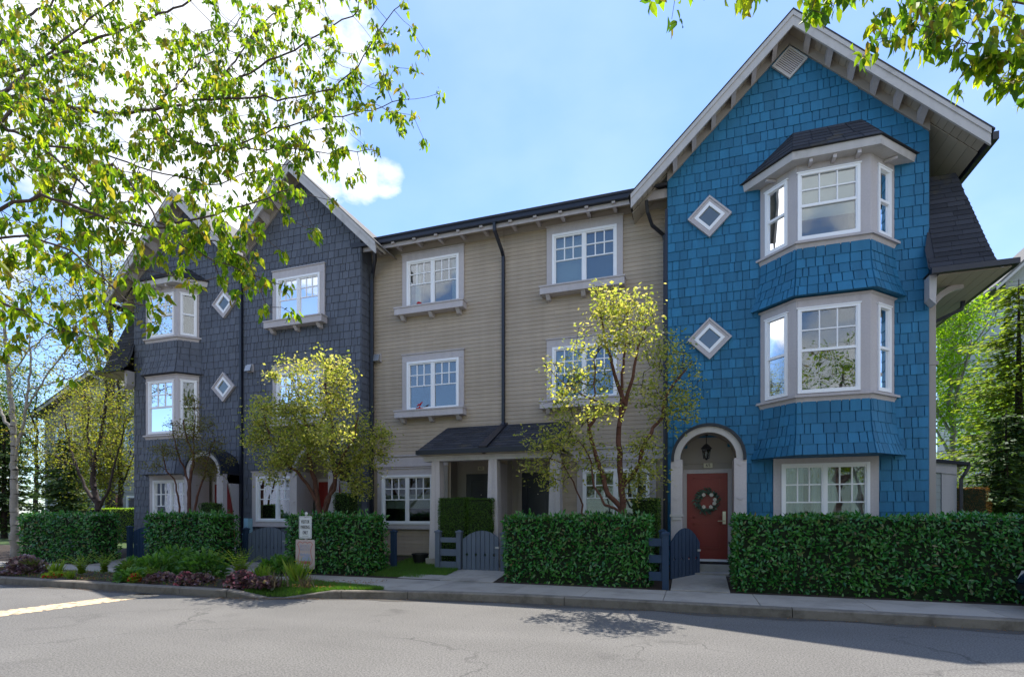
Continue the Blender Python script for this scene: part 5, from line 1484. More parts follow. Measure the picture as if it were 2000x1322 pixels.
# ------------------------------------------------------------------ hedges
def hedge(name, label, x0, x1, y0, y1, z0, z1, leafm, size, dens, rng, kind='oval', bulge=.04, cat='hedge', group=None, faces='fltr', rnd=.06, single=0):
    t = thing(name, ((x0+x1)/2, (y0+y1)/2, z0), label, cat, group)
    e = size*.55
    # lumpy core with rounded edges
    nx, ny, nz_ = max(3, int((x1-x0)/.15)), max(2, int((y1-y0)/.15)), max(3, int((z1-z0)/.15))
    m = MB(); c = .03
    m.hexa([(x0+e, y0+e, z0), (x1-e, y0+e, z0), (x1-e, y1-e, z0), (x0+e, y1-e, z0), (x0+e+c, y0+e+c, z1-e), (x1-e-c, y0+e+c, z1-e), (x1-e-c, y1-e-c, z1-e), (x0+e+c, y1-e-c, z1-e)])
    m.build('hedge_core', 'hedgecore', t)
    P = []; Nn = []
    lx, ly, lz = x1-x0, y1-y0, z1-z0
    for f, area in (('f', lx*lz), ('l', ly*lz), ('r', ly*lz), ('t', lx*ly), ('b', lx*lz*.3)):
        n = int(area*dens)
        u, v = rng.uniform(size=n), rng.uniform(size=n)
        if f in 'fb': p = np.stack([x0+u*lx, np.full(n, y0 if f == 'f' else y1), z0+v*lz], 1); nn = np.tile([[0, -1. if f == 'f' else 1., 0]], (n, 1))
        elif f in 'lr': p = np.stack([np.full(n, x0 if f == 'l' else x1), y0+u*ly, z0+v*lz], 1); nn = np.tile([[-1. if f == 'l' else 1., 0, 0]], (n, 1))
        else: p = np.stack([x0+u*lx, y0+v*ly, np.full(n, z1)], 1); nn = np.tile([[0, 0, 1.]], (n, 1))
        P.append(p); Nn.append(nn)
    P = np.concatenate(P); Nn = np.concatenate(Nn); n = len(P)
    lump = np.sin(P[:, 0]*3.1+1)*np.sin(P[:, 2]*4.3+2)*.5+np.sin(P[:, 0]*7.7+P[:, 2]*5)*.3+np.sin(P[:, 1]*6)*.2
    P = P+Nn*(lump[:, None]*bulge-rng.uniform(0, 1, size=(n, 1))*size*.7)
    # twiggy thin places low down and here and there
    thin = np.sin(P[:, 0]*5.3+2)*np.sin(P[:, 2]*6.1+P[:, 0])*.5+rng.normal(size=n)*.35
    lowz = np.clip((z0+.22-P[:, 2])/.22, 0, 1)
    keep = (thin < .72) & (rng.uniform(size=n) > lowz*.75)
    P = P[keep]; Nn = Nn[keep]; n = len(P)
    # round the long edges
    for ax, lo, hi in ((0, x0, x1), (2, None, z1)):
        pass
    top = (P[:, 2]-(z1-rnd))/rnd; k = np.clip(top, 0, 1)**2*rnd*.6
    P[:, 1] += np.where(np.abs(Nn[:, 1]) > .5, k*-np.sign(Nn[:, 1]), 0)*1.0
    d = Nn*.55+rng.normal(size=(n, 3))*.55; d[:, 2] += rng.uniform(-.4, .5, n)
    nr = Nn*.8+rng.normal(size=(n, 3))*.45+np.array([0, 0, .45])
    d = unit(d-.55*nr*(d*nr).sum(1, keepdims=True)/(nr*nr).sum(1, keepdims=True))
    if size > .09:      # soft upright shoots that escaped the shears
        ns = int(lx*22); S = np.stack([x0+rng.uniform(0, lx, ns), y0+rng.uniform(.02, ly, ns), z1+rng.uniform(-.05, .05, ns)], 1)
        S = np.repeat(S, 3, axis=0); S[:, 2] += rng.uniform(-.03, .05, len(S))
        P = np.concatenate([P, S]); d = np.concatenate([d, rng.normal(size=(len(S), 3))*.35+[0, 0, 1.]]); nr = np.concatenate([nr, rng.normal(size=(len(S), 3))+[0, -1., 0]]); n = len(P)
    if size > .09:      # pale upright flower candles
        ns = int(lx*26); pz = z0+(z1-z0)*(1-rng.uniform(0, 1, ns)**2*.9); S = np.stack([x0+rng.uniform(0, lx, ns), np.full(ns, y0-.02)+rng.uniform(-.02, .03, ns), pz], 1)
        topm = rng.uniform(size=ns) < .45; S[topm, 1] = y0+rng.uniform(.0, ly, topm.sum()); S[topm, 2] = z1
        leaf_object('flower_candles', t, S, rng.normal(size=(ns, 3))*.15+[0, -.15, 1.], rng.normal(size=(ns, 3))*.3+[0, -1., 0], rng.uniform(.06, .11, ns), 'blade', 'candle')
    leaf_object('hedge_leaves', t, P, d, nr, rng.uniform(.55, 1.3, n)*size, kind, leafm, single=single)
    return t
rg = np.random.default_rng(5)
HG = 'clipped laurel hedges along the sidewalk'
hedge('laurel_hedge', 'long clipped laurel hedge in front of the blue house', .69, 8.5, 10.0, 10.85, .14, 1.45, 'laurel', .088, 920, rg, group=HG, single=300, bulge=.06)
hedge('laurel_hedge', 'clipped laurel hedge between the slate picket gate and the blue gate', -3.55, -.74, 10.0, 10.8, .14, 1.44, 'laurel', .091, 840, rg, group=HG, single=250)
hedge('laurel_hedge', 'clipped laurel hedge behind the visitor parking sign', -8.83, -6.62, 10.0, 10.75, .14, 1.45, 'laurel', .091, 840, rg, group=HG)
hedge('laurel_hedge', 'clipped laurel hedge behind the leafy flower bed, below the end house', -13.26, -10.98, 10.0, 10.75, .14, 1.47, 'laurel', .091, 840, rg, group=HG)
hedge('laurel_hedge', 'clipped laurel hedge beside the pale tree trunk, left of all the houses', -18.16, -15.15, 10.0, 10.75, .14, 1.47, 'laurel', .098, 620, rg, group=HG)
hedge('boxwood_shrub', 'block-clipped bright green shrub behind the rail fence, left one of the pair', -5.62, -4.93, 11.30, 11.36+.55, .3, 1.86, 'boxleaf', .032, 4200, rg, kind='small', cat='shrub', group='block-clipped shrubs by the porch', bulge=.02, rnd=.12)
hedge('boxwood_shrub', 'block-clipped bright green shrub behind the picket gate, right one of the pair', -4.90, -4.28, 11.28, 11.85, .3, 1.84, 'boxleaf', .032, 4200, rg, kind='small', cat='shrub', group='block-clipped shrubs by the porch', bulge=.03, rnd=.15)
hedge('clipped_shrub', 'small clipped shrub below the ground-floor window left of the blue house', -1.20, -.66, 11.3, 11.8, .3, 1.80, 'boxleaf', .035, 2600, rg, kind='small', cat='shrub', bulge=.05, rnd=.12)
hedge('clipped_shrub', 'small dark clipped shrub beside the red door behind the golden tree', -8.62, -8.15, 11.4, 11.9, .3, 2.0, 'boxleaf', .035, 2200, rg, kind='small', cat='shrub', bulge=.05, rnd=.12)
hedge('clipped_shrub', 'small clipped shrub below the arched entry of the end house', -12.6, -12.12, 11.0, 11.4, .3, 1.78, 'boxleaf', .035, 2200, rg, kind='small', cat='shrub', bulge=.05, rnd=.12)
hedge('low_hedge', 'sunlit yellow-green hedge top behind the leftmost laurel hedge', -23.5, -19.5, 15.3, 16.0, .3, 1.72, 'lime', .05, 700, rg, cat='hedge')

# ------------------------------------------------------------------ gates and fences
def gate(name, label, hinge, ang, width, n, z0, zl, zp, zr, mat, latch=True, peak=.5, group='picket garden gates', notch=True):
    t = thing(name, (hinge[0], hinge[1], z0), label, 'gate', group, rz=ang)
    W = WORLD[t.name]
    T = lambda x, y, z: tuple(W @ Vector((x, y, z)))
    pw = width/n
    def top(x):
        u = x/width
        if u < peak: q = 1-(1-u/peak)**2; return zl+(zp-zl)*q
        q = 1-((u-peak)/(1-peak))**2; return zr+(zp-zr)*q
    for i in range(n):
        a, b = i*pw+.006, (i+1)*pw-.006
        zc = (zl-z0)*.56
        poly = [(a, 0), (b, 0)]
        if notch and i % 2 == 0 and i < n-1: poly += [(b, zc-.04), (b-.028, zc), (b, zc+.04)]
        poly += [(b, top(b)-z0), ((a+b)/2, top((a+b)/2)-z0), (a, top(a)-z0)]
        if notch and i % 2 == 1: poly += [(a, zc+.04), (a+.028, zc), (a, zc-.04)]
        MB(T).prism(poly, -.012, .012).build('picket', mat, t)
    for z in (.14, (zl-z0)*.82):
        MB(T).box(0.01, width-.01, .013, .05, z, z+.09).build('rail', mat, t)
    MB(T).box(-.02, .12, .051, .056, .17, .20).build('hinge', 'black', t)
    MB(T).box(-.02, .12, .051, .056, (zl-z0)*.82+.03, (zl-z0)*.82+.06).build('hinge', 'black', t)
    if latch: MB(T).box(width-.08, width+.01, -.02, -.0121, (zl-z0)*.75, (zl-z0)*.75+.04).build('latch', 'metal', t)
    return t
def post(m, x, y, z0, z1, w=.055):
    m.box(x-w, x+w, y-w, y+w, z0, z1-.05); m.box(x-w-.015, x+w+.015, y-w-.015, y+w+.015, z1-.05, z1-.02)
    return m.add([(x-w-.015, y-w-.015, z1-.02), (x+w+.015, y-w-.015, z1-.02), (x+w+.015, y+w+.015, z1-.02), (x-w-.015, y+w+.015, z1-.02), (x, y, z1+.015)], [(0, 1, 4), (1, 2, 4), (2, 3, 4), (3, 0, 4)])
def fence(label, posts, rails, mat):
    t = thing('fence', (posts[0][0], posts[0][1], .15), label, 'fence')
    for p in posts: post(MB(), *p).build('post', mat, t)
    for r in rails: MB().box(*r).build('rail', mat, t)
    return t
fence('slate-coloured rail fence with two capped posts left of the picket gate', [(-5.47, 11.0, .15, 1.13), (-4.95, 11.0, .15, 1.13)],
      [(-5.415, -5.005, 10.985, 11.02, .27, .43), (-5.415, -5.005, 10.985, 11.02, .56, .71), (-5.415, -5.005, 10.985, 11.02, .86, .97)], 'gate')
gate('garden_gate', 'slate-coloured arched picket gate standing closed in front of the block-clipped shrubs', (-4.87, 11.0), 0, .86, 8, .18, .93, 1.13, .98, 'gate', peak=.55)
fence('slate-coloured gate post just right of the slate picket gate, against the hedge end', [(-3.90, 11.0, .15, 1.10)], [(-3.84, -3.4, 10.985, 11.02, .56, .71)], 'gate')
fence('deep blue capped posts and rails beside the open blue gate', [(-.47, 10.02, .14, 1.18), (-.56, 10.72, .2, 1.2)],
      [(-.76, -.53, 9.99, 10.02, .30, .46), (-.76, -.53, 9.99, 10.02, .62, .76), (-.76, -.53, 9.99, 10.02, .92, 1.06), (-.57, -.54, 10.08, 10.66, .5, .66), (-.57, -.54, 10.08, 10.66, .9, 1.04)], 'gateblue')
gate('garden_gate', 'deep blue arched picket gate swung open towards the red door of the blue house', (-.42, 10.78), radians(50), .84, 8, .24, .92, 1.22, .92, 'gateblue', peak=.5)
fence('navy gate post on the grass at the end of the hedge behind the sign', [(-6.62, 11.0, .2, 1.12)], [], 'gateblue')
fence('navy gate post at the left side of the navy picket gate', [(-10.98, 11.0, .2, 1.14)], [(-11.3, -11.04, 10.985, 11.02, .5, .65)], 'gateblue')
gate('garden_gate', 'navy picket gate just left of the visitor parking sign', (-10.90, 11.0), 0, 1.18, 10, .22, .98, 1.16, .98, 'gate', peak=.6)
fence('dark navy gate post at the right end of the leftmost hedge', [(-15.02, 10.9, .2, 1.16)], [], 'gateblue')
gate('garden_gate', 'narrow glimpse of a dark navy picket gate beside the leftmost hedge', (-14.94, 10.95), 0, 1.1, 9, .22, 1.0, 1.14, 1.0, 'gateblue')

# ------------------------------------------------------------------ signs
SP0 = Vector((-7.50, 9.06, .15))
sg = thing('sign_post', SP0, 'visitor parking sign above a faded block watch sign on one thin post', 'sign')
MB().box(SP0.x-.02, SP0.x+.02, SP0.y, SP0.y+.035, .1, 1.47).build('post', 'metal', sg)
MB().lathe(SP0.x, SP0.y+.018, [(.012, 1.47), (.03, 1.485), (.03, 1.52), (.01, 1.535)], 10).build('finial', 'signwhite', sg)
def rrect(cx, cz, w, h, r, n=4):
    pts = []
    for (sx, sz, a0) in ((1, -1, -pi/2), (1, 1, 0), (-1, 1, pi/2), (-1, -1, pi)):
        for i in range(n+1):
            a = a0+pi/2*i/n; pts.append((cx+sx*(w/2-r)+r*cos(a), cz+sz*(h/2-r)+r*sin(a)))
    return pts
sx, syy = SP0.x-.005, SP0.y-.004
def outline(pts, w, y, mat, name, par):
    m = MB(); n = len(pts); c = (sum(p[0] for p in pts)/n, sum(p[1] for p in pts)/n)
    inn = []
    for i in range(n):
        a, b = pts[i-1], pts[(i+1) % n]; tx, tz = b[0]-a[0], b[1]-a[1]; l = sqrt(tx*tx+tz*tz) or 1
        inn.append((pts[i][0]-tz/l*w, pts[i][1]+tx/l*w))
    v = [(p[0], y, p[1]) for p in pts]+[(p[0], y, p[1]) for p in inn]
    m.add(v, [(i, (i+1) % n, (i+1) % n+n, i+n) for i in range(n)]); return m.build(name, mat, par)
p1 = MB(); p1.prism(rrect(sx, 1.225, .315, .455, .025), syy-.003, syy); S1 = p1.build('sign_panel', 'signwhite', sg, label='white visitor parking only panel')
outline(rrect(sx, 1.225, .29, .43, .02), .006, syy-.0045, 'ink', 'border', S1)
for t_, z, w in (('VISITOR', 1.335, .21), ('PARKING', 1.225, .225), ('ONLY', 1.115, .125)):
    text_mesh(t_, .105, 'ink', S1, (sx, syy-.006, z), width=w, extrude=.001)
MB().box(sx-.075, sx+.075, syy-.006, syy-.004, 1.045, 1.05).build('arrow_line', 'ink', S1)
cx2, cz2 = sx-.005, .675
p2 = MB(); p2.prism(rrect(cx2, cz2, .47, .60, .03), syy-.003, syy); S2 = p2.build('sign_panel', 'signpink', sg, label='faded pink block watch panel with a red shield outline')
sh = [(-.0, -.255), (.10, -.235), (.175, -.17), (.185, -.10), (.155, .0), (.145, .08), (.165, .16), (.195, .20), (.15, .255), (.12, .262), (.06, .235), (0, .262),
      (-.06, .235), (-.12, .262), (-.15, .255), (-.195, .20), (-.165, .16), (-.145, .08), (-.155, 0), (-.185, -.10), (-.175, -.17), (-.10, -.235)]
sp = [(cx2+a, cz2+b) for a, b in sh]
outline(sp, .013, syy-.005, 'signred', 'shield_outline', S2)
text_mesh('BLOCK', .085, 'signblue', S2, (cx2, syy-.006, cz2+.165), width=.25, extrude=.001)
text_mesh('WATCH', .080, 'signblue', S2, (cx2, syy-.006, cz2+.095), width=.25, extrude=.001)
# pale worn print under the words: two eyes-and-hill like smudges, built as flat print
m = MB()
for i in range(10):
    a = cx2-.13+i*.026; m.box(a, a+.02, syy-.006, syy-.004, cz2-.02-.02*abs(sin(i)), cz2+.015+.012*sin(i*2.1))
m.build('faded_print', 'signblue', S2)
m = MB(); m.prism([(cx2-.14, cz2-.13), (cx2+.14, cz2-.13), (cx2+.12, cz2-.05), (cx2+.02, cz2-.03), (cx2-.06, cz2-.055)], syy-.006, syy-.004); m.build('faded_print', 'signblue', S2)
m = MB(); m.prism([(cx2-.12, cz2-.195), (cx2+.12, cz2-.195), (cx2+.14, cz2-.14), (cx2-.14, cz2-.14)], syy-.006, syy-.004); m.build('faded_print', 'signred', S2)
for z in (.93, 1.41): MB().lathe(sx, 0, [(0, 0)], 3) if False else None
for z in (.99, 1.425, .93): MB().box(sx-.008, sx+.008, syy-.009, syy-.003, z-.008, z+.008).build('bolt', 'metal', sg)

# pots, ornament, container, car
def pot(label, x, y, z, r0, r1, h, leafm=None):
    t = thing('plant_pot', (x, y, z), label, 'plant pot')
    MB().lathe(x, y, [(r0, z), (r1, z+h), (r1+.012, z+h), (r1+.012, z+h-.03), (r1-.02, z+h-.02), (r1-.03, z+h-.06)], 20).build('pot', 'black', t, smooth=False)
    MB().lathe(x, y, [(r1-.02, z+h-.07), (.01, z+h-.05)], 14).build('soil', 'soil', t)
    return t
pot('tall tapered black planter at the front step of the blue house', .86, 11.75, .326, .10, .17, .60)
pot('low round black plant pot beside the left porch column', -6.22, 11.55, .31, .15, .20, .24)
t = thing('window_ornament', (-6.83, 12.58, 6.97), 'small red round ornament on the top left sill of the taupe houses', 'ornament')
MB().lathe(-6.83, 12.62, [(.001, 6.99), (.06, 7.0), (.07, 7.03), (.04, 7.06), (.001, 7.07)], 12).build('dome', 'red', t)
MB().lathe(-6.83, 12.62, [(.06, 6.972), (.06, 6.99)], 12).build('foot', 'paleblue', t)
t = thing('window_ornament', (-6.82, 12.62, 4.24), 'small red bird-shaped ornament on the middle sill of the left taupe house', 'ornament')
MB().lathe(-6.82, 12.62, [(.09, 4.242), (.10, 4.27), (.02, 4.28), (.02, 4.33)], 10).build('stand', 'red', t)
MB().tube([(-6.90, 12.62, 4.33), (-6.86, 12.62, 4.36), (-6.80, 12.62, 4.37), (-6.75, 12.62, 4.42), (-6.71, 12.62, 4.43)], [.004, .024, .028, .014, .003], n=7).build('bird', 'red', t)
t = thing('storage_tub', (-11.2, 11.35, .25), 'pale blue stacked plastic container at the right end of the hedge below the bay window', 'container')
MB().box(-11.30, -11.12, 11.2, 11.4, .25, .95).build('lower_box', 'paleblue', t)
MB().box(-11.28, -11.14, 11.22, 11.38, .98, 1.38).build('upper_box', 'paleblue', t)
MB().box(-11.31, -11.11, 11.19, 11.41, .951, .979).build('lid', 'paleblue', t)

# parked car: only its nose corner reaches into the frame
cr_ = thing('parked_car', (6.7, 9.15, .0), 'dark blue parked car whose bumper corner shows at the right edge before the hedge', 'car')
def car_body(x0, y0):
    # x runs from nose (x0) to tail
    secs = [(0.0, .40, .40, .62, .70), (.12, .28, .62, .70, .80), (.35, .22, .72, .82, .88), (1.0, .20, .76, .92, .90), (1.35, .20, .78, .96, .90), (2.0, .20, .80, .98, .90), (3.4, .20, .80, .98, .90), (4.1, .24, .76, .94, .88), (4.35, .35, .6, .8, .8)]
    v = []; f = []
    for x, zb, wm, zt2, wb in secs:
        w = .82*wb
        ring = [(-w*.92, zb), (-w, zb+.12), (-w, (zb+zt2)/2), (-w*.97, zt2-.08), (-w*.80, zt2), (w*.80, zt2), (w*.97, zt2-.08), (w, (zb+zt2)/2), (w, zb+.12), (w*.92, zb)]
        v += [(x0+x, y0+a, b) for a, b in ring]
    n = 10
    for i in range(len(secs)-1):
        for k in range(n): f.append((i*n+k, i*n+(k+1) % n, (i+1)*n+(k+1) % n, (i+1)*n+k))
    f.append(tuple(range(n))[::-1]); f.append(tuple(range((len(secs)-1)*n, len(secs)*n)))
    return v, f
v, f = car_body(4.42, 9.12)
MB().add(v, f).build('body', 'carblue', cr_, smooth=True)
MB().hexa([(5.7, 8.50, .97), (8.3, 8.50, .97), (8.3, 9.74, .97), (5.7, 9.74, .97), (6.4, 8.65, 1.45), (7.9, 8.65, 1.45), (7.9, 9.59, 1.45), (6.4, 9.59, 1.45)]).build('cabin', 'black', cr_)
MB().box(4.40, 4.52, 8.62, 9.62, .42, .50).build('bumper_trim', 'black', cr_)
for yy in (8.48, 9.52): MB().hexa([(4.45, yy, .56), (4.65, yy-.02, .56), (4.65, yy+.24, .56), (4.45, yy+.2, .56), (4.50, yy, .68), (4.7, yy-.02, .70), (4.7, yy+.24, .70), (4.50, yy+.2, .68)]).build('headlight', 'lampglass', cr_)
for xx in (5.25, 7.9):
    for yy in (8.42, 9.82):
        m = MB(); pts = [(xx, yy-.09, .45), (xx, yy+.09, .45)]
        w = MB().tube(pts, .31, n=20).build('wheel', 'rubber', cr_)
        MB().tube([(xx, yy-.095, .45), (xx, yy+.095, .45)], .19, n=14).build('rim', 'metal', w)

# ------------------------------------------------------------------ front-garden trees
def PT3(px, py, y): return np.array(at(px, py, y))
# copper-barked tree right of centre
y0 = 10.85
r1 = np.random.default_rng(21)
b0 = at(1212, 1030, y0); base = (b0.x, y0, .15)
P = lambda px, py, y=y0: np.array(at(px, py, y))
stems = [([base, P(1214, 1000), P(1213, 950), P(1210, 900), P(1208, 850, 10.8), P(1212, 815, 10.7), P(1222, 790, 10.65)], .085, .042),
         ([P(1212, 990), P(1185, 960, 10.7), P(1172, 915, 10.6), P(1155, 860, 10.5), P(1150, 835, 10.4), P(1165, 810, 10.3), P(1180, 790, 10.2)], .055, .028),
         ([P(1213, 955), P(1235, 930, 10.9), P(1250, 905, 10.9), P(1262, 860, 10.9), P(1275, 835, 11), P(1295, 815, 11), P(1298, 780, 11), P(1315, 750, 11), P(1340, 720, 11)], .05, .018),
         ([P(1222, 790, 10.65), P(1210, 760, 10.5), P(1200, 730, 10.3), P(1195, 710, 10.2), P(1185, 680, 10.0), P(1178, 640, 9.9), P(1170, 600, 9.85)], .045, .012),
         ([P(1222, 790, 10.65), P(1232, 750, 10.5), P(1242, 700, 10.4), P(1255, 660, 10.3), P(1265, 620, 10.2)], .04, .012),
         ([P(1212, 815, 10.7), P(1215, 760, 10.5), P(1218, 700, 10.3), P(1225, 640, 10.1), P(1222, 590, 10.0)], .035, .010),
         ([P(1150, 835, 10.4), P(1150, 800, 10.2), P(1163, 770, 10.0), P(1163, 730, 9.9), P(1160, 700, 9.8)], .022, .010),
         ([P(1180, 790, 10.2), P(1145, 775, 9.9), P(1110, 755, 9.7), P(1085, 735, 9.6), P(1075, 722, 9.55)], .018, .008),
         ([base, P(1160, 1035, 10.9), P(1142, 1015, 10.9), P(1138, 985, 10.9), P(1120, 940, 10.7), P(1100, 905, 10.5), P(1075, 895, 10.4)], .03, .010),
         ([P(1212, 1000), P(1180, 985, 10.6), P(1160, 950, 10.5), P(1150, 890, 10.5), P(1130, 860, 10.4)], .03, .010)]
Q = lambda px, py, y, rx, rz, ry=.55: (at(px, py, y), (rx*10.5/1050, ry, rz*10.5/1050))
blobs = [Q(1215, 610, 9.6, 60, 42, .5), Q(1180, 590, 9.5, 35, 28, .4), Q(1260, 610, 9.7, 30, 30, .4), Q(1170, 670, 9.4, 60, 30, .45), Q(1230, 660, 9.5, 50, 30, .45),
         Q(1080, 720, 9.2, 26, 20, .3), Q(1105, 760, 9.2, 35, 18, .3), Q(1165, 800, 9.3, 45, 26, .4), Q(1110, 800, 10.3, 48, 26, .5), Q(1290, 690, 11, 45, 55, .4),
         Q(1330, 720, 11, 35, 55, .4), Q(1075, 870, 10.4, 60, 32, .45), Q(1060, 915, 10.4, 45, 30, .4), Q(1245, 870, 10.8, 40, 30, .4), Q(1270, 900, 10.8, 30, 50, .4), Q(1150, 740, 10.3, 60, 30, .5), Q(1265, 760, 10.9, 60, 40, .4), Q(1105, 850, 10.3, 70, 30, .5), Q(1310, 800, 11.0, 50, 50, .4), Q(1150, 900, 10.5, 60, 40, .5), Q(1250, 940, 10.9, 50, 40, .4), Q(1080, 940, 10.5, 35, 25, .3), Q(1340, 780, 11.1, 30, 40, .3)]
tg = blob_targets(blobs, 1150, r1, .0)
tree('maple_tree', 'copper-barked small tree with golden leaves between the taupe and blue houses', 'tree', base, stems, tg, r1, 'barkred', 'mapleleaf',
     k=7, spread=.07, size=(.05, .092), along=.10, twigmat='barkdark', droop=.25, tip=.0035, group='small ornamental trees in the front gardens')
# golden tree in front of the slate house without bay
y0 = 10.95
b0 = at(632, 1030, y0); base = (b0.x, y0, .15); P = lambda px, py, y=y0: np.array(at(px, py, y))
stems = [([base, P(625, 1000), P(618, 960), P(610, 925), P(603, 880, 10.8), P(600, 840, 10.7), P(592, 800, 10.5)], .085, .03),
         ([P(630, 1010), P(645, 965), P(655, 930), P(648, 880, 10.8), P(650, 830, 10.6), P(640, 790, 10.4), P(635, 740, 10.2)], .06, .016),
         ([P(632, 1005), P(640, 985, 10.8), P(655, 945, 10.6), P(665, 900, 10.4), P(690, 860, 10.3), P(700, 810, 10.3)], .05, .014),
         ([P(622, 985), P(600, 945, 10.8), P(580, 920, 10.6), P(560, 905, 10.5), P(535, 870, 10.4), P(520, 830, 10.3), P(515, 800, 10.2)], .045, .014),
         ([P(603, 880, 10.8), P(620, 840, 10.5), P(640, 800, 10.2), P(650, 750, 10), P(655, 710, 9.9)], .035, .010),
         ([P(592, 800, 10.5), P(575, 760, 10.2), P(565, 720, 10.0)], .02, .008),
         ([P(655, 930), P(690, 900, 10.9), P(720, 870, 11), P(745, 845, 11)], .025, .008)]
blobs = [Q(640, 710, 9.3, 50, 24, .45), Q(575, 715, 9.3, 28, 24, .35), Q(660, 740, 9.3, 35, 40, .45), Q(595, 760, 9.4, 45, 30, .45), Q(640, 790, 9.4, 55, 34, .5), Q(535, 735, 9.3, 16, 14, .25),
         Q(520, 795, 9.5, 40, 22, .4), Q(500, 860, 10.4, 36, 40, .45), Q(560, 850, 10.3, 50, 40, .45), Q(540, 905, 10.4, 50, 22, .4), Q(650, 845, 9.1, 45, 26, .45), Q(700, 850, 10.6, 40, 60, .5),
         Q(745, 850, 10.9, 38, 26, .35), Q(700, 950, 10.7, 36, 30, .35), Q(640, 900, 10.2, 50, 30, .4), Q(580, 800, 10.2, 60, 40, .5), Q(510, 830, 10.3, 45, 60, .45), Q(700, 900, 10.7, 45, 60, .5), Q(560, 890, 10.5, 60, 30, .5), Q(745, 880, 11, 30, 40, .3), Q(530, 930, 10.5, 30, 20, .3), Q(610, 860, 10.1, 90, 50, .5)]
tg = blob_targets(blobs, 1700, r1, .0)
tree('maple_tree', 'dense golden-leaved small tree behind the visitor parking sign', 'tree', base, stems, tg, r1, 'barkred', 'mapleleaf',
     k=8, spread=.08, size=(.05, .095), along=.12, twigmat='barkdark', droop=.25, tip=.0035, group='small ornamental trees in the front gardens')
# sparse olive tree in front of the end house
y0 = 11.0
b0 = at(372, 1030, y0); base = (b0.x, y0, .15); P = lambda px, py, y=y0: np.array(at(px, py, y))
stems = [([base, P(370, 1000), P(370, 960), P(374, 920), P(378, 890, 10.9), P(365, 860, 10.8), P(358, 820, 10.7)], .07, .016),
         ([P(370, 985), P(368, 940), P(362, 920), P(350, 890, 10.8), P(338, 850, 10.7), P(335, 820, 10.6)], .035, .010),
         ([P(378, 1010), P(385, 970, 11), P(395, 940, 11), P(402, 910, 11), P(410, 880, 10.9), P(420, 860, 10.8)], .035, .010),
         ([P(352, 1020), P(348, 970), P(340, 935), P(325, 920, 10.8), P(318, 890, 10.7), P(315, 870, 10.7)], .03, .010),
         ([P(378, 890, 10.9), P(378, 850, 10.7), P(380, 800, 10.6), P(375, 770, 10.5)], .02, .006)]
blobs = [Q(330, 880, 10.6, 50, 24, .4), Q(370, 850, 10.6, 45, 26, .4), Q(420, 870, 10.8, 36, 26, .35), Q(395, 830, 10.6, 45, 22, .35), Q(375, 790, 10.5, 24, 26, .25), Q(300, 910, 10.6, 26, 18, .3),
         Q(410, 920, 10.9, 34, 24, .35), Q(345, 830, 10.6, 25, 16, .3), Q(450, 900, 10.9, 18, 10, .2), Q(390, 890, 10.4, 36, 26, .3)]
tg = blob_targets(blobs, 640, r1, .15)
tree('maple_tree', 'sparse olive-brown leaved small tree in front of the arched entry of the end house', 'tree', base, stems, tg, r1, 'barkred', 'mapleolive',
     k=7, spread=.055, size=(.03, .06), along=.08, twigmat='barkdark', droop=.2, tip=.003, group='small ornamental trees in the front gardens')

# ------------------------------------------------------------------ background left
r2 = np.random.default_rng(31)
y0 = 10.7; x0 = -19.6; base = (x0, y0, .12)
P = lambda px, py, y=y0: np.array(at(px, py, y))
stems = [([base, P(28, 1000), P(28, 900), P(26, 850), P(24, 800), P(18, 740), P(10, 660), P(4, 580)], .125, .03),
         ([P(28, 900), P(50, 800), P(60, 720), P(58, 640), P(62, 560)], .05, .012),
         ([P(26, 850), P(-10, 780), P(-40, 700)], .05, .015),
         ([P(50, 800), P(100, 720), P(150, 660), P(190, 610)], .028, .008),
         ([P(18, 740), P(60, 680), P(110, 640), P(140, 590)], .025, .008),
         ([P(60, 760), P(130, 740), P(190, 715), P(230, 700)], .022, .007)]
QL = lambda px, py, y, rx, rz, ry=1.2: (at(px, py, y), (rx*18/1050, ry, rz*18/1050))
blobs = [QL(60, 560, 10.7, 110, 70), QL(150, 640, 10.7, 90, 70), QL(30, 700, 10.7, 80, 80), QL(150, 720, 10.9, 90, 40), QL(-60, 620, 10.7, 90, 110), QL(200, 560, 11, 60, 60), QL(70, 850, 10.7, 60, 40, .8)]
tg = blob_targets(blobs, 1000, r2, .1)
tree('birch_tree', 'pale grey-trunked tree with sparse buff young leaves at the left edge beside the hedge', 'tree', base, stems, tg, r2, 'barkgrey', 'yellowleaf',
     k=6, spread=.11, size=(.05, .095), along=.08, twigmat='barkdark', tip=.0045, wob=.3)
y0 = 12.6; b0 = at(195, 1010, y0); base = (b0.x, y0, .35); P = lambda px, py, y=y0: np.array(at(px, py, y))
stems = [([base, P(192, 980), P(180, 940), P(186, 900), P(196, 860), P(205, 810), P(210, 760)], .12, .03),
         ([P(190, 985), P(165, 950), P(150, 910), P(135, 870), P(128, 820), P(110, 780)], .06, .016),
         ([P(186, 960), P(178, 900), P(170, 850), P(175, 800), P(165, 760)], .05, .014),
         ([P(195, 990), P(215, 950), P(225, 900), P(238, 860), P(245, 820)], .05, .014),
         ([P(150, 910), P(115, 895), P(90, 880)], .03, .010)]
blobs = [QL(180, 780, 12.4, 70, 40), QL(120, 830, 12.4, 60, 40), QL(225, 820, 12.6, 40, 50, .8), QL(100, 890, 12.4, 50, 30, .8), QL(190, 870, 12.4, 60, 40, .8)]
tg = blob_targets(blobs, 620, r2, .1)
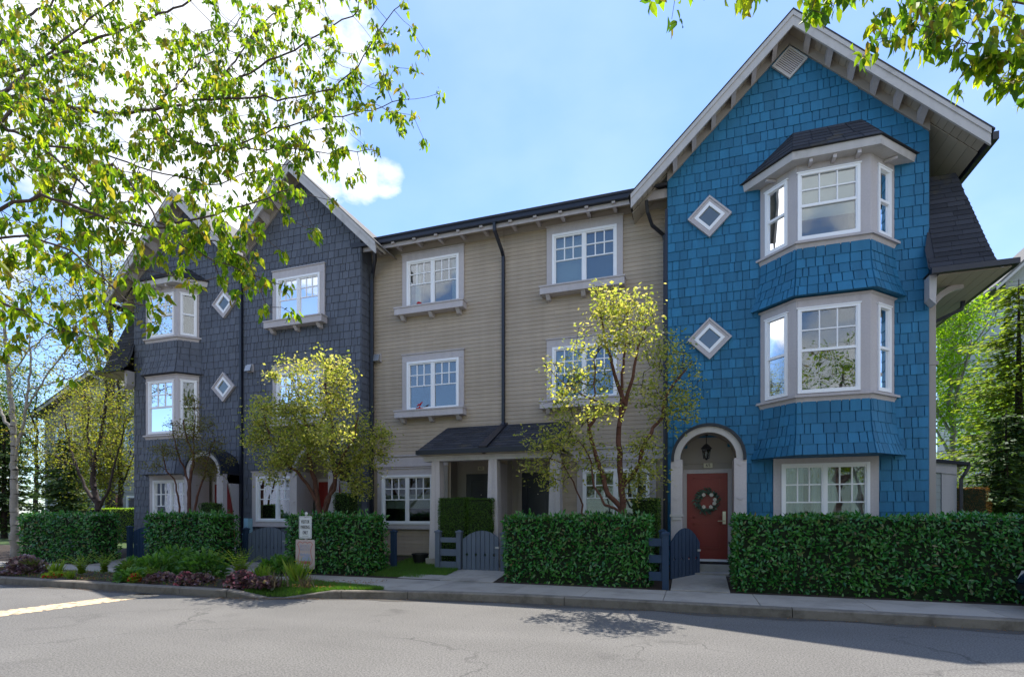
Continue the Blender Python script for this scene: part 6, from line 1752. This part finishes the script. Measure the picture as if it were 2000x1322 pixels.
tree('multi_stem_tree', 'dark many-stemmed tree with fine yellow-green leaves behind the leftmost laurel hedge', 'tree', base, stems, tg, r2, 'barkdark', 'yellowleaf',
     k=7, spread=.10, size=(.05, .085), along=.08, tip=.0045)
def simple_tree(name, label, px, ytop, ybase, Y, rpx, leafm, bark, n, k, size, rng, depth=2.0, group=None, zb=.38):
    b = at(px, 1003, Y); Z = (b-Vector((0, 0, EYE))).dot(CF); ppm = Z/F
    zt = EYE+(HY-ytop)*ppm; zl = EYE+(HY-ybase)*ppm; rx = rpx*ppm
    base = (b.x, Y, zb); H_ = zt-zb
    stems = [([base, (b.x+.1, Y, zb+H_*.3), (b.x-.1, Y+.1, zb+H_*.6), (b.x, Y, zb+H_*.92)], H_*.016, .03)]
    for i in range(5):
        a = i*2*pi/5+rng.uniform(0, 1); f0 = .25+.1*i; h0 = zb+H_*f0
        stems.append(([(b.x, Y, h0), (b.x+cos(a)*rx*.4, Y+sin(a)*depth*.4, h0+H_*.12), (b.x+cos(a)*rx*.75, Y+sin(a)*depth*.7, h0+H_*.22)], H_*.007, .02))
    bl = []
    for i in range(9):
        u = rng.uniform(-.6, .6); h_ = rng.uniform(.1, .95); q = sqrt(max(.08, 1-(2*h_-1.0)**2))
        bl.append(((b.x+u*rx*q, Y+rng.uniform(-.5, .5)*depth, zl+(zt-zl)*h_), (rx*.5*q+.2, depth*.5, (zt-zl)*.2)))
    tg = blob_targets(bl, n, rng, .3)
    return tree(name, label, 'tree', base, stems, tg, rng, bark, leafm, k=k, spread=size[1]*1.3, size=size, tip=.008, step=.3, group=group)
simple_tree('background_tree', 'sunlit yellow-green tree directly left of the end house, beyond the hedges', 232, 700, 985, 17.5, 42, 'yellowleaf', 'barkdark', 900, 11, (.08, .14), r2)
simple_tree('background_tree', 'tall sparse tree behind the end house roof at far left, seen against the sky', 215, 430, 760, 19.5, 75, 'yellowleaf', 'barkdark', 700, 7, (.07, .13), r2)
simple_tree('background_tree', 'broad green tree far behind the pale trunk at the left edge', -40, 640, 960, 27, 120, 'midleaf', 'barkdark', 700, 12, (.14, .24), r2, depth=3)
simple_tree('background_tree', 'green tree between the pale trunk and the many-stemmed tree, before the far grey house', 70, 730, 985, 21, 70, 'midleaf', 'barkdark', 500, 9, (.10, .18), r2, depth=2.5)
simple_tree('background_tree', 'olive tree hiding the right half of the far grey house at left', 165, 760, 985, 20, 60, 'yellowleaf', 'barkdark', 420, 8, (.09, .15), r2, depth=2)
def spruce(label, px, ytop, Y, rpx, leafm, rng, whorls=26, zb=.38, low=.12, group=None, dens=1.0, tiers=9):
    b = at(px, 1003, Y); Z = (b-Vector((0, 0, EYE))).dot(CF); ppm = Z/F
    zt = EYE+(HY-ytop)*ppm; R = rpx*ppm; H_ = zt-zb
    t = thing('spruce_tree', (b.x, Y, zb), label, 'tree', group)
    MB().tube([(b.x, Y, zb), (b.x, Y, zb+H_*.5), (b.x, Y, zt)], [H_*.022, H_*.012, .01], n=8).build('trunk', 'barkdark', t)
    A = []; B = []; pos = []; dr = []; 
    for w in range(whorls):
        f = low+(1-low)*(w/whorls)**.9; z = zb+H_*f; L = R*(1-f)**.62*rng.uniform(.8, 1.15)+.12
        for i in range(tiers):
            a = rng.uniform(0, 2*pi); l = L*rng.uniform(.5, 1.2); n = max(4, int(l/.13))
            prev = np.array([b.x, Y, z])
            for j in range(1, n+1):
                u = j/n; p = np.array([b.x+cos(a)*l*u, Y+sin(a)*l*u, z-l*.42*u+l*.24*u*u])
                A.append(prev); B.append(p); prev = p
                m_ = max(4, int(11*dens*(1.1-u*.5)))
                for q in range(m_):
                    sd = rng.choice([-1, 1]); off = rng.uniform(.0, 1)*(.10+l*.30*(1.1-u))
                    pos.append(p+np.array([-sin(a)*sd*off*.8, cos(a)*sd*off*.8, -off*.45+rng.normal()*.04])); 
                    dr.append([cos(a)+(-sin(a))*sd*.9, sin(a)+cos(a)*sd*.9, -.35+rng.normal()*.15])
    A, B = np.array(A), np.array(B)
    tubes_mesh('branches', A, B, np.full(len(A), .012), np.full(len(A), .009), 'barkdark', t, n=3)['kind'] = 'stuff'
    pos = np.array(pos); dr = np.array(dr); n = len(pos)
    leaf_object('crown', t, pos, dr, np.array([0, 0, 1.])+rng.normal(size=(n, 3))*.4, rng.uniform(.10, .2, n)*(ppm/.015)**.3, 'small', leafm)
spruce('dark blue-green spruce low at the far left edge behind the pale trunk', 8, 800, 16, 75, 'conifer', r2, whorls=22)
spruce('dark spruce behind the many-stemmed tree, left of the end house', 128, 850, 17, 70, 'conifer', r2, whorls=18, group='dark spruces at the far left')

def back_house(label, s0, s1, y, z1, roofz, mat, wins, doorx=None, overhang=.6):
    t = thing('house', ((s0+s1)/2, y, .3), label, 'house')
    MB().box(s0, s1, y, y+8, .2, z1).build('wall', mat, t)
    m = MB(); z = .4
    while z < z1-.2:
        m.hexa([(s0, y-.03, z), (s1, y-.03, z), (s1, y-.001, z), (s0, y-.001, z), (s0, y-.008, z+.18), (s1, y-.008, z+.18), (s1, y-.001, z+.18), (s0, y-.001, z+.18)]); z += .19
    m.build('siding', mat, t, kind='stuff')
    mid = (s0+s1)/2
    MB().prism([(s0, z1), (s1, z1), (mid, roofz-.1)], y, y+8).build('gable_wall', mat, t)
    for sg_ in (-1, 1):
        e = mid+sg_*((s1-s0)/2+overhang); k = (roofz-z1)/((s1-s0)/2); ze = z1-overhang*k
        pts = [(mid, roofz), (e, ze), (e, ze+.14), (mid, roofz+.14)]
        MB().prism(pts[::sg_*-1] if sg_ < 0 else pts, y-.6, y+8.6).build('roof', 'roofl', t)
        MB().prism([(mid, roofz-.16), (e, ze-.16), (e, ze), (mid, roofz)][::(1 if sg_ > 0 else -1)], y-.6, y-.55).build('barge_board', 'barge', t)
    for (a, b, c, d) in wins:
        w = MB().box(a-.12, b+.12, y-.06, y-.031, c-.12, d+.12).build('window', 'white', t)
        MB().box(a, (a+b)/2-.03, y-.075, y-.061, c, d).build('pane', 'glass', w); MB().box((a+b)/2+.03, b, y-.075, y-.061, c, d).build('pane', 'glass', w)
        MB().box(a, b, y-.0602, y-.0600, c, d)
    if doorx: 
        D = MB().box(doorx, doorx+1, y-.08, y-.031, .4, 2.6).build('door', 'reddoor', t)
    return t
back_house('grey-sided house with white windows far behind the trees at the left', -37.5, -28.0, 22, 7.6, 9.6, 'vinyl', [(-33.5, -32.2, 5.2, 6.6), (-33.5, -32.2, 2.9, 4.0), (-30.6, -29.2, 5.2, 6.6), (-30.4, -29.2, 1.2, 2.4), (-36.4, -35, 5.2, 6.6), (-36.4, -35, 1.2, 2.5)], -32.0)
for i, (px, yt, Y, rp, lm, lab) in enumerate([(20, 760, 38, 70, 'midleaf', 'far green tree on the horizon at the left edge'), (100, 780, 42, 70, 'yellowleaf', 'far yellowish tree on the horizon, second from the left edge'), (-30, 560, 24, 90, 'yellowleaf', 'tall sparse tree at the left edge behind the pale trunk'), (250, 690, 30, 50, 'yellowleaf', 'far yellow-green tree seen just beside the end house wall')]):
    simple_tree('background_tree', lab, px, yt, 1000, Y, rp, lm, 'barkdark', 420, 10, (.14, .24), r2, depth=2.5)
# ------------------------------------------------------------------ background right
r3 = np.random.default_rng(41)
simple_tree('background_tree', 'bright lime-green backlit tree between the blue house and the dark spruce', 1862, 585, 985, 24, 60, 'lime', 'barkgrey', 900, 10, (.10, .17), r3, depth=2.2)
simple_tree('background_tree', 'bright green tree behind the spruce at the right edge', 1960, 700, 990, 30, 80, 'lime', 'barkgrey', 600, 9, (.12, .2), r3, depth=2.5)
spruce('large dark mossy spruce at the right edge behind the long hedge', 1990, 545, 20, 185, 'conifery', r3, whorls=30, low=.14, dens=.8, tiers=8)
spruce('lower dark blue-green spruce boughs beside the lean-to at the right', 1965, 800, 17.5, 120, 'conifer', r3, whorls=16, low=.22, tiers=9)
b = at(1878, 1000, 15.5)
hedge('dry_shrub', 'brown dried-out clipped conifer above the right hedge next to the lean-to', b.x-.42, b.x+.42, 15.2, 15.8, .3, 2.12, 'dry', .05, 2200, r3, kind='needle', cat='shrub', bulge=.08, rnd=.15)
q = at(1945, 572, 33)
back_house('roof corner of a taupe house showing above the spruce at the right edge', q.x+.65, q.x+10, 33.6, q.z+.9, q.z+5.5, 'vinyl', [(q.x+3, q.x+4.5, 6, 7.5)])
for (px, ytop, Y, r_) in ((1300, 930, 60, 200), (700, 900, 70, 200)):
    pass

# across the street behind the camera: what the window panes reflect
r4 = np.random.default_rng(51)
def far_side_tree(x, y, H_, R, leafm, label):
    base = (x, y, 0)
    stems = [([base, (x+.1, y, H_*.35), (x-.1, y, H_*.6), (x, y, H_*.9)], .17, .03)]
    for i in range(6):
        a = i*pi/3+r4.uniform(0, 1); h0 = H_*(.3+.08*i)
        stems.append(([(x, y, h0), (x+cos(a)*R*.4, y+sin(a)*R*.4, h0+H_*.1), (x+cos(a)*R*.8, y+sin(a)*R*.8, h0+H_*.2)], .06, .015))
    bl = [((x+r4.uniform(-.5, .5)*R, y+r4.uniform(-.5, .5)*R, H_*(.42+.5*i/8)), (R*.55, R*.55, H_*.11)) for i in range(9)]
    tree('street_tree', label, 'tree', base, stems, blob_targets(bl, 520, r4, .1), r4, 'barkcherry', leafm, k=10, spread=.2, size=(.14, .22), tip=.006, step=.25, group='street trees behind the viewpoint')
for x, y, H_, R in ((-14, -7, 8.5, 3.4), (-6.5, -7.5, 9, 3.4), (.5, -8, 9.5, 3.4), (7, -7, 10, 3.6), (14, -7.5, 9, 3.4)):
    far_side_tree(x, y, H_, R, 'cherryleaf', 'leafy street tree across the road, seen only reflected in the windows')
back = back_house('pale green townhouse across the road, seen only reflected in the ground-floor panes', -14, 14, -22, 7.4, 10.4, 'mint', [])
back_house('dark slate townhouse added across the road to the left, darkens the pane reflections', -46, -17, -20, 7.4, 10.4, 'navy', [])  # this and the next two houses added to block bright sky from pane reflections
back_house('dark slate townhouse added across the road at the far left, darkens the pane reflections', -88, -50, -20, 7.4, 10.4, 'navy', [])  # left houses coloured dark so sunlit siding doesn't whiten the panes
back_house('pale grey townhouse added across the road to the right, covers reflected sky in panes', 17, 46, -20, 7.4, 10.4, 'vinyl', [])
for q0 in (-40, -24, -8, 8): hedge('sky_block_hedge', 'tall dark hedge added across the road to keep bright sky out of panes', q0, q0+15.6, -15.5, -14.4, 0, 3.2, 'midleaf', .22, 16, r4, group='hedges added across the road')  # hedges added out of view, hide the bright horizon from ground-floor panes

# ------------------------------------------------------------------ foreground cherry branches
r5 = np.random.default_rng(61)
def cherry(label, base, trunk, limbs, n_side, rng, single, side=.34, blobs_extra=(), sag=.12, kcl=5, dens=1.0, size=(.055, .10)):
    stems = [(trunk, .15, .06)]
    targets = []
    for pts, r0, r1_, sp, dn in limbs:
        pts = [np.array(p) for p in pts]
        stems.append((pts, r0*.52, r1_*.6))
        for a, b in zip(pts, pts[1:]):
            L = np.linalg.norm(b-a); 
            for i in range(rng.poisson(L*n_side*dn)):
                u = rng.uniform(); c = a+(b-a)*u
                off = rng.normal(size=3)*sp*np.array([1, 1, .8]); off[2] -= abs(rng.normal())*sp*.25
                targets.append(c+off)
        targets.append(pts[-1])
    t = thing('cherry_tree', base, label, 'tree')
    g = grow(stems, targets, rng, step=.09, sag=sag, tip=.0022, wob=.3)
    s = g['isst']
    tubes_mesh('trunk', g['A'][s], g['B'][s], g['ra'][s], g['rb'][s], 'barkcherry', t, n=8)
    tubes_mesh('branches', g['A'][~s], g['B'][~s], np.minimum(g['ra'][~s], .012), np.minimum(g['rb'][~s], .012), 'barkcherry', t, n=4)['kind'] = 'stuff'
    E_ = g['P'][g['ends']]
    n = len(E_)
    k = rng.integers(kcl-2, kcl+4, size=n)
    basep = np.repeat(E_, k, axis=0); m_ = len(basep)
    d = rng.normal(size=(m_, 3))*.42; d[:, 2] = -.85+rng.normal(size=m_)*.35
    pos = basep+rng.normal(size=(m_, 3))*.022
    nr = rng.normal(size=(m_, 3)); nr[:, 2] = nr[:, 2]*.4+.5; nr[:, 1] -= .2
    leaf_object('crown', t, pos, d, nr, rng.uniform(size[0], size[1], m_), 'big', 'cherryleaf', single=single)
    # spent blossom stalks
    sel = E_[rng.uniform(size=n) < .55]; kk = 6
    bp = np.repeat(sel, kk, axis=0); m2 = len(bp)
    d2 = rng.normal(size=(m2, 3))*.5; d2[:, 2] = -.8
    leaf_object('blossom_stalks', t, bp+rng.normal(size=(m2, 3))*.015, d2, rng.normal(size=(m2, 3)), rng.uniform(.025, .05, m2), 'blade', 'stalk')
    return t
Zp = lambda px, py, Z: np.array(atZ(px, py, Z))
trunkL = [(-6.9, -.2, 0), (-6.85, -.1, 1.2), (-6.7, .1, 2.4), (-6.3, .6, 3.2), (-5.9, 1.2, 3.8)]
hub = (-5.9, 1.2, 3.8)
limbsL = [
 ([hub, Zp(-120, 185, 4.6), Zp(0, 190, 4.8), Zp(110, 200, 4.8), Zp(200, 222, 4.9), Zp(300, 215, 5.0), Zp(400, 195, 5.1), Zp(470, 150, 5.2), Zp(560, 105, 5.2), Zp(640, 60, 5.3), Zp(700, 20, 5.3)], .045, .008, .26, 1.0),
 ([hub, Zp(-80, 170, 5.6), Zp(0, 150, 5.8), Zp(90, 120, 5.9), Zp(180, 80, 6.0), Zp(280, 40, 6.2), Zp(400, -10, 6.3)], .05, .015, .36, 1.1),
 ([Zp(0, 190, 4.8), Zp(60, 130, 5.4), Zp(150, 60, 5.8), Zp(240, -20, 6.0)], .03, .012, .34, 1.0),
 ([Zp(0, 240, 4.6), Zp(80, 285, 4.5), Zp(150, 350, 4.4), Zp(210, 420, 4.3), Zp(270, 470, 4.2)], .025, .007, .24, .9),
 ([hub, Zp(-100, 300, 4.2), Zp(0, 240, 4.6)], .04, .025, .2, .4),
 ([Zp(300, 215, 5.0), Zp(340, 275, 4.9), Zp(440, 290, 4.8), Zp(520, 260, 4.8), Zp(600, 235, 4.7), Zp(690, 222, 4.7), Zp(785, 195, 4.6)], .018, .005, .20, .95),
 ([Zp(400, 195, 5.1), Zp(480, 192, 5.0), Zp(580, 190, 5.0), Zp(650, 175, 4.9), Zp(700, 130, 4.9), Zp(740, 60, 4.8), Zp(790, 5, 4.8)], .018, .005, .18, .85),
 ([hub, Zp(-90, 430, 3.6), Zp(0, 410, 3.7), Zp(80, 380, 3.7), Zp(130, 395, 3.7), Zp(220, 430, 3.7), Zp(320, 445, 3.8), Zp(420, 420, 3.8), Zp(500, 395, 3.9), Zp(570, 370, 3.9)], .035, .007, .20, .8),
 ([Zp(220, 320, 4.3), Zp(290, 400, 4.0), Zp(350, 475, 3.9), Zp(400, 500, 3.8), Zp(520, 545, 3.8)], .018, .006, .11, .5),
 ([hub, Zp(-90, 500, 3.3), Zp(0, 465, 3.4), Zp(60, 460, 3.4), Zp(140, 490, 3.4), Zp(200, 540, 3.4), Zp(250, 590, 3.4), Zp(300, 600, 3.4)], .03, .006, .15, .7),
 ([Zp(-90, 500, 3.3), Zp(0, 590, 3.3), Zp(60, 610, 3.3), Zp(115, 645, 3.3), Zp(170, 620, 3.35)], .018, .006, .14, .65),
 ([Zp(440, 290, 4.8), Zp(560, 290, 4.7), Zp(640, 300, 4.6), Zp(735, 294, 4.5)], .012, .004, .13, .7),
 ([Zp(320, 445, 3.8), Zp(420, 470, 3.8), Zp(480, 505, 3.8), Zp(520, 600, 3.7)], .010, .004, .12, .6),
 ([Zp(-80, 170, 5.6), Zp(40, 40, 6.5), Zp(180, -40, 7)], .04, .015, .5, 1.0),
 ([Zp(150, 350, 4.4), Zp(120, 430, 4.3), Zp(110, 520, 4.2), Zp(160, 590, 4.1)], .012, .005, .16, .65),
 ([Zp(400, 195, 5.1), Zp(460, 120, 5.5), Zp(520, 40, 5.8), Zp(600, -20, 6)], .02, .006, .26, .9),
 ([Zp(300, 215, 5.0), Zp(360, 150, 5.6), Zp(420, 90, 5.9), Zp(480, 30, 6.1)], .02, .008, .3, .9),
 ([Zp(80, 285, 4.5), Zp(200, 300, 4.8), Zp(320, 340, 4.9), Zp(430, 360, 4.9), Zp(520, 330, 4.9), Zp(600, 300, 4.8)], .016, .005, .22, .95),
]
cherry('spreading cherry tree reaching in from the upper left with drooping green leaves', trunkL[0], trunkL, limbsL, 39, r5, 300, kcl=14, size=(.035, .086))
trunkR = [(6.6, -.9, 0), (6.55, -.85, 1.4), (6.4, -.7, 2.6), (6.0, -.3, 3.4)]
hubR = trunkR[-1]
ZR = 3.3
limbsR = [
 ([hubR, Zp(2080, 120, 3.3), Zp(2000, 75, ZR), Zp(1940, 88, ZR), Zp(1890, 85, ZR), Zp(1850, 60, ZR), Zp(1780, 45, ZR)], .018, .004, .085, 1.7),
 ([Zp(2080, 120, 3.3), Zp(2010, 10, 3.5), Zp(1900, 0, 3.5), Zp(1820, 15, 3.4), Zp(1760, 30, 3.4), Zp(1730, 75, 3.3)], .014, .004, .08, 1.5),
 ([Zp(1900, 0, 3.5), Zp(1800, -40, 3.5), Zp(1700, -60, 3.4), Zp(1600, -30, 3.3), Zp(1585, 20, 3.3)], .010, .004, .07, 1.8),
 ([Zp(1600, -30, 3.3), Zp(1500, -60, 3.2), Zp(1455, -5, 3.0)], .008, .003, .03, 1.0),
 ([Zp(1500, -60, 3.2), Zp(1400, -90, 3.1), Zp(1318, 0, 3.0), Zp(1312, 38, 3.0)], .008, .002, .02, .5),
 ([Zp(1400, -90, 3.1), Zp(1290, -60, 3.0), Zp(1280, -5, 3.0)], .007, .003, .03, .8),
 ([Zp(1940, 88, ZR), Zp(1960, 110, ZR), Zp(1985, 135, ZR), Zp(1975, 160, ZR)], .006, .003, .06, 3.5),
]
cherry('second cherry tree whose leaf-tipped twigs hang into the top right corner', trunkR[0], trunkR, limbsR, 18, r5, 300, sag=.05, kcl=7, size=(.06, .105))

# ------------------------------------------------------------------ bed plants and grass
r6 = np.random.default_rng(71)
def gpos(px, py):
    p = ground(px, py, .16); return p.x, p.y
def plant(name, label, cat, px, py, kind, w, h, group=None, seed=0):
    x, y = gpos(px, py); rng = np.random.default_rng(seed+int(px)); y = max(y, ky(x)+.20+w*.38) if name != 'garden_shrub' else y; base = np.array([x, y, .15])
    t = thing(name, (x, y, .14), label, cat, group)
    if kind == 'fern':
        pos = []; dr = []; sz = []; A = []; B = []
        for i in range(26):
            a = rng.uniform(0, 2*pi); L = 1.35*h*rng.uniform(.8, 1.15); lean = rng.uniform(.2, .65); prev = base.copy()
            for j in range(1, 13):
                u = j/12; p = base+np.array([cos(a)*lean*L*u*u*1.1, sin(a)*lean*L*u*u*1.1, L*(u-.28*u*u*lean*2)])
                A.append(prev); B.append(p); prev = p
                if j > 1:
                    for sd in (-1, 1):
                        pos.append(p); dr.append([-sin(a)*sd+cos(a)*.3, cos(a)*sd+sin(a)*.3, .25]); sz.append(.09*(1.15-u)*h/.45)
        tubes_mesh('frond_stems', np.array(A), np.array(B), np.full(len(A), .004), np.full(len(A), .003), 'fern', t, n=3)
        n = len(pos); leaf_object('fronds', t, np.array(pos), np.array(dr), np.tile([[0, 0, 1.]], (n, 1))+rng.normal(size=(n, 3))*.3, np.array(sz), 'small', 'fern')
    elif kind in ('leafy', 'heuchera', 'pink', 'red'):
        m_ = {'leafy': 'leafy', 'heuchera': 'heuchera', 'pink': 'heuchera', 'red': 'fern'}[kind]
        n = int(420*w*max(h, .3)/.12); n = min(n, 900)
        if kind == 'leafy': n = int(n*.75)
        u = unit(rng.normal(size=(n, 3))); u[:, 2] = abs(u[:, 2]); rr = rng.uniform(.55, 1, (n, 1))
        pos = base+u*rr*np.array([w/2, w*.4, h]); d = u+rng.normal(size=(n, 3))*.6
        leaf_object('leaves', t, pos, d, u*.5+np.array([0, 0, 1.])+rng.normal(size=(n, 3))*.35, rng.uniform(.06, .12, n)*(1.6 if kind == 'leafy' else .7), 'round' if kind != 'leafy' else 'big', m_)
        if kind in ('pink', 'red'):
            n = 100; u = unit(rng.normal(size=(n, 3))); u[:, 2] = abs(u[:, 2])
            pos = base+u*np.array([w/2, w*.4, h*1.02])
            leaf_object('flowers', t, pos, u+rng.normal(size=(n, 3))*.5, u+rng.normal(size=(n, 3))*.4, rng.uniform(.03, .055, n), 'round', 'pinkflower' if kind == 'pink' else 'redflower')
        m = MB()
        for i in range(7):
            a = i*2*pi/7; m.tube([tuple(base-[0, 0, .03]), (x+cos(a)*w*.25, y+sin(a)*w*.2, .15+h*.6)], .006, n=4)
        m.build('stems', 'straw', t)
    elif kind in ('blades', 'dead'):
        n = 90 if kind == 'blades' else 40
        a = rng.uniform(0, 2*pi, n); le = rng.uniform(.15, .7, n)
        d = np.stack([np.cos(a)*le, np.sin(a)*le, np.ones(n)], 1)
        leaf_object('blades', t, base+rng.normal(size=(n, 3))*[w*.15, w*.12, 0], d, rng.normal(size=(n, 3))+[0, -1, 0], rng.uniform(.6, 1.1, n)*h, 'blade', 'fern' if kind == 'blades' else 'deadleaf')
    return t
FG = 'fern clumps in the flower bed'
for i, (px, py, h, lab) in enumerate([(66, 1120, .30, 'small fern clump beside the purple-leaved plant at the left end of the bed'), (160, 1126, .42, 'leftmost of the two tall yellow-green ferns in front of the leftmost hedge'), (203, 1122, .42, 'yellow-green fern clump in the bed before the right part of the leftmost hedge'), (248, 1122, .30, 'small fern clump in front of the dark navy gate post'),
     (420, 1118, .50, 'bushy fern behind the pink-flowered clump'), (470, 1140, .62, 'tall upright fern in front of the navy picket gate'), (233, 1142, .26, 'low feathery green fern at the kerb left of the pink flowers')]):
    plant('fern', lab, 'fern', px, py, 'fern', .4, h, FG, i)
for px, py, w, h, lab in [(15, 1122, .95, .42, 'dark purple-leaved mound at the far left end of the bed'), (350, 1143, .70, .17, 'low purple-leaved mat at the kerb between the pink clumps'), (285, 1138, .65, .16, 'low purple-leaved mat left of the first pink clump'), (465, 1152, .62, .15, 'purple-leaved mat at the kerb end right of the larger pink clump')]:
    plant('heuchera', lab, 'plant', px, py, 'heuchera', w, h, 'purple-leaved mounds')
plant('heuchera', 'small pink-flowered purple clump in the middle of the bed', 'plant', 357, 1140, 'pink', .40, .20)
plant('heuchera', 'larger pink-flowered purple clump near the kerb end', 'plant', 428, 1150, 'pink', .62, .27)
plant('red_flowers', 'flat patch of red flowers at the kerb near the left end of the bed', 'flowers', 88, 1127, 'red', .5, .07)
plant('red_flowers', 'tiny dot of red flowers before the leafy perennials', 'flowers', 262, 1135, 'red', .2, .14)
for px, py, w, h, lab in [(305, 1125, .9, .40, 'leafy green perennial, left of the three behind the pink clumps'), (345, 1118, 1.1, .55, 'tall leafy green perennial in the middle of the bed before the second hedge'), (395, 1126, 1.0, .50, 'leafy green perennial, right of the three behind the pink clumps'), (195, 1140, .6, .16, 'low leafy plant at the kerb in front of the ferns'),
                       (545, 1120, .9, .34, 'leafy green perennial left of the sign post'), (265, 1118, .7, .28, 'leafy plant below the navy gate at the left')]:
    plant('perennial', lab, 'plant', px, py, 'leafy', w*1.05, h*1.05, 'leafy perennials in the flower bed')
for px, py, w, h, lab, k in [(108, 1122, .3, .36, 'tuft of upright strap leaves above the red flowers', 'blades'), (120, 1130, .2, .2, 'short bright strap-leaved tuft at the kerb beside the red flowers', 'blades'), (512, 1140, .4, .42, 'tuft of green strap leaves left of the sign post', 'blades'), (583, 1135, .4, .50, 'tall grassy tuft standing before the faded sign', 'blades'),
                          (495, 1152, .7, .30, 'withered brown stems at the kerb gap', 'dead'), (520, 1160, .5, .26, 'dead grey stalks lying at the dip in the kerb', 'dead')]:
    plant('strap_leaf_plant' if k == 'blades' else 'withered_plant', lab, 'plant', px, py, k, w, h)
for px, py, z, lab in ((577, 1110, .42, 'yellow dandelion flower before the faded sign'), (603, 1132, .2, 'yellow dandelion flower at the foot of the sign post')):
    x, y = gpos(px, 1135); t = thing('dandelion', (x, y, .15), lab, 'flower')
    MB().tube([(x, y, .15), (x+.01, y, .15+z-.02)], .004, n=5).build('stem', 'fern', t)
    n = 26; a = np.linspace(0, 2*pi*3, n); d = np.stack([np.cos(a), np.sin(a), np.full(n, .4)], 1)
    leaf_object('petals', t, np.tile([[x+.01, y, .15+z-.02]], (n, 1)), d, np.tile([[0, 0, 1.]], (n, 1)), np.full(n, .035), 'small', 'yellowflower')
plant('garden_shrub', 'loose green shrub under the ground-floor window of the left taupe house', 'shrub', 798, 1092, 'leafy', 1.3, .55)
def grass_patch(name, poly_fn, n, h, rng, zf):
    P = []
    while len(P) < n:
        p = poly_fn(rng)
        P.append((p[0], p[1], zf(p[1], p[0])))
    P = np.array(P); a = rng.uniform(0, 2*pi, n); le = rng.uniform(.1, .8, n)
    d = np.stack([np.cos(a)*le, np.sin(a)*le, np.ones(n)], 1)
    o = leaf_object(name, None, P, d, rng.normal(size=(n, 3))+[0, -1, .2], rng.uniform(.5, 1.2, n)*h, 'blade', 'grass')
    tag(o, None, None, None, 'stuff'); return o
g = grass_patch('lawn_grass', lambda r: (r.uniform(-6.58, -5.35)-(r.uniform(0, .3)), r.uniform(10.05, 12.2)) , 16000, .07, r6, gz)
tag(g, 'short bright grass between the hedge end and the taupe porch', 'grass')
g = grass_patch('verge_grass', lambda r: (r.uniform(-5.75, -4.95), r.uniform(10.35, 10.95)), 5000, .08, r6, gz)
tag(g, 'small tuft of bright grass at the foot of the slatted fence', 'grass')
def tri(r):
    s = r.uniform(-7.7, -5.3); lo = ky(s)+.13; hi = sfront(s)+.03; return (s, r.uniform(lo, max(hi, lo+.06)))
g = grass_patch('bed_edge_grass', tri, 20000, .075, r6, soilz)
tag(g, 'bright grass and weeds at the end of the bed around the sign post', 'grass')
def bedr(r):
    s = r.uniform(-18, -7.6); return (s, r.uniform(ky(s)+.18, 8.9))
g = grass_patch('bed_weeds', bedr, 5000, .07, r6, lambda y, s: .15)
tag(g, 'low weeds scattered over the soil of the flower bed', 'weeds')
# loose leaf litter in the bed and along the kerb dip
n = 2500; s_ = r6.uniform(-18, -5.8, n); yy = np.array([ky(s) for s in s_])+r6.uniform(.16, 1.3, n)
o = leaf_object('leaf_litter', None, np.stack([s_, yy, np.full(n, .17)+r6.uniform(0, .02, n)], 1), r6.normal(size=(n, 3))*[1, 1, .2], np.tile([[0, 0, 1.]], (n, 1))+r6.normal(size=(n, 3))*.3, r6.uniform(.03, .07, n), 'oval', 'dry')
tag(o, 'brown bark and leaf litter on the flower bed soil', 'leaf litter', kind='stuff')
n = 1300; s_ = np.concatenate([r6.uniform(-8.0, -6.2, 300), r6.uniform(-15, 7, n-300)]); yy = np.array([ky(s) for s in s_])-np.abs(r6.normal(size=n))*.09-.01
o = leaf_object('kerb_debris', None, np.stack([s_, yy, np.full(n, .012)], 1), r6.normal(size=(n, 3))*[1, 1, .1], np.tile([[0, 0, 1.]], (n, 1)), r6.uniform(.015, .04, n), 'oval', 'dry')
tag(o, 'bits of dirt and leaves along the gutter and the kerb dip', 'debris', kind='stuff')
